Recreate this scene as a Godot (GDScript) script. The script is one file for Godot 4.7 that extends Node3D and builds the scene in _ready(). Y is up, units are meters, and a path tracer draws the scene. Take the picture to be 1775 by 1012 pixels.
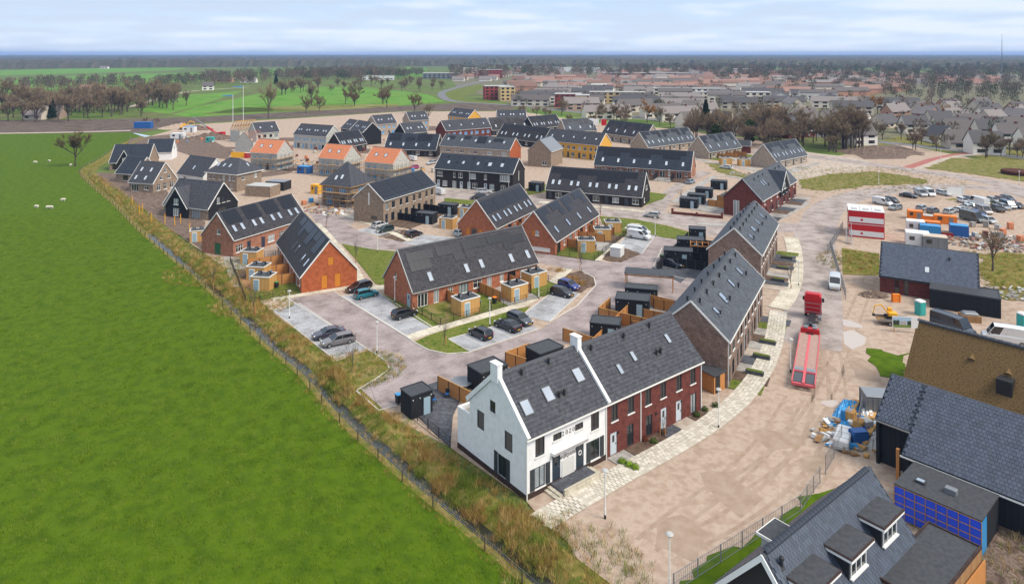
extends Node3D
# An aerial view of a new housing estate beside a meadow. Units are metres, x to the right, -z away from the camera.
var M := {}
var taken := {}
var cache := {}
var rng := RandomNumberGenerator.new()

func _ready():
	rng.seed = 20240117
	set_camera_and_light()
	make_materials()
	build_ground()
	build_estate()
	build_right_side()
	build_gardens()
	build_vehicles()
	build_site()
	build_greenery()
	build_background()

func set_camera_and_light():
	var cam := Camera3D.new()
	cam.name = "camera"
	add_child(cam)
	cam.position = Vector3(0, 41.0, 0)
	# the camera looks level and its lens is shifted down, so that uprights stay upright
	cam.near = 0.5
	cam.set_frustum(0.5 * 1012.0 / 1210.0, Vector2(0, -0.5 * 413.0 / 1210.0), 0.5, 30000.0)
	cam.far = 30000.0
	cam.current = true
	var env := Environment.new()
	env.background_mode = Environment.BG_SKY
	var sky := Sky.new()
	var sm := PanoramaSkyMaterial.new()
	sm.panorama = sky_picture()
	sm.energy_multiplier = 0.76
	sky.sky_material = sm
	env.sky = sky
	env.ambient_light_source = Environment.AMBIENT_SOURCE_SKY
	env.tonemap_mode = Environment.TONE_MAPPER_LINEAR
	env.tonemap_exposure = 1.75
	env.sdfgi_enabled = true
	env.ssao_enabled = true
	env.ssil_enabled = true
	env.fog_enabled = true
	env.fog_density = 0.0001
	env.fog_light_color = Color(0.58, 0.70, 0.89)
	var we := WorldEnvironment.new()
	we.name = "world_environment"
	we.environment = env
	add_child(we)
	var sun := DirectionalLight3D.new()
	sun.name = "sun"
	sun.light_energy = 0.75
	sun.light_color = Color(1.0, 0.96, 0.9)
	sun.light_angular_distance = 25.0
	sun.shadow_enabled = true
	add_child(sun)
	sun.look_at_from_position(Vector3(60, 75, 30), Vector3.ZERO)

func sky_picture() -> ImageTexture:
	# thin layered winter cloud over pale blue air, the same all the way round
	var w := 2048
	var h := 1024
	var n := FastNoiseLite.new()
	n.seed = 5; n.frequency = 1.0; n.fractal_octaves = 5
	var n2 := FastNoiseLite.new()
	n2.seed = 9; n2.frequency = 1.0; n2.fractal_octaves = 3
	var by := PackedByteArray()
	by.resize(w * h * 3)
	for j in h:
		var el := (0.5 - (j + 0.5) / h) * PI
		for i in w:
			var c := Color(0.73, 0.80, 0.89)
			if el > -0.02:
				var az := (i + 0.5) / w * TAU
				var e: float = maxf(el, 0.0)
				var q := 3.2 / (tan(e) * 9.0 + 0.35)
				var px := cos(az) * q
				var pz := sin(az) * q
				var a := n.get_noise_3d(px * 1.3, e * 22.0, pz * 1.3)
				var b := n2.get_noise_3d(px * 0.5, e * 9.0, pz * 0.5)
				var t: float = clampf(0.5 + a * 1.5 + b * 1.2, 0.0, 1.0)
				var air := Color(0.80, 0.855, 0.915).lerp(Color(0.62, 0.73, 0.87), clampf(e * 7.0, 0.0, 1.0)).lerp(Color(0.90, 0.92, 0.95), clampf(e * 1.6 - 0.25, 0.0, 1.0))
				c = air.lerp(Color(0.88, 0.89, 0.92) if t > 0.5 else Color(0.735, 0.78, 0.845), clampf(absf(t - 0.5) * 1.8, 0.0, 1.0) * 0.62)
			var k := (j * w + i) * 3
			by[k] = int(clampf(c.r, 0, 1) * 255.0)
			by[k + 1] = int(clampf(c.g, 0, 1) * 255.0)
			by[k + 2] = int(clampf(c.b, 0, 1) * 255.0)
	return ImageTexture.create_from_image(Image.create_from_data(w, h, false, Image.FORMAT_RGB8, by))

# ---------------------------------------------------------------- naming
func numbered(called: String) -> String:
	var k: int = taken.get(called, 0)
	taken[called] = k + 1
	return called if k == 0 else "%s_%03d" % [called, k]

func tag(o: Node3D, label := "", category := "", group := "", kind := "") -> Node3D:
	if label: o.set_meta("label", label)
	if category: o.set_meta("category", category)
	if group: o.set_meta("group", group)
	if kind: o.set_meta("kind", kind)
	return o

func thing(called: String, at: Vector3, yaw_deg: float, label: String, category: String, group := "") -> Node3D:
	var o := Node3D.new()
	o.name = numbered(called)
	add_child(o)
	o.position = at
	o.rotation_degrees.y = yaw_deg
	return tag(o, label, category, group)

func copy(src: Node3D, at: Vector3, yaw_deg: float, label := "", group := "") -> Node3D:
	var base := String(src.name)
	if base.length() > 4 and base.substr(base.length() - 3).is_valid_int(): base = base.substr(0, base.length() - 4)
	var o: Node3D = src.duplicate()
	o.name = numbered(base)
	add_child(o)
	o.position = at
	o.rotation_degrees.y = yaw_deg
	return tag(o, label, "", group)

func part(called: String, mesh: Mesh, mat: Material, parent: Node, xf := Transform3D.IDENTITY) -> MeshInstance3D:
	var o := MeshInstance3D.new()
	o.mesh = mesh
	if mat: o.material_override = mat
	o.transform = xf
	if parent == self:
		o.name = numbered(called)
		add_child(o)
	else:
		o.name = called
		parent.add_child(o, true)
	return o

func pv(a: Array) -> PackedVector2Array:
	var r := PackedVector2Array()
	for i in range(0, a.size(), 2): r.append(Vector2(a[i], a[i + 1]))
	return r

# ---------------------------------------------------------------- mesh builder
class MB:
	var v := PackedVector3Array()
	var n := PackedVector3Array()
	var uv := PackedVector2Array()
	var col := PackedColorArray()
	var tint := Color(1, 1, 1)
	var colored := false
	var xf := Transform3D.IDENTITY
	func tri(a: Vector3, b: Vector3, c: Vector3, ua := Vector2.ZERO, ub := Vector2.ZERO, uc := Vector2.ZERO):
		# a, b, c run counter-clockwise seen from outside
		a = xf * a; b = xf * b; c = xf * c
		var m := (b - a).cross(c - a).normalized()
		v.append(a); v.append(c); v.append(b)
		for k in 3: n.append(m)
		uv.append(ua); uv.append(uc); uv.append(ub)
		if colored:
			for k in 3: col.append(tint)
	func trin(a: Vector3, b: Vector3, c: Vector3, na: Vector3, nb: Vector3, nc: Vector3):
		v.append(xf * a); v.append(xf * c); v.append(xf * b)
		n.append((xf.basis * na).normalized()); n.append((xf.basis * nc).normalized()); n.append((xf.basis * nb).normalized())
		uv.append(Vector2(a.x, a.y)); uv.append(Vector2(c.x, c.y)); uv.append(Vector2(b.x, b.y))
		if colored:
			for k in 3: col.append(tint)
	func quad(a: Vector3, b: Vector3, c: Vector3, d: Vector3, u0 := 0.0, v0 := 0.0):
		var w := a.distance_to(b)
		var h := a.distance_to(d)
		tri(a, b, c, Vector2(u0, v0), Vector2(u0 + w, v0), Vector2(u0 + w, v0 + h))
		tri(a, c, d, Vector2(u0, v0), Vector2(u0 + w, v0 + h), Vector2(u0, v0 + h))
	func quadn(a: Vector3, b: Vector3, c: Vector3, d: Vector3, na: Vector3, nb: Vector3, nc: Vector3, nd: Vector3):
		trin(a, b, c, na, nb, nc)
		trin(a, c, d, na, nc, nd)
	func box(c: Vector3, s: Vector3, bot := true):
		var x := s.x / 2; var y := s.y / 2; var z := s.z / 2
		var p := [c + Vector3(-x, -y, z), c + Vector3(x, -y, z), c + Vector3(x, y, z), c + Vector3(-x, y, z), c + Vector3(-x, -y, -z), c + Vector3(x, -y, -z), c + Vector3(x, y, -z), c + Vector3(-x, y, -z)]
		quad(p[0], p[1], p[2], p[3]); quad(p[5], p[4], p[7], p[6])
		quad(p[1], p[5], p[6], p[2]); quad(p[4], p[0], p[3], p[7])
		quad(p[3], p[2], p[6], p[7])
		if bot: quad(p[4], p[5], p[1], p[0])
	func boxa(x0: float, x1: float, y0: float, y1: float, z0: float, z1: float):
		box(Vector3((x0 + x1) / 2, (y0 + y1) / 2, (z0 + z1) / 2), Vector3(absf(x1 - x0), absf(y1 - y0), absf(z1 - z0)))
	func bevel_box(c: Vector3, s: Vector3, r: float):
		# a box whose vertical edges and top edge are chamfered
		var x := s.x / 2; var z := s.z / 2; var y0 := c.y - s.y / 2; var y1 := c.y + s.y / 2
		var ring := func(inset: float, y: float) -> Array:
			var q := []
			for k in [[x - r, z], [x, z - r], [x, -z + r], [x - r, -z], [-x + r, -z], [-x, -z + r], [-x, z - r], [-x + r, z]]:
				q.append(Vector3(c.x + k[0] * (x - inset) / x, y, c.z + k[1] * (z - inset) / z))
			return q
		var a: Array = ring.call(0.0, y0); var b: Array = ring.call(0.0, y1 - r); var t: Array = ring.call(r, y1)
		for i in 8:
			var j := (i + 1) % 8
			quad(a[i], a[j], b[j], b[i]); quad(b[i], b[j], t[j], t[i])
		for i in range(1, 7): tri(t[0], t[i], t[i + 1])
	func tube(p: Vector3, q: Vector3, r0: float, r1: float, k := 6, caps := true):
		var d := (q - p).normalized()
		var s := d.cross(Vector3(0, 1, 0) if absf(d.y) < 0.9 else Vector3(1, 0, 0)).normalized()
		var t := s.cross(d)
		for i in k:
			var a0 := TAU * i / k; var a1 := TAU * (i + 1) / k
			var u0 := s * cos(a0) - t * sin(a0); var u1 := s * cos(a1) - t * sin(a1)
			quadn(p + u0 * r0, p + u1 * r0, q + u1 * r1, q + u0 * r1, u0, u1, u1, u0)
			if caps:
				tri(q, q + u0 * r1, q + u1 * r1); tri(p, p + u1 * r0, p + u0 * r0)
	func lathe(prof: Array, k := 12):
		# prof: [radius, y] pairs from bottom to top, about the y axis
		for i in k:
			var a0 := TAU * i / k; var a1 := TAU * (i + 1) / k
			for j in prof.size() - 1:
				var r0: float = prof[j][0]; var y0: float = prof[j][1]; var r1: float = prof[j + 1][0]; var y1: float = prof[j + 1][1]
				var sl := Vector2(y1 - y0, r0 - r1).normalized()
				var n0 := Vector3(cos(a0) * sl.x, sl.y, -sin(a0) * sl.x); var n1 := Vector3(cos(a1) * sl.x, sl.y, -sin(a1) * sl.x)
				quadn(Vector3(cos(a0) * r0, y0, -sin(a0) * r0), Vector3(cos(a1) * r0, y0, -sin(a1) * r0), Vector3(cos(a1) * r1, y1, -sin(a1) * r1), Vector3(cos(a0) * r1, y1, -sin(a0) * r1), n0, n1, n1, n0)
	func prism(poly: PackedVector2Array, y0: float, y1: float, top := true, sides := true):
		# poly in (x, z)
		if top:
			var ix := Geometry2D.triangulate_polygon(poly)
			for k in range(0, ix.size(), 3):
				var a := poly[ix[k]]; var b := poly[ix[k + 1]]; var c := poly[ix[k + 2]]
				if (b - a).cross(c - a) > 0: 
					var sw := b; b = c; c = sw
				tri(Vector3(a.x, y1, a.y), Vector3(b.x, y1, b.y), Vector3(c.x, y1, c.y), a, b, c)
		if sides:
			var cw := Geometry2D.is_polygon_clockwise(poly)
			for i in poly.size():
				var a := poly[i]; var b := poly[(i + 1) % poly.size()]
				if not cw:
					var sw := a; a = b; b = sw
				quad(Vector3(b.x, y0, b.y), Vector3(a.x, y0, a.y), Vector3(a.x, y1, a.y), Vector3(b.x, y1, b.y))
	func mesh() -> ArrayMesh:
		var m := ArrayMesh.new()
		var arr := []
		arr.resize(Mesh.ARRAY_MAX)
		arr[Mesh.ARRAY_VERTEX] = v
		arr[Mesh.ARRAY_NORMAL] = n
		arr[Mesh.ARRAY_TEX_UV] = uv
		arr[Mesh.ARRAY_TEX_UV2] = uv
		if colored: arr[Mesh.ARRAY_COLOR] = col
		if v.size() > 0: m.add_surface_from_arrays(Mesh.PRIMITIVE_TRIANGLES, arr)
		return m

func box_mesh(s: Vector3, r := 0.0) -> ArrayMesh:
	var key := "box%s_%s" % [s, r]
	if not cache.has(key):
		var b := MB.new()
		if r > 0: b.bevel_box(Vector3(0, s.y / 2, 0), s, r)
		else: b.box(Vector3(0, s.y / 2, 0), s)
		cache[key] = b.mesh()
	return cache[key]

func T(x: float, y: float, z: float, yaw := 0.0, pitch := 0.0, roll := 0.0) -> Transform3D:
	return Transform3D(Basis.from_euler(Vector3(deg_to_rad(pitch), deg_to_rad(yaw), deg_to_rad(roll))), Vector3(x, y, z))

# ---------------------------------------------------------------- materials
func ramp(cols: Array, t: float) -> Color:
	t = clampf(t, 0, 0.9999) * (cols.size() - 1)
	var i := int(t)
	return (cols[i] as Color).lerp(cols[i + 1], t - i)

func noise_tex(size: int, freq: float, oct: int, cols: Array, sd: int, contrast := 1.0, kind := FastNoiseLite.TYPE_SIMPLEX_SMOOTH) -> ImageTexture:
	var f := FastNoiseLite.new()
	f.noise_type = kind
	f.seed = sd; f.frequency = freq / size; f.fractal_octaves = oct; f.fractal_gain = 0.55
	var im := f.get_seamless_image(size, size, false, false, 0.12, true)
	im.convert(Image.FORMAT_L8)
	var src := im.get_data()
	var lut := PackedByteArray()
	for k in 256:
		var c := ramp(cols, (k / 255.0 - 0.5) * contrast + 0.5)
		lut.append(int(c.r * 255)); lut.append(int(c.g * 255)); lut.append(int(c.b * 255))
	var by := PackedByteArray()
	by.resize(size * size * 3)
	var q := 0
	for k in src:
		var j := k * 3
		by[q] = lut[j]; by[q + 1] = lut[j + 1]; by[q + 2] = lut[j + 2]
		q += 3
	return ImageTexture.create_from_image(Image.create_from_data(size, size, false, Image.FORMAT_RGB8, by))

func plain(c: Color, rough := 0.8, metal := 0.0, spec := 0.5) -> StandardMaterial3D:
	var m := StandardMaterial3D.new()
	m.albedo_color = c; m.roughness = rough; m.metallic = metal; m.metallic_specular = spec
	return m

func hexes(a: Array) -> Array:
	var r := []
	for s in a: r.append(Color.html(s))
	return r

func ground_mat(cols: Array, metres: float, freq: float, oct: int, sd: int, fine: ImageTexture, fine_m: float, bump := 4.0, contrast := 1.6, rough := 0.95) -> StandardMaterial3D:
	var m := plain(Color(1, 1, 1), rough, 0.0, 0.25)
	m.albedo_texture = noise_tex(512, freq, oct, hexes(cols), sd, contrast)
	m.uv1_scale = Vector3(1.0 / metres, 1.0 / metres, 1)
	m.detail_enabled = true
	m.detail_blend_mode = BaseMaterial3D.BLEND_MODE_MUL
	m.detail_albedo = fine
	m.detail_uv_layer = BaseMaterial3D.DETAIL_UV_2
	m.uv2_scale = Vector3(1.0 / fine_m, 1.0 / fine_m, 1)
	return m

func pattern_tex(w: int, h: int, f: Callable) -> ImageTexture:
	var by := PackedByteArray()
	by.resize(w * h * 3)
	for j in h:
		for i in w:
			var c: Color = f.call(i, j)
			var k := (j * w + i) * 3
			by[k] = int(clampf(c.r, 0, 1) * 255); by[k + 1] = int(clampf(c.g, 0, 1) * 255); by[k + 2] = int(clampf(c.b, 0, 1) * 255)
	return ImageTexture.create_from_image(Image.create_from_data(w, h, false, Image.FORMAT_RGB8, by))

func hash1(a: int, b: int, c := 0) -> float:
	var x := (a * 374761393 + b * 668265263 + c * 2147483647) & 0x7fffffff
	x = ((x ^ (x >> 13)) * 1274126177) & 0x7fffffff
	return ((x ^ (x >> 16)) & 0xffff) / 65535.0

func weathered(m: StandardMaterial3D, metres: float):
	# patches of age and dirt over a made surface
	if not cache.has("aged"): cache["aged"] = noise_tex(512, 9.0, 7, hexes(["d8d6d3", "e8e7e5", "f5f5f4", "ffffff"]), 79, 1.4)
	m.detail_enabled = true
	m.detail_blend_mode = BaseMaterial3D.BLEND_MODE_MUL
	m.detail_albedo = cache["aged"]
	m.detail_uv_layer = BaseMaterial3D.DETAIL_UV_2
	m.uv2_scale = Vector3(1 / metres, 1 / metres, 1)

func brick_mat(cols: Array, mortar: String, sd: int) -> StandardMaterial3D:
	var cc := hexes(cols); var mo := Color.html(mortar)
	var m := plain(Color(1, 1, 1), 0.9, 0.0, 0.3)
	# 2.52 m square: 12 bricks across and 40 courses
	m.albedo_texture = pattern_tex(384, 320, func(i, j):
		var row := int(j / 8.0)
		var x: int = i + (16 if row % 2 else 0)
		if j % 8 == 0 or x % 32 < 2: return mo
		var t := hash1(int(x / 32.0) % 12, row, sd)
		var g := 0.93 + 0.14 * hash1(i, j, sd + 7)
		return ramp(cc, t) * g)
	m.uv1_scale = Vector3(1 / 2.52, -1 / 2.52, 1)
	weathered(m, 9.1)
	return m

func tile_mat(a: String, b: String, sd: int, rough := 0.62) -> StandardMaterial3D:
	# flat interlocking concrete tiles, 0.30 x 0.34 m, each a little different
	var c0 := Color.html(a); var c1 := Color.html(b)
	var m := plain(Color(1, 1, 1), rough, 0.0, 0.3)
	m.albedo_texture = pattern_tex(480, 480, func(i, j):
		var row := int(j / 30.0)
		var x: int = i + (12 if row % 2 else 0)
		var t := hash1(int(x / 24.0) % 20, row, sd)
		var g := 0.94 + 0.12 * hash1(i, j, sd)
		if x % 24 < 2: g *= 0.84
		return c0.lerp(c1, t) * g)
	m.uv1_scale = Vector3(1 / 6.0, 1 / 5.44, 1)
	weathered(m, 7.3)
	return m

func make_materials():
	var fine := noise_tex(512, 60.0, 4, hexes(["b4b4b4", "e0e0e0", "ffffff"]), 31, 1.6)
	var gritty := noise_tex(512, 110.0, 3, hexes(["b8b8b8", "e2e2e2", "ffffff"]), 33, 1.5)
	var blades := noise_tex(512, 90.0, 4, hexes(["9a9c8c", "d8dcd0", "ffffff"]), 35, 1.7)
	M.meadow = ground_mat(["476206", "4d6707", "546e08", "5c740d", "506a07"], 71.0, 30.0, 9, 3, noise_tex(512, 70.0, 5, hexes(["b6b8ac", "dee0d8", "ffffff"]), 36, 1.5), 6.1, 3.0, 1.4)
	M.rough = ground_mat(["7d743c", "8c7e48", "98864f", "6c7430", "7c7c36"], 17.0, 6.0, 6, 4, blades, 3.1, 5.0, 1.9)
	M.lawn = ground_mat(["566a26", "64762c", "747e36", "868446", "5c6e28", "8e8a52"], 19.0, 12.0, 7, 6, blades, 2.7, 3.0, 1.8)
	M.sward = ground_mat(["6c7230", "7d7c3c", "8f8450", "9a8a62", "647030"], 23.0, 6.0, 6, 8, blades, 4.1, 4.0, 1.9)
	M.sand = ground_mat(["b09a88", "b8a290", "bfaa98", "c7b4a3", "baa492"], 43.0, 26.0, 8, 10, fine, 3.1, 6.0, 1.7)
	M.sandpale = ground_mat(["b8a898", "c4b5a6", "cfc2b4", "b0a092"], 19.0, 6.0, 6, 12, fine, 3.9, 5.0, 1.7)
	M.mud = ground_mat(["5c4c43", "74635a", "8c7a6e", "68574d", "9a887a"], 23.0, 14.0, 7, 14, fine, 3.3, 10.0, 1.9)
	M.soil = ground_mat(["5c4b40", "6e5b4e", "7c6a5b"], 7.0, 6.0, 5, 16, gritty, 2.0, 5.0, 1.6)
	M.road = paver_mat(["978b8a", "a19594", "ab9f9d", "8f8585", "b1a6a4"], 3.2, 0.21, 0.07, 18)
	M.roadpink = paver_mat(["a09590", "aa9f9a", "b3a9a4", "9b908b"], 3.2, 0.21, 0.07, 20)
	M.bay = paver_mat(["a0a2a8", "acaeb3", "b6b8bc", "979aa0"], 3.2, 0.21, 0.105, 22)
	M.slabs = paver_mat(["c2bba8", "ccc5b3", "d5cfbf", "b9b19e"], 3.0, 0.3, 0.3, 24)
	M.slabgrey = paver_mat(["9d9a96", "a9a6a2", "b4b1ad"], 3.0, 0.3, 0.3, 26)
	M.darkpave = paver_mat(["4c4e54", "565960", "62656c"], 3.0, 0.3, 0.3, 28)
	M.asphalt = ground_mat(["76777a", "808184", "8a8b8d"], 29.0, 6.0, 5, 30, gritty, 2.3, 1.0, 1.5)
	M.plough = ground_mat(["5d5149", "6a5d54", "76695f", "665a4e"], 71.0, 7.0, 6, 32, fine, 9.0, 3.0, 1.8)
	M.farm = ground_mat(["5a7330", "667c38", "6e7f42", "5f6a3a", "74784a"], 410.0, 6.0, 6, 34, fine, 37.0, 1.0, 1.9)
	M.field = ground_mat(["5a8a2c", "659433", "709c3c", "6a8c3a"], 170.0, 5.0, 6, 36, fine, 17.0, 1.0, 1.7)
	M.fieldpale = ground_mat(["8f9050", "9a9658", "848c48", "a09a62"], 90.0, 5.0, 6, 38, fine, 13.0, 1.0, 1.7)
	M.kerb = plain(Color.html("b9b5ae"), 0.85)
	M.marking = plain(Color.html("dcdcd8"), 0.8)
	M.redpath = ground_mat(["a86a62", "b3756c", "bb8077"], 9.0, 5.0, 4, 40, gritty, 2.0, 1.0, 1.4)
	M.water = plain(Color.html("2b2d26"), 0.06, 0.0, 0.5)
	M.muddywater = plain(Color.html("b0a49a"), 0.05, 0.0, 0.5)
	# walls
	M.white = ground_mat(["dededd", "e6e6e5", "ececeb"], 5.0, 5.0, 4, 42, noise_tex(256, 50.0, 3, hexes(["ededed", "f8f8f8", "ffffff"]), 43, 1.2), 1.3, 0.6, 1.2, 0.85)
	M.redbrick = brick_mat(["62302b", "6f3731", "7c3f37", "562b28"], "6f5a52", 1)
	M.brownbrick = brick_mat(["705e55", "866f64", "9c8073", "5e514c", "ac9283"], "a29589", 2)
	M.orangebrick = brick_mat(["9a573c", "a86244", "b57050", "8c4c35"], "a08473", 3)
	M.brightbrick = brick_mat(["a8542f", "b25d38", "ba6740", "9f4e2c"], "a87052", 4)
	M.pinkbrick = brick_mat(["94604a", "a46d56", "ae7a63", "875540"], "a58e7e", 5)
	M.taupebrick = brick_mat(["857263", "958271", "a3907d", "78685a"], "9d9082", 6)
	M.blackbrick = brick_mat(["2c2a2b", "353233", "3e3a3a", "272526"], "3a3737", 7)
	M.beigebrick = brick_mat(["9a8b7d", "a89889", "b4a596", "8e8073"], "aba093", 8)
	M.yellowbrick = plain(Color.html("c9983a"), 0.85)
	M.block = brick_mat(["b0b0aa", "bcbcb6", "c6c6c0", "a6a6a0"], "c8c6be", 9)
	M.plinth = brick_mat(["3a2d2a", "443531", "4d3c37"], "4a3f3b", 10)
	M.tile = tile_mat("43444c", "52555b", 1)
	M.tilebrown = tile_mat("3a393f", "49484c", 2)
	M.tileblue = tile_mat("2f3641", "3f4652", 3)
	M.tilegrey = tile_mat("4b4e57", "5b6167", 4)
	M.tileback = tile_mat("353436", "434143", 5)
	M.slate = plain(Color.html("46494f"), 0.6)
	M.ridge = plain(Color.html("3a3d43"), 0.6)
	M.trim = plain(Color.html("dcdcd8"), 0.6)
	M.trimgrey = plain(Color.html("a9a9a6"), 0.6)
	M.frame_w = plain(Color.html("e2e2de"), 0.5)
	M.frame_k = plain(Color.html("33383c"), 0.5)
	M.pane = plain(Color.html("20262b"), 0.04, 0.0, 0.9)
	M.pane_pale = plain(Color.html("8b9498"), 0.08, 0.0, 0.8)
	M.pane_sky = plain(Color.html("d6dade"), 0.05, 0.9, 0.8)  # skylight glass as near-white mirror metal: bright sky reflection put into its colour
	M.blind = plain(Color.html("5b5450"), 0.8)
	M.door_k = plain(Color.html("2f3a44"), 0.45)
	M.door_w = plain(Color.html("b9c3cb"), 0.45)
	M.door_blue = plain(Color.html("8fa7b4"), 0.3)
	M.door_navy = plain(Color.html("25304a"), 0.45)
	M.door_g = plain(Color.html("1f5a3a"), 0.6)
	M.shutter_o = plain(Color.html("c27a1c"), 0.7)
	M.solar = solar_mat()
	M.alu = plain(Color.html("8f9296"), 0.4, 0.6)
	M.black = plain(Color.html("1d1e20"), 0.6)
	M.blackwood = wood_mat(["212327", "26282c", "2b2d31"], 60, 0.14)
	M.bitumen = ground_mat(["45474b", "4b4d51", "515356", "56585b"], 5.0, 9.0, 6, 62, gritty, 1.1, 0.6, 1.4, 0.5)
	M.timber = wood_mat(["a8703c", "b57b46", "c08852", "9c6534"], 64, 0.14)
	M.timberold = wood_mat(["8a6742", "96734d", "a07e58"], 66, 0.14)
	M.ply = wood_mat(["b98d52", "c4985d", "cfa56b"], 68, 0.2)
	M.pole = plain(Color.html("4a3d30"), 0.9)
	M.galv = plain(Color.html("9a9da0"), 0.45, 0.7)
	M.greymetal = plain(Color.html("7d8186"), 0.5, 0.3)
	M.tyre = plain(Color.html("161618"), 0.85)
	M.rim = plain(Color.html("9a9da0"), 0.35, 0.7)
	M.glass = plain(Color.html("12161a"), 0.05, 0.0, 0.9)
	M.lamp_red = plain(Color.html("8c1418"), 0.25)
	M.lamp_white = plain(Color.html("c9ccd0"), 0.2)
	M.plate = plain(Color.html("d9a71c"), 0.5)
	M.orange = plain(Color.html("e07a18"), 0.5)
	M.yellow = plain(Color.html("e0a51c"), 0.5)
	M.red = plain(Color.html("b3121c"), 0.4)
	M.blue = plain(Color.html("1f5a9c"), 0.5)
	M.blueplastic = plain(Color.html("2f86bd"), 0.4)
	M.teal = plain(Color.html("2f9f9a"), 0.4)
	M.greenplastic = plain(Color.html("2f7a3a"), 0.4)
	M.whiteplastic = plain(Color.html("d5d6d6"), 0.45)
	M.concrete = ground_mat(["9c9a96", "a8a6a2", "b4b2ae"], 5.0, 5.0, 5, 70, gritty, 1.5, 0.8, 1.5)
	M.membrane = ground_mat(["d48660", "dd906a", "e69c78"], 3.0, 4.0, 4, 72, gritty, 1.0, 0.6, 1.4)
	M.scaffold = plain(Color.html("8b8d8f"), 0.45, 0.6)
	M.scaffboard = wood_mat(["9c7a50", "a9875c", "b59368"], 74, 0.22)

func paver_mat(cols: Array, metres: float, bw: float, bh: float, sd: int) -> StandardMaterial3D:
	var cc := hexes(cols)
	var px := 480
	var nb := int(round(metres / bw)); var nr := int(round(metres / bh))
	var m := plain(Color(1, 1, 1), 0.88, 0.0, 0.3)
	m.albedo_texture = pattern_tex(px, px, func(i, j):
		var row := int(float(j) * nr / px)
		var fx := float(i) * nb / px + (0.5 if row % 2 else 0.0)
		var fy := float(j) * nr / px
		var t := hash1(int(fx) % nb, row, sd)
		var g := 0.92 + 0.16 * hash1(i, j, sd + 3)
		if fx - floorf(fx) < 0.07 or fy - floorf(fy) < 0.07: g *= 0.78
		return ramp(cc, t) * g)
	m.uv1_scale = Vector3(1 / metres, 1 / metres, 1)
	m.detail_enabled = true
	m.detail_blend_mode = BaseMaterial3D.BLEND_MODE_MUL
	if not cache.has("patchy"): cache["patchy"] = noise_tex(512, 7.0, 6, hexes(["cfccc9", "e6e4e2", "f6f5f4", "ffffff"]), 77, 1.6)
	m.detail_albedo = cache["patchy"]
	m.detail_uv_layer = BaseMaterial3D.DETAIL_UV_2
	m.uv2_scale = Vector3(1 / 31.0, 1 / 31.0, 1)
	return m

func wood_mat(cols: Array, sd: int, board: float) -> StandardMaterial3D:
	var cc := hexes(cols)
	var m := plain(Color(1, 1, 1), 0.8, 0.0, 0.3)
	m.albedo_texture = pattern_tex(256, 256, func(i, j):
		var b := int(i / 16.0)
		var t := hash1(b, 3, sd) * 0.7 + 0.3 * hash1(i, int(j / 40.0), sd)
		var g := 0.93 + 0.12 * hash1(i, int(j / 9.0), sd + 1)
		if i % 16 == 0: g *= 0.6
		return ramp(cc, t) * g)
	m.uv1_scale = Vector3(1 / (16 * board), 1 / 4.0, 1)
	return m

func solar_mat() -> StandardMaterial3D:
	var m := plain(Color(1, 1, 1), 0.3, 0.0, 0.35)
	m.albedo_texture = pattern_tex(120, 200, func(i, j):
		if i % 20 == 0 or j % 20 == 0: return Color.html("32353d")
		return Color.html("1c1f27") if hash1(int(i / 20.0), int(j / 20.0), 5) > 0.5 else Color.html("191c24"))
	m.uv1_scale = Vector3(1.0, 1 / 1.66, 1)
	return m

# ---------------------------------------------------------------- ground
func sheet(called: String, poly: PackedVector2Array, y: float, mat: Material, thick := 0.3, parent: Node = self) -> MeshInstance3D:
	var b := MB.new()
	b.prism(poly, y - thick, y, true, thick > 0.0)
	var o := part(called, b.mesh(), mat, parent)
	if parent == self: o.set_meta("kind", "structure")
	return o

func smooth(pts: PackedVector2Array, step := 3.0) -> PackedVector2Array:
	var r := PackedVector2Array()
	for i in pts.size() - 1:
		var a := pts[maxi(i - 1, 0)]; var b := pts[i]; var c := pts[i + 1]; var d := pts[mini(i + 2, pts.size() - 1)]
		var k := maxi(1, int(b.distance_to(c) / step))
		for j in k: r.append(b.cubic_interpolate(c, a, d, float(j) / k))
	r.append(pts[pts.size() - 1])
	return r

func offset_line(pts: PackedVector2Array, off: float) -> PackedVector2Array:
	# off > 0 lies to the right of the way the line runs, seen from above with -z up
	var r := PackedVector2Array()
	for i in pts.size():
		var d := (pts[mini(i + 1, pts.size() - 1)] - pts[maxi(i - 1, 0)]).normalized()
		r.append(pts[i] + Vector2(-d.y, d.x) * off)
	return r

func strip(called: String, pts: PackedVector2Array, width: float, y: float, mat: Material, thick := 0.3, step := 3.0) -> MeshInstance3D:
	var p := smooth(pts, step)
	var l := offset_line(p, -width / 2); var r := offset_line(p, width / 2)
	var b := MB.new()
	var s := 0.0
	for i in p.size() - 1:
		var ds := p[i].distance_to(p[i + 1])
		var q := [l[i], l[i + 1], r[i + 1], r[i]]
		b.tri(v3(r[i], y), v3(r[i + 1], y), v3(l[i + 1], y), Vector2(width, s), Vector2(width, s + ds), Vector2(0, s + ds))
		b.tri(v3(r[i], y), v3(l[i + 1], y), v3(l[i], y), Vector2(width, s), Vector2(0, s + ds), Vector2(0, s))
		if thick > 0:
			b.quad(v3(r[i + 1], y - thick), v3(r[i], y - thick), v3(r[i], y), v3(r[i + 1], y))
			b.quad(v3(l[i], y - thick), v3(l[i + 1], y - thick), v3(l[i + 1], y), v3(l[i], y))
		s += ds
	var o := part(called, b.mesh(), mat, self)
	o.set_meta("kind", "structure")
	return o

func v3(p: Vector2, y := 0.0) -> Vector3:
	return Vector3(p.x, y, p.y)

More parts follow.
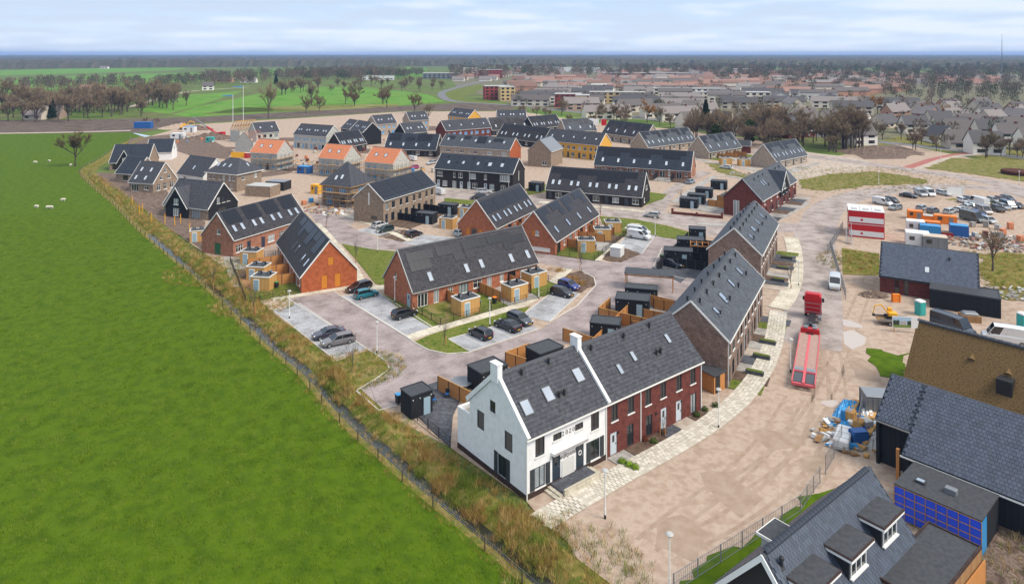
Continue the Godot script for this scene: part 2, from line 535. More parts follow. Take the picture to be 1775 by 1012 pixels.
func kerb_line(pts: PackedVector2Array, closed := false, h := 0.11):
	var p := pts.duplicate()
	if closed: p.append(pts[0])
	var b := MB.new()
	var l := offset_line(p, -0.09); var r := offset_line(p, 0.09)
	for i in p.size() - 1:
		b.quad(v3(r[i], h), v3(r[i + 1], h), v3(l[i + 1], h), v3(l[i], h))
		b.quad(v3(r[i + 1], -0.1), v3(r[i], -0.1), v3(r[i], h), v3(r[i + 1], h))
		b.quad(v3(l[i], -0.1), v3(l[i + 1], -0.1), v3(l[i + 1], h), v3(l[i], h))
	part("kerb", b.mesh(), M.kerb, self).set_meta("kind", "structure")

var fence_line := PackedVector2Array()

func build_ground():
	fence_line = smooth(pv([12.94, -37.96, 4.97, -49.07, 0.78, -53.98, -2.26, -57.55, -7.16, -63.04, -10.53, -66.86, -13.58, -70.67, -16.32, -73.82, -22.32, -81.73, -27.42, -89.07, -35.73, -98.82, -47.15, -113.52, -59.37, -128.86, -69.6, -140.94, -90.16, -165.9, -108.37, -189.4, -128.57, -213.8, -146.33, -236.2, -153.2, -248.1, -157.4, -261.1, -163.9, -280.3, -174, -306.2, -181.9, -330.7, -184.2, -346.9]), 4.0)
	# meadow, left of the fence
	var far := pv([-199.7, -364.8, -234, -359.5, -261.8, -356.9, -665.9, -337.5])
	var mp := fence_line.duplicate()
	mp.append_array(far)
	mp.append_array(pv([-700, -70, -300, 10]))
	sheet("meadow", mp, 0.0, M.meadow, 1.2)
	# the ditch between fence and bank, swept along the fence
	var prof := [[0.0, 0.0], [0.7, -0.1], [1.1, -0.5], [1.4, -0.9], [2.3, -0.9], [2.8, -0.45], [3.6, 0.02], [5.2, 0.03]]
	var b := MB.new()
	var rows := []
	for q in prof: rows.append(offset_line(fence_line, q[0]))
	for k in prof.size() - 1:
		for i in fence_line.size() - 1:
			var a0 := v3(rows[k][i], prof[k][1]); var a1 := v3(rows[k][i + 1], prof[k][1])
			var c0 := v3(rows[k + 1][i], prof[k + 1][1]); var c1 := v3(rows[k + 1][i + 1], prof[k + 1][1])
			b.tri(c0, c1, a1, rows[k + 1][i], rows[k + 1][i + 1], rows[k][i + 1])
			b.tri(c0, a1, a0, rows[k + 1][i], rows[k][i + 1], rows[k][i])
	part("ditch_bank", b.mesh(), M.rough, self).set_meta("kind", "structure")
	b = MB.new()
	var wl := offset_line(fence_line, 1.1); var wr := offset_line(fence_line, 2.7)
	for i in range(0, int(fence_line.size() * 0.4)):
		b.quad(v3(wr[i], -0.66), v3(wr[i + 1], -0.66), v3(wl[i + 1], -0.66), v3(wl[i], -0.66))
	part("ditch_water", b.mesh(), M.water, self).set_meta("kind", "structure")
	# the land from the ditch to the horizon
	var tp := offset_line(fence_line, 5.0)
	var rest := far.duplicate()
	tp.append_array(rest)
	tp.append_array(pv([-9000, -420, -14000, -16000, 14000, -16000, 9000, 60, 200, 60]))
	sheet("farmland", tp, -0.03, M.farm, 0.0)
	sheet("site_ground", pv([13.57, -37.96, 8.16, -51.3, 5.4, -55.62, 4.72, -58.57, 2.43, -61.86, 1.3, -64.01, -6.46, -72.74, -15.33, -80.15, -25.97, -95.96, -38.29, -110.98, -50.59, -128.19, -65.61, -146.34, -88.21, -172.9, -118.07, -209.3, -126.97, -223.5, -155.2, -283.5, -179.2, -337.5, -185.8, -403.3, -123.19, -455.1, -76.88, -496.1, 5.12, -496.1, 54.61, -406.6, 83.43, -384.6, 115.05, -337.5, 126.55, -277.2, 148.59, -293.6, 175.6, -316, 179.4, -288.4, 182.9, -249.3, 161.9, -161.6, 99.31, -70.17, 49.9, -35.26]), 0.0, M.sand)
	var bank := offset_line(fence_line, 5.1)
	var bp := PackedVector2Array()
	for i in bank.size() - 20: bp.append(bank[i])
	bp.append_array(pv([-155.2, -283.5, -127.77, -226.5, -117.2, -209.3, -86.89, -171.7, -64.85, -144.64, -56.3, -139.75, -46.25, -121, -38.21, -110.74, -23.9, -93.43, -17.65, -86.28, -14.92, -79.38, -12.34, -79.63, -6.44, -72.53, 1.29, -63.85, 2.42, -61.7, 4.71, -58.43, 5.63, -55.62, 8.59, -51.3, 13.88, -37.96]))
	sheet("rough_grass_bank", bp, 0.06, M.rough)
	sheet("muddy_ground", rough(pv([-142.91, -239.7, -135.18, -239.7, -116.67, -228.6, -95.59, -196.9, -74.77, -169.9, -65.01, -146.34, -77.95, -160.6, -96.09, -182.4, -117.08, -207.6, -133.95, -226.5]), 1.6), 0.068, M.mud)
	sheet("muddy_ground", rough(pv([-163.2, -293.6, -184.8, -337.5, -173.3, -356.9, -147.13, -337.5, -117.06, -293.6, -111.01, -271.1, -129.14, -280.3, -161.3, -316]), 1.6), 0.012, M.mud)
	# brick roads
	sheet("estate_road", pv([-37.58, -116.73, -30.82, -120.12, -15.32, -101.04, -13.87, -99.02, -11.61, -96.52, -8.85, -95.22, -5.74, -95.77, 4.16, -103.79, 10.53, -113.26, 14.84, -123.41, 15.02, -127.53, 13.32, -131.59, 5.7, -136.67, -4.36, -140.54, -22.54, -145.48, -30.11, -147.21, -37.31, -151.2, -43.45, -160.6, -54.49, -184.4, -51.44, -184.4, -38.6, -165.9, -29.79, -155, -23.58, -152.2, -4.54, -146.34, 5.64, -143.8, 13.03, -140.14, 19.48, -136.67, 28.57, -162.7, 33.72, -161.6, 39.37, -157.5, 44.2, -151.7, 37.34, -128.19, 28.09, -116.18, 16.9, -106.23, 2.14, -94.14, -4.31, -90.69, -7.38, -83.1, -12.71, -82, -13.45, -81.19, -15.33, -80.15, -18.96, -84.8, -16.96, -88.27, -15.93, -90.69, -16.88, -93.08, -20.42, -97.08]), 0.02, M.road)
	sheet("street", pv([-46.78, -196.9, -24.09, -212, 0.43, -206.7, 10.13, -196.1, 24.14, -191.5, 34.98, -184.4, 41.91, -200.9, 54.76, -226.5, 66.15, -244.4, 68.83, -239.7, 55.12, -220.5, 45.15, -196.9, 39.43, -180.4, 49.27, -174.1, 52.66, -171.1, 64.24, -169.9, 69.84, -168.2, 66.46, -160, 60.51, -160, 48.18, -156.5, 43.93, -157.5, 37.34, -167, 22.33, -177.2, 9.67, -187.2, 1.99, -193, -10.98, -196.9, -23.72, -194.5, -37.72, -184.4, -38.6, -165.9, -41.63, -169.3, -48.13, -177.8, -52.59, -185.8]), 0.016, M.roadpink)
	strip("main_road", pv([41.44, -97.85, 45.7, -106.23, 52.84, -121.89, 61.74, -142.97, 73.23, -167, 85.48, -187.2, 100.83, -202.5, 117.33, -211.1, 134.14, -215.7, 145.87, -212, 150.4, -193]), 8.6, 0.022, M.roadpink)
	strip("access_road", pv([100.07, -293.6, 118.71, -280.3, 133.57, -258.4, 142.9, -242, 148.7, -232.9, 153.1, -222.5, 156.6, -196.9]), 9.0, 0.026, M.roadpink)
	sheet("sandy_lot", rough(pv([93.13, -283.5, 121.91, -293.6, 133.42, -277.2, 136.85, -263.9, 123.71, -244.4, 108.91, -238.5, 93.14, -226.5, 80.63, -220.5, 81.7, -239.7]), 1.5), 0.008, M.sandpale)
	M.track = ground_mat(["a8937f", "b19c8a", "b9a594"], 17.0, 9.0, 7, 52, M.sand.detail_albedo, 2.9, 6.0, 1.5)
	for q in [pv([44.02, -102.93, 39.91, -90.69, 36.31, -81.73, 31.34, -73.28, 25.38, -66.41, 18.81, -61.1, 12.41, -57.22]), pv([46.66, -102.93, 42.01, -90.69, 37.51, -80.41, 32.97, -72.21, 28.13, -66.41]), pv([33.69, -83.1, 27, -73.82, 20.58, -66.86, 14.95, -61.86, 11.19, -58.23]), pv([65.95, -128.19, 54.8, -110.98, 46.46, -97.85, 39.95, -87.5, 32.99, -77.88, 25.48, -69.68, 18.84, -64.68])]:
		for o in [-0.95, 0.95]: strip("tyre_track", offset_line(q, o), 0.42, 0.005 + 0.001 * o, M.track, 0.0, 1.5)
	for q in [[Vector2(45.83, -98.24), 2.2, 1], [Vector2(51.58, -106.23), 1.5, 0], [Vector2(40.66, -90.69), 1.3, 1], [Vector2(45.91, -90.69), 2.6, 1], [Vector2(28.43, -74.38), 2.4, 1], [Vector2(20.18, -65.54), 2.8, 1], [Vector2(14.33, -59.27), 2.2, 1], [Vector2(30.88, -70.17), 1.8, 1], [Vector2(61.7, -121.89), 2.4, 1], [Vector2(115.92, -196.9), 5.0, 1], [Vector2(96.07, -172.9), 5.0, 1], [Vector2(98.76, -258.4), 7.0, 1], [Vector2(37.32, -81.73), 0.9, 0], [Vector2(81.75, -200.9), 4.0, 1], [Vector2(-82.69, -239.7), 8.0, 2], [Vector2(-72.32, -251.8), 9.0, 2], [Vector2(-50.08, -226.5), 5.0, 2], [Vector2(-106.63, -333), 11.0, 2], [Vector2(-60.04, -293.6), 8.0, 2], [Vector2(-94.57, -255.7), 6.0, 2], [Vector2(-64.77, -272.6), 9.0, 1], [Vector2(-36.26, -234), 6.0, 2], [Vector2(-126.11, -300.7), 8.0, 2], [Vector2(-53.24, -384.6), 14.0, 2], [Vector2(-101.72, -375.8), 12.0, 1]]:
		sheet("wet_patch" if q[2] else "puddle", rough(ring(q[0], q[1]), q[1] * 0.45), 0.0065 if q[2] else 0.011, M.mud if q[2] == 2 else M.track if q[2] else M.muddywater, 0.0)
	sheet("puddle", pv([48.87, -102.93, 50.72, -103.57, 51.21, -100.83, 49.83, -98.43, 47.19, -96.71, 46.99, -98.63]), 0.013, M.muddywater, 0.0)
	strip("red_cycle_path", pv([142.36, -250.6, 151.9, -259.7, 164.1, -271.1, 178.8, -281.9, 192.4, -290.1]), 4.0, 0.03, M.redpath)
	strip("footpath", pv([144.42, -248.1, 153.9, -257, 168.6, -271.1, 183.5, -281.9, 197.3, -286.8]), 3.5, 0.034, M.sandpale)
	# lawns and verges
	for q in [[pv([-13.9, -99.22, -11.97, -101.66, -7.62, -105.33, -2.49, -109.51, 2.95, -113.26, 1.3, -108.79, 0.49, -107.38, -2.57, -105.33, -9.24, -100.22, -5.91, -95.96, -6.9, -95.4, -9.09, -95.22, -11.61, -96.52]), M.lawn], [pv([-22.93, -119.83, -20.99, -117.84, -16.22, -112.49, -13.29, -109.03, -8.56, -106.23, -10.25, -104.66, -11.82, -104, -17.16, -110.74]), M.lawn], [pv([-36.71, -150.3, -29.93, -146.34, -23.54, -144.22, -22.95, -128.86, -22.33, -123.1, -24.4, -124.34, -30.78, -138.19]), M.lawn], [pv([22.17, -175.9, 30.36, -172.9, 37.09, -165.9, 43.65, -156.5, 41.69, -151.7, 33.74, -155.5, 27.99, -163.2, 21.82, -167.6]), M.lawn], [pv([34.73, -187.2, 42.71, -196.9, 45.12, -203.3, 40.57, -206.7]), M.lawn], [pv([4.29, -212, 11.39, -220.5, 10.72, -207.6, 4.6, -202.5]), M.lawn], [pv([49.05, -96.89, 51.25, -96.52, 54.07, -95.59, 49.24, -87.81, 47.29, -89.07, 47.91, -92.38]), M.meadow], [pv([12.83, -53.98, 17.62, -57.22, 22.65, -60.57, 28.84, -65.54, 30.55, -65.71, 25.88, -61.1, 18.96, -55.62, 15.69, -52.39, 11.13, -51.3]), M.meadow], [pv([92.72, -225.5, 108.39, -237.4, 127.12, -243.2, 135.64, -226.5, 129.26, -219.5, 109.66, -216.6, 95.18, -208.4, 88.04, -212]), M.sward], [pv([147.83, -249.3, 172.7, -274.1, 196.7, -268.2, 210.4, -239.7, 172.9, -196.9, 163.9, -223.5, 157.9, -235.1]), M.sward], [pv([69.65, -147.21, 75.32, -142.97, 67.89, -128.86, 61.5, -129.53]), M.rough], [pv([96, -142.97, 114.91, -142.97, 93.38, -116.18, 81.86, -116.18, 86.29, -128.19]), M.rough], [pv([-19.27, -198.4, -9.21, -193.8, -8.96, -188.6, -18.6, -191.5]), M.lawn], [pv([72.83, -261.1, 77.14, -261.1, 79.78, -234, 75.01, -225.5, 71.19, -244.4]), M.sward], [pv([122.43, -196.9, 133.79, -199.2, 139.13, -188.6, 128.62, -191.5]), M.sward]]:
		sheet("lawn", q[0] if q[1] == M.lawn else rough(q[0], 1.1), 0.075, q[1], 0.2)
	for q in [[pv([-19.94, -96.33, -16.85, -92.9, -15.9, -90.53, -16.93, -88.12, -18.78, -84.95, -23.57, -92.73]), M.sward], [pv([-44.82, -188.6, -29.14, -169.9, -22.37, -161.6, -31.27, -169.3, -35.36, -172.9]), M.soil], [pv([9.34, -129.19, 12.78, -131.59, 14.98, -127.21, 14.74, -123.41, 11.31, -119.54, 9.45, -121]), M.soil], [pv([-30.07, -156.5, -23.51, -151.7, -20.04, -159, -26.55, -162.7]), M.soil], [pv([17.04, -139.75, 21.92, -149.43, 26.53, -142.97, 21.24, -137.04]), M.soil], [pv([141.32, -293.6, 160.5, -312, 173.4, -312, 170.4, -293.6, 153.7, -272.6, 137.23, -271.1]), M.mud], [pv([40.24, -63.04, 48.88, -65.54, 51.44, -61.47, 42.93, -51.3, 34.45, -51.3]), M.mud]]:
		sheet("planting_bed", rough(q[0], 0.35), 0.07, q[1], 0.2)
	# parking bays of grey pavers with studded divider lines
	var lots := [[pv([-38.28, -111.48, -34.99, -114.57, -20.14, -96.89, -23.99, -93.78]), 8], [pv([-28.85, -118.12, -23.18, -120.12, -11.67, -104.22, -15.27, -101.24]), 8], [pv([-9.15, -100.22, 0.49, -107.38, 4, -104, -5.75, -95.96]), 5], [pv([1.58, -109.27, 8.03, -122.19, 11.58, -119.25, 5.69, -106.69]), 5], [pv([22.66, -149.43, 27.71, -161.6, 32.24, -157, 26.64, -142.97]), 6], [pv([-35.86, -161.6, -32.54, -166.5, -25.67, -160.6, -28.82, -156]), 3], [pv([-23.74, -150.8, -20.17, -158, -12.24, -155, -16.73, -147.21]), 4]]
	for q in lots:
		sheet("parking_bay", q[0], 0.045, M.bay, 0.1)
		kerb_line(q[0], true, 0.085)
		var p: PackedVector2Array = q[0]
		# dividers run across the short way
		var flip := p[0].distance_to(p[1]) < p[1].distance_to(p[2])
		var mb := MB.new()
		for i in range(1, q[1]):
			var t = float(i) / q[1]
			var s := p[1].lerp(p[2], t) if flip else p[0].lerp(p[1], t)
			var e := p[0].lerp(p[3], t) if flip else p[3].lerp(p[2], t)
			var k := int(s.distance_to(e) / 0.42)
			for j in range(1, k):
				var c := s.lerp(e, float(j) / k)
				mb.xf = Transform3D(Basis(Vector3.UP, -(e - s).angle()), v3(c, 0.0495))
				mb.quad(Vector3(-0.1, 0, 0.05), Vector3(0.1, 0, 0.05), Vector3(0.1, 0, -0.05), Vector3(-0.1, 0, -0.05))
		part("bay_marking", mb.mesh(), M.marking, self).set_meta("kind", "structure")
	kerb_line(pv([-37.58, -116.73, -20.02, -96.71, -16.88, -93.08, -15.93, -90.69, -16.96, -88.27, -18.96, -84.8, -15.33, -80.15, -13.45, -81.19]))
	kerb_line(pv([-30.82, -120.12, -15.32, -101.04, -13.87, -99.02, -11.61, -96.52, -8.85, -95.22, -5.74, -95.77]))
	kerb_line(pv([5.69, -106.69, 10.53, -113.26, 14.84, -123.41, 15.02, -127.53, 13.32, -131.59, 10.25, -134.08]))
	kerb_line(pv([-37.31, -151.2, -30.02, -146.78, -23.61, -144.64]))
	kerb_line(pv([31.69, -147.21, 27.28, -134.44, 28.17, -129.87, 32.96, -125.59]))
	# footpaths
	strip("footpath", pv([-14.93, -100.63, -10.18, -104.88, -3.4, -109.76, 1.65, -114.31, 5.2, -119.83, 8.48, -127.53, 10.72, -133]), 1.9, 0.09, M.slabs)
	strip("footpath", pv([-40.28, -116.73, -34.5, -120.12, -29.18, -122.8, -23.93, -121.89, -21.82, -122.49]), 2.6, 0.094, M.slabs)
	strip("footpath", pv([-27.28, -124.34, -29.96, -131.59, -35.15, -142.97, -42.77, -159, -47.6, -168.2]), 2.4, 0.098, M.slabs)
	strip("footpath", pv([-57.25, -140.94, -52.58, -131.59, -47.85, -122.8]), 2.2, 0.102, M.slabgrey)
	strip("footpath", pv([29.95, -168.2, 23.46, -155.5, 18.02, -142.97, 16.5, -138.19]), 2.4, 0.09, M.slabs)
	strip("footpath", pv([7.58, -193, 17.54, -188.6, 26.39, -185.1, 34.49, -181.1]), 2.2, 0.086, M.slabs)
	strip("footpath", pv([-23.84, -212.9, -11.73, -210.2, 0.43, -205.9]), 1.8, 0.082, M.slabs)
	strip("footpath", pv([-46.18, -181.7, -34.4, -168.2, -25.71, -157.5, -22.14, -152.6]), 1.6, 0.082, M.slabs)
	strip("footpath", pv([44.82, -168.2, 54.18, -167, 64.2, -171.7, 72.76, -181.7, 81.76, -193]), 2.4, 0.08, M.slabgrey)
	strip("footpath", pv([42.72, -112.24, 46.39, -117.56, 51.86, -128.19, 57.96, -142.97, 62.27, -155.5]), 3.0, 0.084, M.slabs)
	strip("footpath", pv([44.72, -191.5, 54.06, -209.3, 69.14, -234, 77.23, -226.5]), 2.4, 0.08, M.slabgrey)
	strip("footpath", pv([69.29, -277.2, 77.41, -258.4, 85.75, -245.6, 88.48, -234]), 2.4, 0.08, M.slabgrey)
	strip("footpath", pv([108.37, -258.4, 93.59, -239.7, 99.47, -244.4, 115.52, -262.5]), 1.8, 0.081, M.slabgrey)
	build_slab_path()

func ring(c: Vector2, r: float) -> PackedVector2Array:
	var p := PackedVector2Array()
	for k in 10: p.append(c + Vector2(cos(TAU * k / 10) * r * 1.3, sin(TAU * k / 10) * r * 0.8).rotated(c.x))
	return p

func rough(poly: PackedVector2Array, amp: float) -> PackedVector2Array:
	# ragged edges where one ground runs out into another
	var f := FastNoiseLite.new(); f.seed = 41; f.frequency = 0.35; f.fractal_octaves = 3
	var r := PackedVector2Array()
	for i in poly.size():
		var a := poly[i]; var b := poly[(i + 1) % poly.size()]
		var k := maxi(1, int(a.distance_to(b) / maxf(amp, 0.5)))
		for j in k:
			var p := a.lerp(b, float(j) / k)
			r.append(p + Vector2(f.get_noise_2dv(p), f.get_noise_2d(p.y + 50, p.x)) * amp * 1.6)
	if Geometry2D.triangulate_polygon(r).is_empty(): return poly
	return r

func build_slab_path():
	# the walk of hand-laid pale slabs past the white house: each slab its own piece where it is near enough to tell apart
	var line := smooth(pv([2.55, -61.1, 5.95, -64.01, 10.83, -68.05, 16.31, -72.42, 21.87, -77.27, 27.3, -83.1, 32.57, -90.69, 37.49, -99.82, 42.42, -110.98]), 0.43)
	strip("walkway", pv([2.55, -61.1, 5.95, -64.01, 10.83, -68.05, 16.31, -72.42, 21.87, -77.27, 27.3, -83.1, 32.57, -90.69, 37.49, -99.82, 42.42, -110.98]), 2.7, 0.05, M.sandpale, 0.2, 0.6)
	var walk: Node3D = get_node("walkway")
	var meshes := []
	var mats := []
	for k in 3: meshes.append(box_mesh(Vector3(0.41 - 0.012 * k, 0.05, 0.41), 0.01))
	for c in ["b7b0a2", "beb7a9", "c6c0b3", "b2ab9d", "cbc5b9"]: mats.append(plain(Color.html(c), 0.9))
	var rest := MB.new()
	rest.colored = true
	var n := 0
	var s := 0.0
	for i in line.size() - 1:
		var d := (line[i + 1] - line[i]).normalized()
		var nrm := Vector2(-d.y, d.x)
		for k in 6:
			var off := -1.08 + k * 0.43 + rng.randf_range(-0.015, 0.015)
			var c := line[i] + nrm * off + d * (0.2 if k % 2 else 0.0)
			var yaw := -d.angle() + PI / 2 + rng.randf_range(-0.03, 0.03)
			var xf := Transform3D(Basis(Vector3.UP, yaw), v3(c, 0.052 + rng.randf_range(0, 0.012)))
			if n < 300:
				part("slab", meshes[rng.randi() % 3], mats[rng.randi() % 5], walk, xf)
			else:
				rest.tint = (mats[rng.randi() % 5] as StandardMaterial3D).albedo_color.srgb_to_linear()
				rest.xf = xf
				rest.bevel_box(Vector3(0, 0.025, 0), Vector3(0.4, 0.05, 0.4), 0.01)
			n += 1
	var vm := plain(Color(1, 1, 1), 0.9)
	vm.vertex_color_use_as_albedo = true
	part("far_slabs", rest.mesh(), vm, walk).set_meta("kind", "stuff")

# ---------------------------------------------------------------- houses
func facade(b: MB, outline: PackedVector2Array, holes: Array, o: Vector3, ud: Vector3, nd: Vector3, depth := 0.14):
	# a wall face with real openings: cells between the opening edges, cut by the outline, and the reveals of each opening
	var us := []; var vs := []
	var lo := outline[0]; var hi := outline[0]
	for p in outline:
		lo = lo.min(p); hi = hi.max(p)
	us.append(lo.x); us.append(hi.x); vs.append(lo.y); vs.append(hi.y)
	for h in holes:
		us.append(h[0] - h[2] / 2); us.append(h[0] + h[2] / 2); vs.append(h[1]); vs.append(h[1] + h[3])
	us.sort(); vs.sort()
	for i in us.size() - 1:
		if us[i + 1] - us[i] < 0.001: continue
		for j in vs.size() - 1:
			if vs[j + 1] - vs[j] < 0.001: continue
			var cu: float = (us[i] + us[i + 1]) / 2; var cv: float = (vs[j] + vs[j + 1]) / 2
			var open := false
			for h in holes:
				if absf(cu - h[0]) < h[2] / 2 and cv > h[1] and cv < h[1] + h[3]: open = true
			if open: continue
			var cell := PackedVector2Array([Vector2(us[i], vs[j]), Vector2(us[i + 1], vs[j]), Vector2(us[i + 1], vs[j + 1]), Vector2(us[i], vs[j + 1])])
			for poly in Geometry2D.intersect_polygons(cell, outline):
				if Geometry2D.is_polygon_clockwise(poly): poly.reverse()
				for k in range(1, poly.size() - 1):
					var p0: Vector2 = poly[0]; var p1: Vector2 = poly[k]; var p2: Vector2 = poly[k + 1]
					b.tri(o + ud * p0.x + Vector3.UP * p0.y, o + ud * p1.x + Vector3.UP * p1.y, o + ud * p2.x + Vector3.UP * p2.y, p0, p1, p2)
	for h in holes:
		var a: Vector3 = o + ud * (h[0] - h[2] / 2) + Vector3.UP * h[1]
		var c: Vector3 = o + ud * (h[0] + h[2] / 2) + Vector3.UP * h[1]
		var up: Vector3 = Vector3.UP * h[3]; var inn := -nd * depth
		b.quad(a, a + inn, a + inn + up, a + up); b.quad(c + inn, c, c + up, c + inn + up)
		b.quad(a + up + inn, c + up + inn, c + up, a + up); b.quad(a, c, c + inn, a + inn)

func opening(parent: Node3D, xf: Transform3D, w: float, h: float, t: String):
	# xf: origin at the middle of the opening's foot in the wall face, z outwards
	var x2 := xf.translated_local(Vector3(0, 0, -0.1))
	var key := "%s_%.2f_%.2f" % [t, w, h]
	if not cache.has(key):
		var f := MB.new(); var p := MB.new(); var s := MB.new()
		var door := t in ["d", "e", "g", "o", "n", "V", "m"]
		var fw := 0.07 if t in ["w", "k", "b", "c"] else 0.09
		if not door:
			f.boxa(-w / 2, w / 2, 0, fw, -0.03, 0.05); f.boxa(-w / 2, w / 2, h - fw, h, -0.03, 0.05)
			f.boxa(-w / 2, -w / 2 + fw, fw, h - fw, -0.03, 0.05); f.boxa(w / 2 - fw, w / 2, fw, h - fw, -0.03, 0.05)
			if t != "s" and w > 0.7:
				var nm := 1 if w < 1.9 else 2 if w < 2.8 else 3
				for i in nm:
					var x := -w / 2 + w * (i + 1) / (nm + 1)
					f.boxa(x - fw / 2, x + fw / 2, fw, h - fw, -0.02, 0.045)
			if t == "w" and h > 1.0: f.boxa(-w / 2 + fw, w / 2 - fw, h * 0.66, h * 0.66 + 0.05, -0.02, 0.04)
			p.quad(Vector3(-w / 2 + 0.03, 0.03, 0), Vector3(w / 2 - 0.03, 0.03, 0), Vector3(w / 2 - 0.03, h - 0.03, 0), Vector3(-w / 2 + 0.03, h - 0.03, 0))
			s.boxa(-w / 2 - 0.08, w / 2 + 0.08, -0.1, 0.0, -0.02, 0.2)
		else:
			f.boxa(-w / 2, w / 2, 0, h, -0.03, 0.03)
			if t in ["d", "e", "m", "n"]:
				p.boxa(-w * 0.16, w * 0.16, h * 0.55, h * 0.86, 0.03, 0.04)
				s.boxa(w * 0.32, w * 0.38, h * 0.42, h * 0.5, 0.03, 0.09)
			elif t in ["o", "g"]:
				for i in 4: f.boxa(-w / 2 + 0.02 + i * w / 4, -w / 2 + (i + 1) * w / 4 - 0.02, 0.03, h - 0.03, 0.03, 0.045)
		cache[key] = [f.mesh(), p.mesh(), s.mesh()]
	var ms: Array = cache[key]
	match t:
		"w", "k", "p", "P", "b", "s", "c":
			var fm: Material = M.frame_w if t in ["w", "P", "b", "c"] else M.frame_k
			var o := part("window", ms[0], fm, parent, x2)
			part("pane", ms[1], M.blind if t == "s" else M.blueplastic if t == "b" else M.pane_pale if t == "c" or rng.randf() < 0.2 else M.pane, o)
			if t in ["w", "k", "c"] and h < 2.0: part("sill", ms[2], M.trim if parent.get_meta("sills", "w") == "w" else M.trimgrey, o)
		"d", "e", "g", "m", "n":
			var o := part("door", ms[0], M.door_k if t == "d" else M.door_w if t == "e" else M.door_g if t == "g" else M.door_navy if t == "n" else M.door_blue, parent, x2)
			if t != "g":
				part("pane", ms[1], M.pane, o)
				part("handle", ms[2], M.alu, o)
		"o": part("shutter", ms[0], M.shutter_o, parent, x2)
		"V": part("panel", ms[0], M.trim, parent, x2)

func roof_at(d: Array, side: int, u: float, s: float, up := 0.0, ov := 0.3) -> Transform3D:
	var th := atan2(d[6] - d[5], d[4] / 2)
	var N := Vector3(0, cos(th), side * sin(th)); var Zd := Vector3(0, -sin(th), side * cos(th))
	var o := Vector3(side * (-d[3] / 2 + u), d[5] - ov * tan(th) + 0.2, side * (d[4] / 2 + ov)) - Zd * s + N * up
	return Transform3D(Basis(Vector3(side, 0, 0), N, Zd), o)

func roof_mesh(L: float, W: float, he: float, hr: float, ov: float, ve: float, pitch_step := 0.42) -> Array:
	var th := atan2(hr - he, W / 2)
	var S := (W / 2 + ov) / cos(th)
	var b := MB.new()
	var n := int(ceil(S / pitch_step))
	var x0 := -L / 2 - ve; var x1 := L / 2 + ve
	for side in [1, -1]:
		var N := Vector3(0, cos(th), side * sin(th)); var Zd := Vector3(0, -sin(th), side * cos(th))
		var e := Vector3(0, he - ov * tan(th) + 0.2, side * (W / 2 + ov))
		var X := Vector3(side, 0, 0)
		for i in n:
			var sa := S * i / n; var sb := S * (i + 1) / n
			var a := e - Zd * sa + N * 0.055; var c := e - Zd * sb
			var l: float = x0 * side * side
			var p0 := a + X * x0; var p1 := a + X * x1; var p2 := c + X * x1; var p3 := c + X * x0
			b.tri(p0, p1, p2, Vector2(x0, sa), Vector2(x1, sa), Vector2(x1, sb)); b.tri(p0, p2, p3, Vector2(x0, sa), Vector2(x1, sb), Vector2(x0, sb))
			b.quad(e - Zd * sa + X * x0, e - Zd * sa + X * x1, p1, p0)
		# underside, eave fascia and verge ends
		var tk := N * -0.17
		b.quad(e + tk + X * x0, e + tk + X * x1, e + X * x1, e + X * x0)
		var r := e - Zd * S
		b.quad(r + tk + X * x0, r + tk + X * x1, e + tk + X * x1, e + tk + X * x0)
		b.quad(e + tk + X * x1, r + tk + X * x1, r + X * x1, e + X * x1)
		b.quad(r + tk + X * x0, e + tk + X * x0, e + X * x0, r + X * x0)
	var rc := MB.new()
	var k := int((x1 - x0) / 0.4)
	for i in k:
		var xa := x0 + (x1 - x0) * i / k; var xb := x0 + (x1 - x0) * (i + 1) / k + 0.04
		rc.xf = Transform3D(Basis.IDENTITY, Vector3(0, hr + 0.2, 0))
		for q in [[-0.2, -0.1, -0.1, 0.05], [-0.1, 0.05, 0.1, 0.05], [0.1, 0.05, 0.2, -0.1]]:
			rc.quad(Vector3(xb, q[1], q[0]) , Vector3(xa, q[1] - 0.02, q[0]), Vector3(xa, q[3] - 0.02, q[2]), Vector3(xb, q[3], q[2]))
	return [b.mesh(), rc.mesh()]

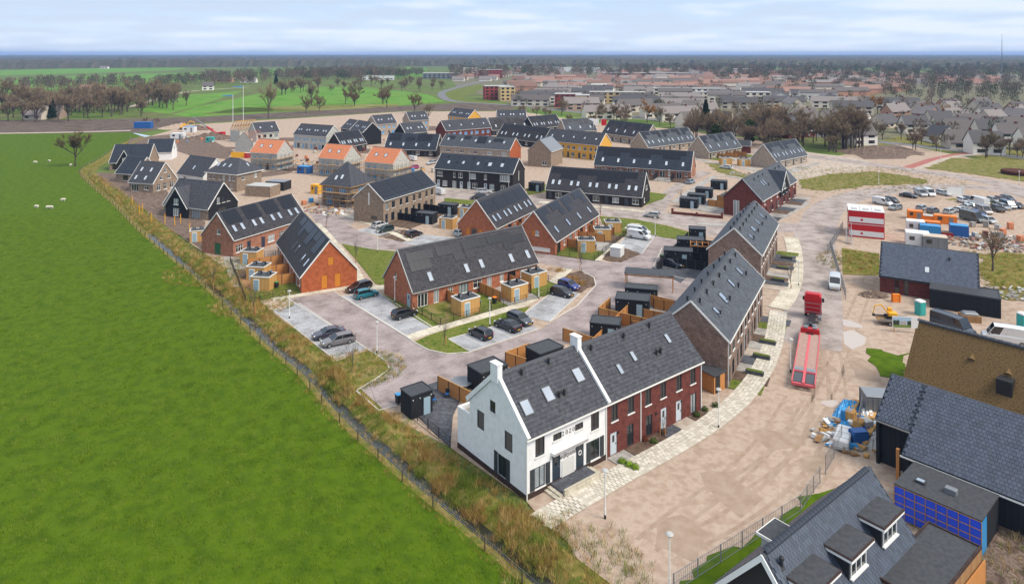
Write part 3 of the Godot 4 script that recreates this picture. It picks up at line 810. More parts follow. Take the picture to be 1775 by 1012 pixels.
func house(called: String, d: Array, label: String, wall: Material, roof: Material, opt := {}) -> Node3D:
	var L: float = d[3]; var W: float = d[4]; var he: float = d[5]; var hr: float = d[6]
	var t := thing(called, Vector3(d[0], 0.0, d[1]), d[2], label, opt.get("cat", "house"), opt.get("group", ""))
	t.set_meta("sills", opt.get("sills", "w"))
	var F: Array = opt.get("F", []); var B: Array = opt.get("B", []); var Lf: Array = opt.get("L", []); var R: Array = opt.get("R", [])
	var fo := PackedVector2Array([Vector2(0, -0.3), Vector2(L, -0.3), Vector2(L, he), Vector2(0, he)])
	var go := PackedVector2Array([Vector2(0, -0.3), Vector2(W, -0.3), Vector2(W, he), Vector2(W / 2, hr), Vector2(0, he)])
	var faces := [[F, fo, Vector3(-L / 2, 0, W / 2), Vector3(1, 0, 0), Vector3(0, 0, 1), 0.0, "front"], [B, fo, Vector3(L / 2, 0, -W / 2), Vector3(-1, 0, 0), Vector3(0, 0, -1), 180.0, "back"], [Lf, go, Vector3(-L / 2, 0, -W / 2), Vector3(0, 0, 1), Vector3(-1, 0, 0), -90.0, "left"], [R, go, Vector3(L / 2, 0, W / 2), Vector3(0, 0, -1), Vector3(1, 0, 0), 90.0, "right"]]
	var b := MB.new(); var gb := MB.new(); var gb2 := MB.new()
	for f in faces:
		var use: MB = b if not opt.has("gable") or f[6] in ["front", "back"] else gb if f[6] == "left" else gb2
		facade(use, f[1], f[0], f[2], f[3], f[4])
		for h in f[0]:
			opening(t, Transform3D(Basis(Vector3.UP, deg_to_rad(f[5])), f[2] + f[3] * h[0] + Vector3.UP * h[1]), h[2], h[3], h[4])
	part("wall", b.mesh(), wall, t)
	if opt.has("gable"):
		part("gable_wall", gb.mesh(), opt.gable, t); part("gable_wall", gb2.mesh(), opt.gable, t)
	if opt.has("plinth"):
		var pb := MB.new()
		var ph: float = opt.plinth
		for f in [[L + 0.04, Vector3(0, ph / 2, W / 2), 0.0], [L + 0.04, Vector3(0, ph / 2, -W / 2), 0.0]]: pb.box(f[1], Vector3(f[0], ph, 0.04))
		for f in [-L / 2, L / 2]: pb.box(Vector3(f, ph / 2, 0), Vector3(0.04, ph, W))
		part("plinth", pb.mesh(), M.plinth, t)
	var ov: float = opt.get("ov", 0.3)
	var rm := roof_mesh(L, W, he, hr, ov, opt.get("ve", 0.12), opt.get("course", 0.42))
	part("roof", rm[0], roof, t)
	part("ridge_cap", rm[1], M.ridge, t)
	# verge boards and gutters
	var th := atan2(hr - he, W / 2)
	var S := (W / 2 + ov) / cos(th)
	if opt.get("verge", true):
		var vm := box_mesh(Vector3(0.1, 0.2, S))
		for side in [1, -1]:
			for x in [-0.16, L + 0.16]:
				part("verge_board", vm, opt.get("trim", M.trim), t, roof_at(d, side, x, S / 2, -0.15, ov))
	var gm := box_mesh(Vector3(L + 0.3, 0.12, 0.13))
	for side in [1, -1]: part("gutter", gm, opt.get("trim", M.trim), t, Transform3D(Basis.IDENTITY, Vector3(0, he - ov * tan(th) + 0.0, side * (W / 2 + ov + 0.03))))
	for q in opt.get("pipes", []):
		part("downpipe", box_mesh(Vector3(0.09, he - 0.1, 0.09)), opt.get("trim", M.trim), t, Transform3D(Basis.IDENTITY, Vector3(-L / 2 + q, 0.0, W / 2 + 0.06)))
	for q in opt.get("sky", []): skylight(t, roof_at(d, q[0], q[1], q[2], 0.0, ov), q[3], q[4])
	for q in opt.get("sol", []):
		# [side, u of the left edge, s of the lower edge, columns, rows]
		for i in q[3]:
			for j in q[4]:
				part("solar_panel", box_mesh(Vector3(0.985, 0.045, 1.64)), M.solar, t, roof_at(d, q[0], q[1] + 0.5 + i * 1.0, q[2] + 0.83 + j * 1.66, 0.06, ov))
	for q in opt.get("vent", []): roof_vent(t, roof_at(d, q[0], q[1], q[2], 0.0, ov))
	return t

func skylight(t: Node3D, xf: Transform3D, w: float, h: float):
	var key := "sky%.2f_%.2f" % [w, h]
	if not cache.has(key):
		var b := MB.new(); var p := MB.new()
		b.boxa(-w / 2 - 0.06, -w / 2 + 0.04, -0.02, 0.13, -h / 2, h / 2); b.boxa(w / 2 - 0.04, w / 2 + 0.06, -0.02, 0.13, -h / 2, h / 2)
		b.boxa(-w / 2 - 0.06, w / 2 + 0.06, -0.02, 0.13, -h / 2 - 0.1, -h / 2); b.boxa(-w / 2 - 0.06, w / 2 + 0.06, -0.02, 0.1, h / 2, h / 2 + 0.1)
		p.quad(Vector3(-w / 2 + 0.03, 0.11, h / 2), Vector3(w / 2 - 0.03, 0.11, h / 2), Vector3(w / 2 - 0.03, 0.11, -h / 2), Vector3(-w / 2 + 0.03, 0.11, -h / 2))
		cache[key] = [b.mesh(), p.mesh()]
	var o := part("skylight", cache[key][0], M.frame_k, t, xf)
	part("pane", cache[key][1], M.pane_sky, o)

func roof_vent(t: Node3D, xf: Transform3D):
	if not cache.has("vent"):
		var b := MB.new()
		b.boxa(-0.2, 0.2, 0, 0.05, -0.25, 0.25)
		cache["vent"] = b.mesh()
		b = MB.new()
		b.lathe([[0.11, 0.0], [0.11, 0.42], [0.17, 0.45], [0.17, 0.62], [0.1, 0.7], [0.0, 0.7]], 8)
		cache["ventpipe"] = b.mesh()
	var o := part("roof_vent", cache["vent"], M.black, t, xf)
	var p := part("cowl", cache["ventpipe"], M.black, o)
	p.basis = xf.basis.inverse()

func units(L: float, pats: Array) -> Array:
	# pats: one list of openings for each dwelling, their u as a share of the dwelling's width
	var r := []
	var w := L / pats.size()
	for i in pats.size():
		for q in pats[i]: r.append([w * (i + q[0]), q[1], q[2], q[3], q[4]])
	return r

func many(n: int, p: Array) -> Array:
	var r := []
	for i in n: r.append(p)
	return r

func spread(side: int, L: float, n: int, s: float, w: float, h: float, shares := [0.3, 0.7]) -> Array:
	var r := []
	for i in n:
		for q in shares: r.append([side, L * (i + q) / n, s, w, h])
	return r

func cross_gable(t: Node3D, d: Array, u: float, w: float, ha: float, ext: float, wall: Material, roof: Material, y_foot := 0.0, he2 := -1.0, holes := []):
	# a gable that breaks out of the front roof slope
	var L: float = d[3]; var W: float = d[4]; var he: float = d[5]; var hr: float = d[6]
	if he2 < 0: he2 = he
	var x := -L / 2 + u
	var zf := W / 2 + ext
	var yat := func(y: float) -> float: return (hr - y) / (hr - he) * W / 2
	var b := MB.new()
	var o := Vector3(x - w / 2, 0, zf)
	facade(b, PackedVector2Array([Vector2(0, y_foot), Vector2(w, y_foot), Vector2(w, he2), Vector2(w / 2, ha), Vector2(0, he2)]), holes, o, Vector3(1, 0, 0), Vector3(0, 0, 1))
	for h in holes: opening(t, Transform3D(Basis.IDENTITY, o + Vector3(h[0], h[1], 0)), h[2], h[3], h[4])
	var ze: float = minf(yat.call(he2), W / 2 - 0.01)
	for sx in [-1, 1]:
		var a := Vector3(x + sx * w / 2, y_foot, zf); var c := Vector3(x + sx * w / 2, y_foot, ze)
		if sx > 0: b.quad(a, c, c + Vector3(0, he2 - y_foot, 0), a + Vector3(0, he2 - y_foot, 0))
		else: b.quad(c, a, a + Vector3(0, he2 - y_foot, 0), c + Vector3(0, he2 - y_foot, 0))
	part("gable_wall", b.mesh(), wall, t)
	var r := MB.new(); var v := MB.new()
	var zr: float = yat.call(ha) - 0.4
	var ov := 0.35
	var sl := (ha - he2) / (w / 2)
	for sx in [-1, 1]:
		var n := 14
		for i in n:
			# courses from eave to ridge
			var f0 := float(i) / n; var f1 := float(i + 1) / n
			var xe: float = w / 2 + ov
			var y0: float = he2 - ov * sl + (ha - he2 + ov * sl) * f0 + 0.16; var y1: float = he2 - ov * sl + (ha - he2 + ov * sl) * f1 + 0.16
			var p := Vector3(x + sx * xe * (1 - f0), y0 + 0.035, zf + ov); var q := Vector3(x + sx * xe * (1 - f1), y1, zf + ov)
			var zb0: float = lerpf(minf(yat.call(he2 - ov * sl), W / 2 + 0.2), zr, f0); var zb1: float = lerpf(minf(yat.call(he2 - ov * sl), W / 2 + 0.2), zr, f1)
			var p2 := Vector3(p.x, p.y, zb0); var q2 := Vector3(q.x, q.y, zb1)
			if sx > 0: r.quad(p, p2, q2, q)
			else: r.quad(p2, p, q, q2)
			var lo := Vector3(0, -0.04, 0)
			if sx > 0: r.quad(p + lo, p2 + lo, p2, p)
			else: r.quad(p2 + lo, p + lo, p, p2)
		var e0 := Vector3(x + sx * (w / 2 + ov), he2 - ov * sl, zf + ov); var a0 := Vector3(x, ha, zf + ov)
		v.quad(e0 + Vector3(0, -0.06, 0.04), a0 + Vector3(0, -0.06, 0.04), a0 + Vector3(0, 0.2, 0.04), e0 + Vector3(0, 0.2, 0.04)) if sx < 0 else v.quad(a0 + Vector3(0, -0.06, 0.04), e0 + Vector3(0, -0.06, 0.04), e0 + Vector3(0, 0.2, 0.04), a0 + Vector3(0, 0.2, 0.04))
		v.quad(e0 + Vector3(0, 0.2, 0.04), a0 + Vector3(0, 0.2, 0.04), a0 + Vector3(0, 0.2, -0.06), e0 + Vector3(0, 0.2, -0.06))
		v.quad(e0 + Vector3(0, -0.06, 0.04), a0 + Vector3(0, -0.06, 0.04), a0 + Vector3(0, -0.06, -0.3), e0 + Vector3(0, -0.06, -0.3))
	part("gable_roof", r.mesh(), roof, t)
	part("verge_board", v.mesh(), M.trim, t)

func hip_house(called: String, at: Vector2, yaw: float, L: float, W: float, he: float, hr: float, rl: float, label: String, wall: Material, roof: Material, opt := {}) -> Node3D:
	var t := thing(called, v3(at), yaw, label, "house")
	var b := MB.new()
	var k := 0
	for f in [[L, Vector3(-L / 2, 0, W / 2), Vector3(1, 0, 0), Vector3(0, 0, 1), 0.0], [L, Vector3(L / 2, 0, -W / 2), Vector3(-1, 0, 0), Vector3(0, 0, -1), 180.0], [W, Vector3(-L / 2, 0, -W / 2), Vector3(0, 0, 1), Vector3(-1, 0, 0), -90.0], [W, Vector3(L / 2, 0, W / 2), Vector3(0, 0, -1), Vector3(1, 0, 0), 90.0]]:
		var holes: Array = opt.get("holes", [[], [], [], []])[k]
		facade(b, PackedVector2Array([Vector2(0, -0.3), Vector2(f[0], -0.3), Vector2(f[0], he), Vector2(0, he)]), holes, f[1], f[2], f[3])
		for h in holes: opening(t, Transform3D(Basis(Vector3.UP, deg_to_rad(f[4])), f[1] + f[2] * h[0] + Vector3.UP * h[1]), h[2], h[3], h[4])
		k += 1
	part("wall", b.mesh(), wall, t)
	var r := MB.new()
	var ov := 0.55
	var n := 16
	var at_h := func(f: float) -> Array:
		var x := lerpf(L / 2 + ov, rl / 2, f); var z := lerpf(W / 2 + ov, 0.0, f); var y := lerpf(he, hr, f)
		return [Vector3(-x, y, z), Vector3(x, y, z), Vector3(x, y, -z), Vector3(-x, y, -z)]
	for i in n:
		var a: Array = at_h.call(float(i) / n); var c: Array = at_h.call(float(i + 1) / n)
		var up := Vector3(0, 0.04, 0)
		for j in 4:
			var m := (j + 1) % 4
			r.quad(a[j] + up, a[m] + up, c[m], c[j]); r.quad(a[j], a[m], a[m] + up, a[j] + up)
	part("roof", r.mesh(), roof, t)
	var g := MB.new()
	var x := L / 2 + ov; var z := W / 2 + ov
	for q in [[Vector3(0, he - 0.08, z), Vector3(2 * x + 0.1, 0.2, 0.1)], [Vector3(0, he - 0.08, -z), Vector3(2 * x + 0.1, 0.2, 0.1)], [Vector3(x, he - 0.08, 0), Vector3(0.1, 0.2, 2 * z - 0.1)], [Vector3(-x, he - 0.08, 0), Vector3(0.1, 0.2, 2 * z - 0.1)]]: g.box(q[0], q[1])
	g.quad(Vector3(-x, he - 0.06, -z), Vector3(x, he - 0.06, -z), Vector3(x, he - 0.06, z), Vector3(-x, he - 0.06, z))
	part("eave_board", g.mesh(), opt.get("trim", M.trim), t)
	var th := atan2(hr - he, W / 2 + ov)
	for q in opt.get("sky", []):
		# [x, share up the front slope] or [z, share, 1] on the right slope
		var xf: Transform3D
		if q.size() == 2: xf = Transform3D(Basis(Vector3(1, 0, 0), Vector3(0, cos(th), sin(th)), Vector3(0, -sin(th), cos(th))), Vector3(q[0], lerpf(he, hr, q[1]), lerpf(z, 0, q[1])))
		else:
			var t2 := atan2(hr - he, L / 2 + ov - rl / 2)
			xf = Transform3D(Basis(Vector3(0, 0, -1), Vector3(sin(t2), cos(t2), 0), Vector3(cos(t2), -sin(t2), 0)), Vector3(lerpf(x, rl / 2, q[1]), lerpf(he, hr, q[1]), q[0]))
		skylight(t, xf, 0.8, 1.3)
	return t

func two(n: int) -> Array:
	# a two-storey dwelling front: door and window below, two windows above
	return many(n, [[0.22, 0.15, 1.0, 2.2, "d"], [0.66, 0.3, 1.3, 2.0, "k"], [0.25, 3.4, 1.0, 1.6, "k"], [0.7, 3.4, 1.2, 1.6, "k"]])

func twow(n: int, t := "w") -> Array:
	return many(n, [[0.22, 0.1, 1.0, 2.2, "d"], [0.64, 0.7, 1.7, 1.5, t], [0.25, 3.4, 1.3, 1.4, t], [0.72, 3.4, 1.5, 1.4, t]])

func low(n: int) -> Array:
	return many(n, [[0.2, 0.05, 1.0, 2.15, "d"], [0.6, 0.8, 1.5, 1.3, "w"]])

func runs(L: float, n: int, s := 4.2, rows := 2) -> Array:
	# one tidy field of panels on each dwelling
	var r := []
	var w := L / n
	for i in n: r.append([1, i * w + (w - floorf(w - 0.3)) / 2, s, int(floorf(w - 0.3)), rows])
	return r

func steps(L: float, n: int) -> Array:
	# stepped fields: an upper row and a block that hangs lower
	var r := []
	var w := L / n
	for i in n:
		if i % 2 == 0:
			r.append([1, i * w + 0.5, 4.15, 2, 2]); r.append([1, i * w + 2.5, 5.81, int(w - 2.8), 1])
		else:
			r.append([1, i * w + 0.3, 5.81, int(w - 2.8), 1]); r.append([1, i * w + 0.3 + int(w - 2.8), 4.15, 2, 2])
	return r

func build_estate():
	white_house()
	red_row()
	for q in [[[28.88, -99.44, 61.54, 26.84, 9.00, 5.80, 9.85], "long brown brick terrace with grey roof behind the red lowloader", 5], [[45.38, -135.62, 63.10, 25.76, 9.00, 5.80, 9.85], "brown brick terrace with grey roof beside the barn-shaped brick house", 5]]:
		var d: Array = q[0]
		var vents := []
		for i in 7: vents.append([1, d[3] * (i + 0.4) / 7, 5.4]); vents.append([-1, d[3] * (i + 0.5) / 7, 5.2])
		for i in 4: vents.append([1, d[3] * (i + 0.6) / 4.4, 2.6])
		house("terrace", d, q[1], M.brownbrick, M.tilegrey, {"F": units(d[3], two(5)), "B": units(d[3], many(5, [[0.3, 0.1, 1.8, 2.2, "p"], [0.7, 0.9, 1.0, 1.3, "k"], [0.3, 3.4, 1.1, 1.5, "k"], [0.72, 3.4, 1.1, 1.5, "k"]])), "sky": [[1, d[3] * 0.13, 3.2, 0.8, 1.2], [1, d[3] * 0.32, 3.5, 1.2, 1.4], [1, d[3] * 0.55, 3.7, 0.8, 1.2], [1, d[3] * 0.78, 3.7, 0.8, 1.2]], "vent": vents, "pipes": [0.3, d[3] * 0.4, d[3] * 0.8]})
	var d6: Array = [-8.63, -123.68, 38.09, 26.18, 9.60, 2.90, 8.42]
	house("terrace", d6, "orange brick terrace with stepped solar fields and four low plywood sheds", M.orangebrick, M.tilebrown, {"trim": M.trimgrey, "F": [[1.9, 0.05, 1.9, 2.15, "P"], [4.5, 0.1, 1.0, 2.1, "c"], [7.3, 0.9, 0.9, 1.2, "w"], [9.9, 0.05, 1.9, 2.15, "p"], [12.8, 0.9, 1.8, 1.3, "w"], [15.3, 0.05, 1.0, 2.15, "c"], [18.0, 0.9, 0.8, 1.3, "w"], [20.2, 0.05, 1.8, 2.15, "p"], [22.6, 0.8, 0.8, 1.3, "w"], [24.3, 0.9, 1.6, 1.3, "w"]], "B": units(d6[3], low(4)), "L": [[8.3, 0.05, 1.2, 2.2, "m"], [4.1, 3.5, 0.7, 1.0, "k"]], "sol": [[1, 0.9, 3.4, 4, 2], [1, 4.9, 5.06, 1, 1], [1, 6.6, 5.06, 3, 1], [1, 9.6, 3.6, 2, 2], [1, 12.0, 3.6, 2, 2], [1, 14.0, 5.26, 3, 1], [1, 17.4, 5.26, 3, 1], [1, 20.4, 3.6, 2, 2], [1, 22.4, 4.6, 3, 1]], "sky": [[1, 3.9, 2.0, 0.78, 1.5], [1, 11.2, 2.0, 0.78, 1.5], [1, 14.4, 2.2, 0.78, 1.5], [1, 20.9, 2.0, 0.78, 1.5], [1, 24.7, 2.0, 0.78, 1.5]]})
	var d7: Array = [-37.57, -132.68, -62.60, 25.24, 9.60, 2.90, 8.42]
	house("terrace", d7, "terrace with bright orange brick gable and ochre shutters facing the parking bays", M.orangebrick, M.tileback, {"gable": M.brightbrick, "F": units(d7[3], many(4, [[0.3, 0.05, 1.8, 2.15, "P"], [0.75, 0.9, 0.9, 1.2, "w"]])), "B": units(d7[3], low(4)), "R": [[3.9, 0.3, 0.95, 2.3, "o"], [6.2, 0.3, 0.95, 2.3, "o"], [5.0, 4.2, 0.95, 1.4, "o"]], "sol": [[1, 8.0, 4.2, 2, 2], [1, 10.0, 5.86, 4, 1], [1, 14.2, 4.2, 3, 2], [1, 17.6, 5.86, 3, 1], [1, 4.5, 5.86, 3, 1], [1, 20.8, 4.2, 3, 2]], "sky": [[1, 11.5, 2.6, 0.78, 1.5], [1, 14.2, 2.6, 0.78, 1.5], [1, 20.2, 2.4, 0.78, 1.5], [1, 23.2, 2.4, 0.78, 1.5]]})
	var d8: Array = [-55.71, -151.94, 64.51, 21.04, 9.00, 3.60, 8.43]
	house("terrace", d8, "pinkish brick terrace with green barn door in its gable beside the ditch", M.pinkbrick, M.tilebrown, {"F": [[1.6, 0.7, 1.9, 1.5, "w"], [4.1, 0.1, 1.0, 2.2, "n"], [8.0, 0.1, 1.0, 2.2, "n"], [10.3, 0.7, 1.9, 1.5, "w"], [13.6, 0.7, 1.9, 1.5, "w"], [15.9, 0.1, 1.0, 2.2, "n"], [18.6, 0.7, 1.6, 1.5, "w"]], "L": [[4.6, 0.05, 1.7, 2.3, "g"], [4.9, 4.2, 1.0, 1.0, "w"]], "sky": spread(1, d8[3], 4, 2.5, 0.78, 1.5, [0.3, 0.7]), "sol": runs(d8[3], 4, 3.6, 2)})
	var d9: Array = [-29.73, -179.34, 62.88, 22.52, 9.00, 5.80, 9.32]
	house("terrace", d9, "taupe brick two-storey terrace with solar roof and white slit in its gable", M.taupebrick, M.tileblue, {"F": units(d9[3], two(4)), "B": units(d9[3], two(4)), "L": [[4.6, 4.3, 0.45, 3.0, "V"], [6.2, 0.9, 1.9, 0.9, "s"]], "sol": runs(d9[3], 4, 0.9, 3)})
	for q in [[[-3.09, -164.53, 63.51, 21.51, 9.60, 2.90, 8.42], "orange brick terrace with paired skylights and ochre shutters behind the parked hatchbacks", true], [[10.34, -156.07, 64.18, 26.92, 9.60, 2.90, 8.42], "orange brick terrace with stepped solar fields beside the white transformer box", false]]:
		var d: Array = q[0]
		house("terrace", d, q[1], M.orangebrick, M.tilebrown, {"F": units(d[3], many(4, [[0.3, 0.05, 1.8, 2.15, "p"], [0.75, 0.9, 0.9, 1.2, "w"]])), "B": units(d[3], low(4)), "L": [[2.6, 0.2, 0.8, 1.9, "o"], [4.2, 0.6, 1.4, 1.5, "k"], [5.8, 0.2, 0.8, 1.9, "o"]] if q[2] else [[5.6, 3.6, 0.8, 1.0, "w"], [4.7, 3.5, 0.5, 1.1, "o"], [2.0, 0.1, 1.0, 2.6, "o"], [6.4, 0.4, 4.2, 0.9, "V"]], "sky": spread(1, d[3], 4, 2.3, 0.78, 1.5, [0.3, 0.7]) if q[2] else spread(1, d[3], 4, 2.2, 0.78, 1.5, [0.5]), "sol": runs(d[3], 4, 3.7, 2) if q[2] else steps(d[3], 4)})
	var d12: Array = [-10.00, -214.16, -23.52, 26.34, 9.00, 5.80, 9.58]
	house("terrace", d12, "black brick two-storey terrace with white verges behind the plywood and black sheds", M.blackbrick, M.tileblue, {"F": units(d12[3], [[[0.25, 0.1, 1.0, 2.2, "e"], [0.68, 0.6, 1.6, 1.6, "c"], [0.35, 3.4, 2.0, 1.5, "w"]], [[0.3, 0.1, 1.3, 2.2, "c"], [0.75, 0.1, 1.0, 2.2, "e"], [0.3, 3.4, 0.7, 1.5, "w"], [0.7, 3.4, 1.4, 1.5, "w"]], [[0.25, 0.1, 1.1, 2.2, "e"], [0.62, 0.6, 1.6, 1.6, "w"], [0.5, 3.4, 2.0, 1.5, "c"]], [[0.3, 0.1, 1.0, 2.2, "e"], [0.7, 0.6, 1.5, 1.6, "w"], [0.3, 3.4, 0.9, 1.5, "w"]], [[0.5, 3.3, 3.2, 1.8, "c"], [0.4, 0.8, 1.5, 1.4, "w"]]]), "R": [[4.5, 3.0, 0.5, 3.0, "V"]], "vent": [[1, 3, 4.8], [1, 7, 2.6], [1, 12, 4.8], [1, 17, 2.8], [1, 22, 4.6]], "sky": [[1, 4, 2.8, 0.8, 1.1], [1, 9, 3, 0.8, 1.1], [1, 14, 3, 0.8, 1.1], [1, 18, 3, 1.2, 1.3], [1, 22, 3, 1.0, 1.3]], "pipes": [0.2, 12.0, 25.0]})
	var d13: Array = [24.07, -195.91, -23.63, 27.33, 9.60, 2.90, 8.42]
	house("terrace", d13, "dark brick low terrace with white framed windows and a full solar ridge", M.blackbrick, M.tilebrown, {"F": units(d13[3], many(5, [[0.22, 0.05, 1.05, 2.15, "d"], [0.68, 0.7, 1.8, 1.4, "w"]])), "R": [[3.0, 0.8, 1.0, 1.4, "w"], [5.0, 3.8, 0.8, 1.3, "w"], [6.2, 3.8, 0.8, 1.3, "w"]], "sky": spread(1, d13[3], 5, 2.6, 0.78, 1.4, [0.3, 0.65]), "sol": [[1, 0.4, 5.6, 25, 1], [1, 3.4, 3.95, 5, 1], [1, 14.0, 3.95, 8, 1]]})
	var d14: Array = [45.27, -238.26, -23.69, 32.70, 9.60, 2.90, 8.42]
	house("terrace", d14, "long low terrace with blue-black solar roof and pink brick gable", M.pinkbrick, M.tileblue, {"F": units(d14[3], many(6, [[0.3, 0.05, 1.8, 2.15, "P"], [0.72, 0.9, 0.9, 1.2, "w"]])), "R": [[2.0, 0.6, 1.0, 1.5, "w"]], "sky": spread(1, d14[3], 6, 2.4, 0.8, 1.5, [0.5]), "sol": [[1, 0.6, 5.8, 30, 1], [1, 2.6, 4.15, 6, 1], [1, 12.0, 4.15, 7, 1], [1, 23.0, 4.15, 6, 1]]})
	# the barn-shaped house
	var d5: Array = [68.05, -189.65, 54.48, 34.44, 9.50, 4.60, 9.35]
	var bh := house("barn_house", d5, "red brick terrace with clipped white-trimmed gable and black cross gable", M.redbrick, M.tilegrey, {"F": units(d5[3], many(6, [[0.3, 0.1, 1.0, 2.2, "d"], [0.7, 0.6, 1.4, 1.6, "k"], [0.5, 3.1, 1.0, 1.2, "w"]])), "L": [[3.2, 0.1, 1.5, 3.8, "P"]], "vent": [[1, 6, 5.5], [1, 10, 5.6], [1, 14, 5.6], [1, 26, 5.6], [1, 30, 5.6], [1, 12, 2.6]], "sky": [[1, 9.0, 3.9, 0.7, 1.6], [1, 11.0, 3.9, 0.7, 1.6]], "ve": 0.35})
	cross_gable(bh, d5, 20.5, 8.0, 9.0, 0.4, M.blackwood, M.tileblue, 2.8, 4.6, [[4.0, 4.4, 1.2, 1.8, "w"], [2.2, 3.2, 0.8, 1.6, "k"], [5.8, 3.2, 0.8, 1.6, "k"]])
	# rows further back: key, name, label, wall, roof, style, dwellings
	var d: Array
	d = [-12.22, -265.91, -27.12, 30.36, 9.00, 5.80, 9.58]
	house("terrace", d, "grey and red brick two-storey terrace with white window bands", M.beigebrick, M.tilegrey, {"gable": M.brightbrick, "F": units(d[3], many(5, [[0.2, 3.5, 0.8, 1.2, "w"], [0.6, 3.5, 2.0, 1.3, "w"], [0.25, 0.1, 1.0, 2.1, "d"], [0.65, 0.7, 1.8, 1.4, "w"]])), "sky": spread(1, d[3], 5, 3.6, 0.8, 1.2, [0.4]), "sol": [[1, 2, 3.6, 3, 1], [1, 9, 4, 3, 1], [1, 15, 2.4, 4, 2], [1, 22, 3.6, 4, 1]]})
	d = [-39.82, -283.68, -12.40, 21.77, 9.60, 2.90, 8.42]
	house("terrace", d, "black low terrace with white verges behind the rightmost orange-sheeted roof", M.blackbrick, M.tileblue, {"F": units(d[3], low(4)), "sky": spread(1, d[3], 4, 2.4, 0.8, 1.4, [0.4]), "sol": [[1, 1.0, 4.2, 5, 2], [1, 8.0, 4.2, 4, 1], [1, 13.0, 4.2, 6, 2]]})
	d = [12.38, -258.19, 65.00, 11.70, 9.00, 5.80, 9.85]
	house("shed_house", d, "tall grey-brown house with pale metal roof standing gable-on", M.taupebrick, M.galv, {"verge": false, "L": [[6.5, 0.8, 1.8, 1.5, "w"]]})
	for q in [[[-66.44, -355.29, 45.30, 12.20, 9.00, 5.80, 9.85], "beige brick house with blue windows near the dark ploughed field", M.beigebrick, M.tile, "b", 2], [[-67.35, -320.64, -52.11, 13.63, 9.00, 5.80, 9.85], "black gabled house beside the grey-brown house with pale roof vents", M.blackwood, M.tile, "k", 2], [[-46.14, -318.37, 42.03, 11.87, 9.00, 5.50, 9.55], "black gabled pair of houses with white verges under a grey roof", M.blackwood, M.tile, "k", 2], [[-51.79, -375.03, 33.54, 11.22, 9.00, 5.80, 9.85], "beige house with scaffolded yellow front near the ploughed field", M.beigebrick, M.tile, "b", 2], [[-26.89, -393.15, -50.30, 19.48, 9.00, 5.80, 9.85], "yellow insulated house with new grey roof closest to the far road", M.yellowbrick, M.tile, "b", 3], [[-0.42, -385.58, 5.07, 16.00, 9.00, 5.80, 9.85], "grey roofed terrace at the far end of the dark tiled rows", M.beigebrick, M.tile, "w", 3]]:
		house("new_house", q[0], q[1], q[2], q[3], {"F": units(q[0][3], twow(q[5], q[4])), "sky": spread(1, q[0][3], q[5], 3.0, 0.8, 1.1, [0.4, 0.7])})
	d = [-22.73, -328.66, 36.89, 25.24, 9.00, 6.00, 10.05]
	house("terrace", d, "red brick terrace of three with a dark middle house and white verges", M.redbrick, M.tile, {"F": units(d[3], twow(4, "b")), "sky": spread(1, d[3], 4, 3.0, 0.7, 1.0, [0.5]), "pipes": [8.0, 16.0]})
	for q in [[[6.66, -314.11, -45.32, 29.42, 9.60, 2.90, 8.42], "dark terrace with a long row of paired skylights behind the grey and red terrace", true], [[-2.39, -358.40, 26.55, 21.67, 9.60, 2.90, 8.42], "dark terrace with stepped solar fields left of the ridge with skylight pairs", false], [[15.79, -367.23, 43.26, 21.27, 9.60, 2.90, 8.42], "dark terrace with skylight pairs next to the beige gable at the far row", true]]:
		house("terrace", q[0], q[1], M.blackbrick, M.tileback, {"F": units(q[0][3], low(4)), "sky": spread(1, q[0][3], 4, 2.6, 0.8, 1.5, [0.3, 0.65] if q[2] else [0.5]), "sol": steps(q[0][3], 4)})
	for q in [[[32.44, -349.69, 24.09, 17.44, 9.60, 2.90, 8.42], "grey roofed terrace with beige gable behind the yellow house row", 3, true], [[65.13, -298.55, 38.30, 31.91, 9.60, 2.90, 8.42], "beige gabled long terrace with eight skylights beside the bare wood", 5, false], [[82.18, -282.08, 40.29, 22.89, 9.60, 2.90, 8.42], "beige gabled terrace with plywood sheds beside the red roofed barn", 4, true], [[99.49, -259.20, 41.66, 23.78, 9.60, 2.90, 8.42], "beige gabled terrace with grey solar roof in front of the hipped farmhouse", 4, false]]:
		house("terrace", q[0], q[1], M.beigebrick, M.tilegrey, {"F": units(q[0][3], low(q[2])), "sky": spread(1, q[0][3], q[2], 2.4, 0.8, 1.5, [0.5] if q[3] else [0.3, 0.7]), "sol": steps(q[0][3], q[2])})
	d = [26.18, -278.69, -38.54, 25.98, 9.00, 6.00, 10.05]
	house("terrace", d, "terrace still in yellow insulation boards with a new grey roof", M.yellowbrick, M.tile, {"F": units(d[3], twow(5, "w")), "sky": spread(1, d[3], 5, 3.0, 0.7, 0.9, [0.5])})
	d = [54.97, -323.48, -52.71, 27.02, 9.60, 3.60, 9.12]
	house("terrace", d, "cream fronted terrace with dark solar roof before the bare wood", M.beigebrick, M.tilebrown, {"F": units(d[3], low(5)), "sky": spread(1, d[3], 5, 2.4, 0.8, 1.5, [0.5]), "sol": steps(d[3], 5)})
	d = [-135.52, -250.32, 5.82, 12.94, 9.60, 2.90, 8.42]
	var e1 := house("villa", d, "slate-blue roofed villa with black front gable nearest the bare meadow tree", M.taupebrick, M.tileblue, {"F": [[2.0, 0.3, 2.0, 2.0, "k"], [10.0, 0.3, 2.0, 2.0, "k"]]})
	cross_gable(e1, d, 5.2, 4.6, 7.0, 0.5, M.blackwood, M.tileblue, 0.0, 2.9, [[2.3, 3.0, 1.2, 1.4, "w"]])
	d = [-108.60, -210.99, -18.04, 9.10, 9.00, 2.90, 8.26]
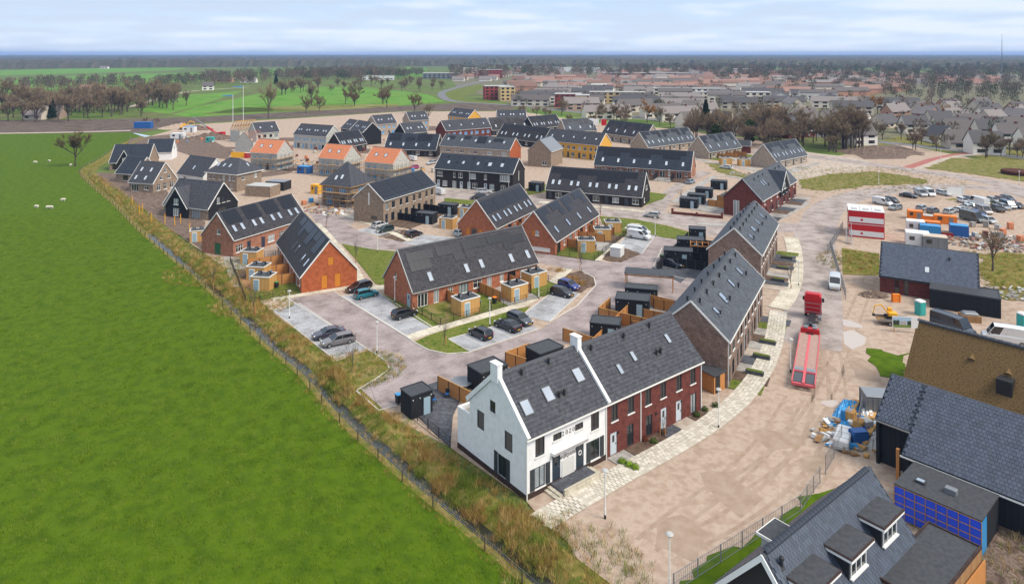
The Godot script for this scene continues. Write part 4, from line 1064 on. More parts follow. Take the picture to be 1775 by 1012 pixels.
	house("villa", d, "brown brick villa with white garden doors and four skylights beside the mud", M.taupebrick, M.tile, {"F": [[2.2, 0.1, 2.6, 2.2, "P"], [6.6, 0.8, 1.4, 1.3, "w"]], "R": [[2.0, 0.4, 1.4, 1.9, "w"], [4.5, 0.4, 1.4, 1.9, "w"], [7.0, 0.4, 1.4, 1.9, "w"], [3.0, 3.4, 1.2, 1.2, "w"], [6.0, 3.4, 1.2, 1.2, "w"], [4.5, 5.4, 1.0, 1.1, "w"]], "sky": [[1, 2.2, 4.6, 0.8, 1.3], [1, 5.8, 4.6, 0.8, 1.3], [1, 1.8, 1.8, 0.8, 1.3], [1, 5.4, 1.8, 0.8, 1.3]]})
	d = [-98.87, -223.15, -32.56, 13.78, 9.00, 2.90, 7.90]
	house("villa", d, "pale gabled villa with a plain dark roof and one skylight", M.white, M.tile, {"R": [[3.0, 3.2, 1.1, 1.3, "w"], [6.0, 3.2, 1.1, 1.3, "w"], [4.5, 0.6, 2.0, 1.7, "w"]], "F": [[4.0, 0.7, 1.6, 1.4, "w"]], "sky": [[1, 6.5, 3.0, 0.8, 1.4]]})
	d = [-79.75, -178.74, -22.95, 15.13, 9.60, 2.90, 8.42]
	var e5 := house("villa", d, "large brown villa with two black white-trimmed gables beside the pink brick terrace", M.taupebrick, M.tile, {"gable": M.blackwood, "F": [[3.0, 0.2, 1.6, 2.2, "c"], [11.0, 0.1, 3.0, 2.3, "k"]], "R": [[3.2, 3.6, 1.0, 1.6, "k"], [4.8, 3.6, 1.0, 1.6, "k"], [6.4, 3.6, 1.0, 1.6, "k"], [4.5, 0.2, 2.6, 2.2, "k"]]})
	cross_gable(e5, d, 5.0, 7.2, 7.4, 0.6, M.blackwood, M.tile, 0.0, 2.9, [[3.6, 3.2, 1.6, 1.5, "w"], [3.6, 0.3, 2.0, 2.0, "c"]])
	hip_house("villa", Vector2(-85.09, -213.8), -24.0, 12.0, 10.0, 5.2, 9.2, 4.0, "brown brick villa with hipped slate roof and white windows", M.taupebrick, M.tile, {"holes": [units(12, many(3, [[0.3, 3.2, 0.9, 1.4, "w"], [0.7, 3.2, 0.9, 1.4, "w"], [0.5, 0.8, 0.9, 1.4, "w"]])), [], [], units(10, many(2, [[0.5, 3.2, 1.0, 1.4, "w"]]))], "sky": [[-3.5, 0.5], [-1.2, 0.5], [1.2, 0.5], [-1.0, 0.5, 1]]})
	# houses under construction with orange roof sheeting
	for q in [[[-86.53, -251.24, -18.67, 11.20, 9.00, 6.00, 10.05], "unfinished block house with orange roof sheeting and yellow hoarding"], [[-58.78, -237.83, -25.18, 10.61, 9.00, 6.00, 10.05], "unfinished block house with orange roof sheeting behind the pyramid roof house"], [[-40.97, -228.98, -26.79, 11.40, 9.00, 6.00, 10.05], "unfinished block house with orange roof sheeting beside the black terrace"]]:
		var h := house("unfinished_house", q[0], q[1], M.block, M.membrane, {"F": units(q[0][3], [[[0.25, 0.1, 1.2, 2.2, "b"], [0.7, 0.6, 1.6, 1.6, "b"], [0.3, 3.4, 1.0, 1.4, "b"], [0.7, 3.4, 1.0, 1.4, "b"]], [[0.3, 0.1, 1.2, 2.2, "k"], [0.7, 0.6, 1.4, 1.6, "b"], [0.5, 3.4, 1.0, 1.4, "b"]]]), "R": [[2.2, 0.2, 1.2, 2.2, "b"], [6.5, 0.8, 1.4, 1.5, "b"]], "sky": [[1, 3.2, 3.2, 0.9, 1.2], [1, 7.0, 3.2, 0.9, 1.2]], "ve": 0.25})
		scaffold_on(h, q[0][3], q[0][4], 5.6)
	d = [-84.84, -303.77, -28.73, 19.04, 9.00, 6.00, 10.05]
	house("unfinished_house", d, "unfinished house row with grey roof and blue wrapped windows", M.block, M.tile, {"F": units(d[3], many(4, [[0.2, 0.1, 1.1, 2.2, "b"], [0.6, 0.3, 1.5, 2.0, "k"], [0.3, 3.4, 1.0, 1.4, "b"], [0.7, 3.4, 1.0, 1.4, "b"]])), "sky": spread(1, d[3], 4, 3.0, 0.7, 0.9, [0.3, 0.6])})
	d = [-69.69, -293.66, 60.46, 14.50, 9.00, 2.90, 8.26]
	house("terrace", d, "dark brown house with standing panel roof and eight skylights", M.blackbrick, M.tileback, {"F": units(d[3], low(3)), "sky": spread(1, d[3], 4, 2.2, 0.8, 1.5, [0.3, 0.65]), "sol": runs(d[3], 4, 3.8, 2)})
	d = [-112.72, -316.56, 42.75, 10.52, 9.00, 5.80, 9.85]
	house("unfinished_house", d, "unfinished house with new grey roof beside the bare roof trusses", M.block, M.tile, {"F": units(d[3], twow(2, "k")), "sky": spread(1, d[3], 2, 3.2, 0.8, 1.0, [0.5])})
	house("villa", [-136.9, -272.6, 12.0, 9.0, 8.0, 3.2, 7.6], "grey villa with unfinished white gable behind the slate-blue villa", M.white, M.tileblue, {"R": [[4.0, 3.6, 1.6, 1.4, "w"]]})
	house("villa", [-122.0, -226.8, -18.0, 8.0, 9.0, 2.9, 7.4], "low slate-blue wing of the villas beside the meadow", M.taupebrick, M.tileblue, {"F": [[4.0, 0.6, 2.0, 1.6, "k"]]})
	house("new_house", [-75.6, -333.5, -50.0, 9.0, 9.0, 5.6, 9.4], "black gabled house at the back left of the new rows", M.blackwood, M.tile, {"F": units(9.0, twow(2, "k")), "sky": [[1, 3.0, 3.0, 0.8, 1.0], [1, 6.0, 3.0, 0.8, 1.0]]})
	# pyramid roof house in its scaffold
	var py := hip_house("unfinished_house", Vector2(-45.19, -191.5), -25.0, 9.5, 9.5, 5.6, 11.4, 0.6, "unfinished house with pyramid roof wrapped in wooden scaffold decks", M.taupebrick, M.tile, {"holes": [[[2.4, 0.6, 1.6, 1.8, "b"], [6.8, 0.6, 1.6, 1.8, "k"], [2.4, 3.4, 2.0, 1.5, "b"], [6.8, 3.4, 2.0, 1.5, "b"]], [], [[4.7, 3.4, 2.0, 1.5, "b"]], [[4.7, 3.4, 2.0, 1.5, "b"]]], "sky": [[-0.9, 0.33], [0.9, 0.38]], "trim": M.scaffboard})
	scaffold_on(py, 9.5, 9.5, 5.2)
	truss_frame(); block_gable()

func scaffold_on(t: Node3D, L: float, W: float, h: float):
	# poles and board decks along front and right end, parts of the house they are tied to
	var pole := MB.new(); pole.tube(Vector3.ZERO, Vector3(0, h, 0), 0.05, 0.05, 5)
	var pm := pole.mesh()
	var n := int(L / 2.2)
	for i in n + 1: 
		for z in [0.35, 1.35]: part("scaffold_pole", pm, M.scaffold, t, T(-L / 2 + L * i / n, 0, W / 2 + z))
	for y in [2.0, 3.9]:
		for j in 4: part("scaffold_board", box_mesh(Vector3(L + 0.8, 0.05, 0.24)), M.scaffboard, t, T(0, y, W / 2 + 0.45 + j * 0.26))
		part("scaffold_rail", box_mesh(Vector3(L + 0.6, 0.06, 0.06)), M.scaffold, t, T(0, y + 1.0, W / 2 + 1.4))
	n = int(W / 2.2)
	for i in n + 1:
		for x in [0.35, 1.35]: part("scaffold_pole", pm, M.scaffold, t, T(L / 2 + x, 0, W / 2 - W * i / n))
	for y in [2.0, 3.9]:
		for j in 4: part("scaffold_board", box_mesh(Vector3(0.24, 0.05, W + 0.6)), M.scaffboard, t, T(L / 2 + 0.45 + j * 0.26, y + 0.06, 0))
		part("scaffold_rail", box_mesh(Vector3(0.06, 0.06, W + 0.6)), M.scaffold, t, T(L / 2 + 1.4, y + 1.0, 0))

func truss_frame():
	# bare pale roof trusses standing on a low block wall, a house just begun
	var p: Vector2 = Vector2(-125.85, -328.5)
	var t := thing("roof_frame", v3(p), 52.0, "pale timber roof trusses on a begun block house", "house frame")
	var b := MB.new()
	for x in [-5.0, 5.0]: b.box(Vector3(x, 2.6, 0), Vector3(0.2, 5.2, 8.0))
	for z in [-3.9, 3.9]: b.box(Vector3(0, 2.6, z), Vector3(9.8, 5.2, 0.2))
	part("wall", b.mesh(), M.block, t)
	for i in 8:
		var r := MB.new()
		var x := -4.9 + i * 1.4
		for s in [-1, 1]:
			r.tube(Vector3(x, 5.2, s * 4.4), Vector3(x, 9.6, s * 0.8), 0.12, 0.12, 4)
			r.tube(Vector3(x, 5.3, s * 3.0), Vector3(x, 8.2, s * 1.7), 0.1, 0.1, 4)
		r.tube(Vector3(x, 9.5, -0.9), Vector3(x, 9.5, 0.9), 0.12, 0.12, 4)
		r.tube(Vector3(x, 7.4, -2.6), Vector3(x, 7.4, 2.6), 0.1, 0.1, 4)
		part("truss", r.mesh(), M.ply, t)
	for s in [-1, 1]:
		var q := MB.new(); q.tube(Vector3(-5, 9.5, s * 0.8), Vector3(5, 9.5, s * 0.8), 0.1, 0.1, 4)
		part("purlin", q.mesh(), M.ply, t)

func block_gable():
	var p: Vector2 = Vector2(-110.32, -286.8)
	var t := thing("begun_house", v3(p), -22.0, "grey block gable with pink rafters behind the yellow hoarding", "house")
	var b := MB.new()
	facade(b, PackedVector2Array([Vector2(0, 0), Vector2(9, 0), Vector2(9, 4.8), Vector2(4.5, 8.6), Vector2(0, 4.8)]), [], Vector3(-4.5, 0, 0), Vector3(1, 0, 0), Vector3(0, 0, 1))
	facade(b, PackedVector2Array([Vector2(0, 0), Vector2(9, 0), Vector2(9, 4.8), Vector2(4.5, 8.6), Vector2(0, 4.8)]), [], Vector3(4.5, 0, -0.3), Vector3(-1, 0, 0), Vector3(0, 0, -1))
	b.box(Vector3(-4.4, 2.4, -5), Vector3(0.2, 4.8, 9.3)); b.box(Vector3(4.4, 2.4, -5), Vector3(0.2, 4.8, 9.3))
	part("wall", b.mesh(), M.block, t)
	for i in 6:
		for s in [-1, 1]:
			var q := MB.new(); q.tube(Vector3(s * 4.8, 4.7, -0.2 - i * 1.6), Vector3(0, 8.9, -0.2 - i * 1.6), 0.1, 0.1, 4)
			part("rafter", q.mesh(), M.membrane, t)

func text_on(parent: Node3D, s: String, xf: Transform3D, h: float, mat: Material, called := "lettering", font := "Droid Sans"):
	var tm := TextMesh.new()
	var f := SystemFont.new()
	f.font_names = PackedStringArray([font])
	tm.font = f
	tm.text = s
	tm.font_size = 64
	tm.pixel_size = h / 46.0
	tm.depth = 0.02
	part(called, tm, mat, parent, xf)

func white_house():
	var d: Array = [2.63, -70.79, 38.50, 10.60, 9.00, 5.80, 9.85]
	d[3] = 10.6
	var L: float = d[3]; var W: float = d[4]; var he: float = d[5]; var hr: float = d[6]
	var t := house("white_house", d, "white rendered double house with two chimneys at the corner by the reed bank", M.white, M.tile, {"verge": false, "ve": -0.15, "F": [[1.7, 0.65, 1.25, 1.95, "k"], [1.7, 3.55, 1.15, 1.75, "k"], [3.9, 4.3, 1.1, 0.62, "k"], [6.75, 4.3, 1.1, 0.62, "k"], [3.75, 0.5, 1.05, 2.5, "d"], [6.85, 0.5, 1.05, 2.5, "d"], [8.95, 0.65, 1.25, 1.95, "k"], [8.95, 3.55, 1.15, 1.75, "k"]], "L": [[5.4, 0.55, 1.3, 2.0, "k"], [1.9, 3.6, 1.2, 1.8, "s"], [6.4, 3.4, 1.2, 1.8, "s"], [3.9, 6.1, 0.9, 1.1, "k"]], "plinth": 0.55, "sky": [[1, 1.4, 2.6, 1.05, 1.3], [1, 4.4, 3.0, 1.05, 1.3], [1, 8.9, 3.6, 1.05, 1.3]], "vent": [[1, 2.6, 5.5], [1, 6.2, 5.6], [1, 5.4, 2.3], [1, 6.1, 2.3]], "pipes": [0.06, L - 0.1]})
	# raised gable copings and chimneys
	var th := atan2(hr - he, W / 2)
	var S := (W / 2 + 0.25) / cos(th)
	for side in [1, -1]:
		for x in [0.0, L]: part("coping", box_mesh(Vector3(0.36, 0.42, S)), M.white, t, roof_at(d, side, x, S / 2, -0.12))
	for x in [-L / 2, L / 2]:
		var c := part("chimney", box_mesh(Vector3(0.62, 1.7, 1.15), 0.03), M.white, t, T(x, hr - 0.5, 0))
		part("chimney_cap", box_mesh(Vector3(0.72, 0.1, 1.25)), M.trim, c, T(0, 1.7, 0))
	# shutters
	for u in [0.75, 2.65, 8.0, 9.9]: part("shutter", shutter_mesh(0.55, 2.0), M.frame_k, t, T(-L / 2 + u, 0.62, W / 2 + 0.03))
	for u in [4.45, 6.35]: part("shutter", shutter_mesh(0.55, 2.1), M.frame_k, t, T(-L / 2 - 0.03, 0.5, -W / 2 + u, -90))
	# porch: raised deck, low white wall, steps, canopy, grille and lettering
	part("porch_deck", box_mesh(Vector3(4.6, 0.46, 1.7)), M.darkpave, t, T(0.0, 0, W / 2 + 0.87))
	part("porch_wall", box_mesh(Vector3(4.7, 0.72, 0.22), 0.02), M.slabs, t, T(0.1, 0, W / 2 + 1.84))
	for k in 2: part("step", box_mesh(Vector3(0.4, 0.3 - 0.15 * k, 1.7)), M.slabs, t, T(-2.5 - 0.4 * k, 0, W / 2 + 0.87))
	for k in 2: part("step", box_mesh(Vector3(0.36, 0.3 - 0.15 * k, 1.7)), M.slabs, t, T(2.48 + 0.36 * k, 0, W / 2 + 0.87))
	part("canopy", box_mesh(Vector3(4.5, 0.28, 0.45)), M.white, t, T(0, 3.1, W / 2 + 0.23))
	for k in 2: part("canopy_line", box_mesh(Vector3(4.52, 0.045, 0.02)), M.plinth, t, T(0, 3.15 + 0.13 * k, W / 2 + 0.465))
	var g := MB.new()
	g.box(Vector3(0, 0.85, 0.02), Vector3(1.5, 1.5, 0.02))
	part("grille_back", g.mesh(), M.blind, t, T(-0.05, 0.4, W / 2))
	for k in 14: part("grille_slat", box_mesh(Vector3(1.5, 0.06, 0.04)), M.trim, t, T(-0.05, 0.52 + 0.108 * k, W / 2 + 0.05))
	for u in [-0.82, 0.72]: part("grille_frame", box_mesh(Vector3(0.05, 1.6, 0.06)), M.trim, t, T(u, 0.46, W / 2 + 0.04))
	text_on(t, "2 0 2 0", T(0.0, 4.62, W / 2 + 0.02), 0.4, M.plinth, "date", "Droid Serif")
	text_on(t, "wijkpand", T(-0.05, 2.45, W / 2 + 0.02), 0.36, M.plinth, "lettering", "Droid Serif")
	# wreath on the right door
	var w := MB.new()
	for i in 12:
		var a := TAU * i / 12; var a2 := TAU * (i + 1) / 12
		w.tube(Vector3(cos(a) * 0.2, sin(a) * 0.2, 0), Vector3(cos(a2) * 0.2, sin(a2) * 0.2, 0), 0.06, 0.06, 5, false)
	part("wreath", w.mesh(), M.whiteplastic, t, T(1.55, 2.0, W / 2 + 0.0))
	# low rear wing with a roof terrace behind a parapet
	var e := MB.new()
	e.box(Vector3(0, 1.9, -W / 2 - 1.1), Vector3(L - 0.04, 3.8, 2.2))
	part("rear_wing", e.mesh(), M.white, t)
	for x in [-L / 2 + 0.15, L / 2 - 0.15]: part("parapet", box_mesh(Vector3(0.28, 0.5, 2.2)), M.white, t, T(x, 3.8, -W / 2 - 1.1))
	part("parapet", box_mesh(Vector3(L - 0.6, 0.5, 0.28)), M.white, t, T(0, 3.8, -W / 2 - 2.06))
	part("terrace_floor", box_mesh(Vector3(L - 0.6, 0.03, 1.9)), M.sandpale, t, T(0, 3.805, -W / 2 - 0.96))
	part("plinth", box_mesh(Vector3(0.04, 0.55, 2.2)), M.plinth, t, T(-L / 2 - 0.0, 0, -W / 2 - 1.1))

func shutter_mesh(w: float, h: float) -> ArrayMesh:
	var key := "shut%.2f_%.2f" % [w, h]
	if not cache.has(key):
		var b := MB.new()
		b.boxa(-w / 2, w / 2, 0, h, -0.02, 0.02)
		for k in 12: b.boxa(-w / 2 + 0.06, w / 2 - 0.06, 0.08 + k * (h - 0.1) / 12, 0.08 + (k + 0.6) * (h - 0.1) / 12, 0.02, 0.035)
		cache[key] = b.mesh()
	return cache[key]

func red_row():
	var d: Array = [12.89, -78.96, 38.50, 15.60, 9.00, 5.80, 9.85]
	d[3] = 15.6
	var L: float = d[3]; var W: float = d[4]
	var up := [[0.22, 3.5, 0.95, 1.7, "k"], [0.7, 3.5, 0.95, 1.7, "k"]]
	var t := house("terrace", d, "dark red brick terrace of three attached to the white house", M.redbrick, M.tile, {"ve": 0.05, "verge": false, "F": units(L, [up + [[0.2, 0.1, 1.0, 2.25, "e"], [0.68, 0.15, 1.0, 2.2, "k"]], up + [[0.25, 0.15, 1.0, 2.2, "k"], [0.72, 0.1, 1.0, 2.25, "e"]], up + [[0.22, 0.1, 1.0, 2.25, "e"], [0.72, 0.15, 1.0, 2.2, "k"]]]), "B": units(L, two(3)), "sky": [[1, 3.7, 2.6, 0.55, 1.0], [1, 6.4, 3.3, 0.55, 1.0], [1, 12.6, 3.7, 0.55, 1.0]], "vent": [[1, 1.5, 5.4], [1, 6.6, 5.4], [1, 11.0, 5.5], [1, 9.6, 2.5], [1, 10.3, 2.5]], "pipes": [5.1, L - 0.1]})
	for q in [1.6, 7.6, 11.9]: part("wall_lamp", box_mesh(Vector3(0.1, 0.2, 0.16)), M.black, t, T(-L / 2 + q, 2.1, W / 2 + 0.09))

func tile_field(t: Node3D, d: Array, side: int, u0: float, u1: float, s0: float, s1: float, mat_cols: Array, ov := 0.3):
	# single clay-flat tiles with their own tilt and tone, laid over the stepped roof
	var b := MB.new()
	b.colored = true
	var r := RandomNumberGenerator.new()
	r.seed = int(d[0] * 100) + side
	var rows := int((s1 - s0) / 0.36); var cols := int((u1 - u0) / 0.33)
	for j in rows:
		for i in cols:
			var u := u0 + (i + 0.5 + (0.25 if j % 2 else -0.25)) * (u1 - u0) / cols
			if u - 0.17 < u0 or u + 0.17 > u1: continue
			b.tint = (mat_cols[0] as Color).lerp(mat_cols[1], r.randf()).srgb_to_linear()
			b.xf = roof_at(d, side, u, s0 + (j + 0.5) * (s1 - s0) / rows, 0.05 + r.randf_range(0, 0.008), ov) * Transform3D(Basis.from_euler(Vector3(-0.055 + r.randf_range(-0.008, 0.008), 0, r.randf_range(-0.01, 0.01))), Vector3.ZERO)
			var w := 0.155; var h := 0.205; var k := 0.03
			var p := [Vector3(-w, 0, h), Vector3(w, 0, h), Vector3(w, 0, -h), Vector3(-w, 0, -h)]
			var up := Vector3(0, k, 0)
			b.quad(p[0] + up, p[1] + up, p[2] + up, p[3] + up)
			b.quad(p[0], p[1], p[1] + up, p[0] + up); b.quad(p[1], p[2], p[2] + up, p[1] + up); b.quad(p[3], p[0], p[0] + up, p[3] + up)
	if not M.has("tilecol"):
		M.tilecol = plain(Color(1, 1, 1), 0.45, 0.0, 0.5)
		M.tilecol.vertex_color_use_as_albedo = true
	part("roof_tiles", b.mesh(), M.tilecol, t).set_meta("kind", "stuff")

func flat_annex(t: Node3D, x0: float, x1: float, z0: float, z1: float, h: float, wall: Material, rim: Material, called := "annex"):
	part(called + "_wall", box_mesh(Vector3(x1 - x0, h, z1 - z0)), wall, t, T((x0 + x1) / 2, 0, (z0 + z1) / 2))
	part(called + "_roof", box_mesh(Vector3(x1 - x0 - 0.2, 0.04, z1 - z0 - 0.2)), M.bitumen, t, T((x0 + x1) / 2, h, (z0 + z1) / 2))
	for q in [[x1 - x0 + 0.1, 0.3, (x0 + x1) / 2, z0 + 0.05], [x1 - x0 + 0.1, 0.3, (x0 + x1) / 2, z1 - 0.05]]: part(called + "_rim", box_mesh(Vector3(q[0], 0.22, 0.14)), rim, t, T(q[2], h - 0.08, q[3]))
	for x in [x0 + 0.05, x1 - 0.05]: part(called + "_rim", box_mesh(Vector3(0.14, 0.216, z1 - z0 - 0.24)), rim, t, T(x, h - 0.08, (z0 + z1) / 2))

func build_right_side():
	var dark := [Color.html("3c4350"), Color.html("4a5160")]
	# brick house with a long slate-blue roof and a black annex
	var d: Array = [71.94, -120.46, -31.67, 14.27, 9.00, 2.90, 7.40]
	var t := house("brick_house", d, "red brick house with blue-grey tiled roof and black flat annex", M.redbrick, M.tileblue, {"trim": M.frame_k, "F": [[2.6, 0.05, 0.7, 2.5, "p"], [4.0, 0.05, 0.7, 2.5, "p"]], "sky": [[1, 7.0, 2.4, 0.7, 1.0]], "vent": [[1, 10.2, 4.6]], "verge": false})
	tile_field(t, d, 1, 0.0, d[3], 0.05, 6.6, [Color.html("424a58"), Color.html("505969")])
	flat_annex(t, 0.3, 9.8, 3.6, 8.75, 2.95, M.blackwood, M.frame_k)
	# thatched house
	M.thatch = ground_mat(["6b5536", "796140", "866e4a", "927a55", "705a3a"], 2.6, 9.0, 6, 90, noise_tex(256, 60.0, 3, hexes(["8c8c8c", "c8c8c8", "ffffff"]), 91, 1.8), 0.6, 6.0, 1.8)
	d = [57.5, -78.4, -48.5, 21.0, 8.6, 2.8, 7.8]
	t = house("thatched_house", d, "house with brown thatched roof and black dormer box at the picture edge", M.blackwood, M.thatch, {"trim": M.frame_k, "verge": false, "ov": 0.6, "course": 9.0, "F": [[3.0, 0.1, 3.0, 2.3, "k"], [9.0, 0.1, 2.5, 2.3, "k"]], "L": [[4.2, 0.3, 3.0, 2.2, "k"]]})
	for i in 26: part("ridge_tile", ridge_piece(), M.tilegrey, t, T(-10.4 + i * 0.81, 8.0, 0))
	for q in [[9.6, 2.6], [15.2, 2.6]]:
		var xf := roof_at(d, 1, q[0], q[1], 0.0, 0.6)
		part("dormer", box_mesh(Vector3(1.5 if q[0] < 12 else 4.0, 1.9, 2.4), 0.02), M.black, t, T(xf.origin.x, xf.origin.y - 1.0, xf.origin.z - 0.5))
	for q in [[6.0, 4.8], [9.6, 4.3]]: part("thatch_vent", vent_hood(), M.thatch, t, roof_at(d, 1, q[0], q[1], 0.05, 0.6))
	part("loose_straw_edge", box_mesh(Vector3(0.3, 0.35, 6.4)), M.thatch, t, roof_at(d, 1, -0.1, 3.2, -0.2, 0.6))
	# dark tiled villa with a blue wrapped annex
	d = [46.7, -64.9, -48.3, 14.8, 12.2, 3.0, 7.4]
	t = house("dark_villa", d, "unfinished villa with dark tiled roof and blue wrapped flat annex", M.blackwood, M.tileblue, {"verge": false, "ve": 0.02, "F": [[2.0, 0.1, 2.4, 2.4, "k"]], "L": [[3.0, 0.1, 1.4, 2.3, "k"]]})
	tile_field(t, d, 1, 0.0, 14.8, 0.05, 7.9, dark)
	var rm := roof_mesh(3.2, 8.6, 4.3, 7.4, 0.1, 0.0)
	part("porch_roof", rm[0], M.tileblue, t, T(-9.02, 0, 0))
	part("porch_ridge", rm[1], M.ridge, t, T(-9.02, 0, 0))
	var dp := [d[0], d[1], d[2], 3.2, 8.6, 4.3, 7.4]
	var holder := Node3D.new()
	holder.name = "porch_tiles"
	t.add_child(holder); holder.position = Vector3(-9.02, 0, 0)
	tile_field(holder, dp, 1, 0.0, 3.2, 0.05, 5.3, dark, 0.1)
	part("porch_wall", box_mesh(Vector3(0.3, 4.2, 8.4)), M.blackwood, t, T(-10.4, 0, 0))
	part("porch_wall", box_mesh(Vector3(2.6, 4.2, 0.3)), M.blackwood, t, T(-9.0, 0, 3.6))
	part("porch_post", box_mesh(Vector3(0.3, 3.0, 0.3)), M.timber, t, T(-8.0, 0, 5.6))
	part("gutter", box_mesh(Vector3(3.3, 0.12, 0.14)), M.alu, t, T(-9.02, 4.32, 4.5))
	for q in [[7.2, 0.5], [7.3, 3.0]]:
		for i in 5: part("batten", box_mesh(Vector3(0.9, 0.05, 0.06)), M.ply, t, roof_at(d, 1, 14.6, q[1] + i * 0.36, 0.12))
	# the annex itself stands against the villa's front, wrapped in blue sheet on laths
	var a := MB.new()
	var inv := t.transform.affine_inverse()
	var c := inv * Vector3(37.9, 0, -60.9)
	part("annex_wall", box_mesh(Vector3(6.6, 2.9, 4.9)), M.blackwood, t, T(c.x, 0, c.z))
	part("annex_roof", box_mesh(Vector3(6.7, 0.12, 5.0)), M.bitumen, t, T(c.x, 2.9, c.z))
	M.bluewrap = plain(Color.html("1a50e6"), 0.45)
	for i in 8:
		for j in 4: part("blue_sheet", box_mesh(Vector3(0.8, 0.66, 0.03)), M.bluewrap, t, T(c.x - 2.9 + i * 0.827, 0.12 + j * 0.7, c.z + 2.47))
	for j in 5: part("lath", box_mesh(Vector3(6.62, 0.05, 0.06)), M.ply, t, T(c.x, 0.06 + j * 0.7, c.z + 2.49))
	for i in 9: part("lath", box_mesh(Vector3(0.05, 2.9, 0.05)), M.ply, t, T(c.x - 3.3 + i * 0.827, 0.02, c.z + 2.53))
	part("blue_sheet", box_mesh(Vector3(0.04, 2.8, 1.3)), M.blueplastic, t, T(c.x + 3.32, 0.05, c.z + 1.8))
	var sk := part("roof_light", box_mesh(Vector3(0.8, 0.2, 0.6), 0.03), M.frame_k, t, T(c.x - 1.8, 3.02, c.z + 0.6))
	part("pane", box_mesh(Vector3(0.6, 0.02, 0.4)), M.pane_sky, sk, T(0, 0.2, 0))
	part("roof_unit", box_mesh(Vector3(0.9, 0.45, 0.6), 0.03), M.greymetal, t, T(c.x + 0.5, 3.02, c.z + 0.3))
	# the house at the lower right with three flat dormers
	d = [23.1, -52.1, 38.9, 14.6, 7.4, 2.8, 7.0]
	t = house("dormer_house", d, "black gabled house with dark tiled roof and three flat-topped dormers", M.black, M.tileblue, {"ve": 0.7, "ov": 0.5, "verge": false, "L": [[5.4, 3.1, 1.1, 1.5, "k"]]})
	for side in [1, -1]:
		var S := 4.2 / cos(atan2(4.2, 3.7))
		part("verge_board", box_mesh(Vector3(0.08, 0.34, S)), M.trim, t, roof_at(d, side, -0.76 if side > 0 else 15.36, S / 2, -0.28, 0.5))
	tile_field(t, d, 1, -0.6, 15.2, 0.05, 6.2, [Color.html("353c49"), Color.html("414a58")], 0.5)
	tile_field(t, d, -1, -0.6, 15.2, 0.05, 6.2, [Color.html("353c49"), Color.html("414a58")], 0.5)
	for i in 36: part("ridge_tile", ridge_piece(), M.tileblue, t, T(-7.5 + i * 0.42, 7.2, 0).scaled_local(Vector3(0.55, 1, 1)))
	for u in [2.0, 7.0, 12.1]:
		var x: float = -7.3 + u
		part("dormer_wall", box_mesh(Vector3(2.7, 2.0, 2.8)), M.black, t, T(x, 3.7, 1.45))
		var dr := part("dormer_roof", box_mesh(Vector3(3.5, 0.22, 3.5)), M.trim, t, T(x, 5.65, 1.5))
		part("dormer_rim", box_mesh(Vector3(3.54, 0.1, 3.54)), M.plinth, dr, T(0, 0.2, 0))
		part("dormer_cover", box_mesh(Vector3(3.34, 0.03, 3.34)), M.bitumen, dr, T(0, 0.3, 0))
		opening(t, T(x, 4.2, 2.98), 2.3, 1.35, "w")
	part("dormer_wall", box_mesh(Vector3(2.2, 1.6, 2.0)), M.trimgrey, t, T(-2.2, 3.3, -1.9))
	var dl := part("dormer_roof", box_mesh(Vector3(2.6, 0.2, 2.5)), M.trim, t, T(-2.2, 4.9, -2.0))
	part("dormer_cover", box_mesh(Vector3(2.4, 0.03, 2.3)), M.bitumen, dl, T(0, 0.2, 0))
	roof_vent(t, roof_at(d, 1, 0.4, 5.2, 0.05, 0.5))
	flat_annex(t, 1.5, 10.9, 3.3, 7.05, 3.15, M.timberold, M.plinth)
	part("rear_fence", box_mesh(Vector3(9.5, 2.2, 0.1)), M.timber, t, T(6.4, 0, 7.2))
	part("pergola_slat", box_mesh(Vector3(2.2, 0.1, 0.14)), M.trimgrey, t, T(0.0, 3.0, 4.4))
	for i in 7: part("pergola_slat", box_mesh(Vector3(2.2, 0.1, 0.1)), M.trimgrey, t, T(0.0, 3.0, 4.8 + i * 0.36))

func ridge_piece() -> ArrayMesh:
	if not cache.has("ridgepc"):
		var b := MB.new()
		for k in 6:
			var a0 := PI * k / 6; var a1 := PI * (k + 1) / 6
			b.quad(Vector3(-0.38, sin(a0) * 0.2, cos(a0) * 0.24), Vector3(0.38, sin(a0) * 0.23, cos(a0) * 0.27), Vector3(0.38, sin(a1) * 0.23, cos(a1) * 0.27), Vector3(-0.38, sin(a1) * 0.2, cos(a1) * 0.24))
		cache["ridgepc"] = b.mesh()
	return cache["ridgepc"]

func vent_hood() -> ArrayMesh:
	var b := MB.new()
	for k in 6:
		var a0 := PI * k / 6; var a1 := PI * (k + 1) / 6
		b.tri(Vector3(cos(a0) * 0.4, sin(a0) * 0.35, 0.3), Vector3(cos(a1) * 0.4, sin(a1) * 0.35, 0.3), Vector3(0, 0.0, -0.5))
	return b.mesh()

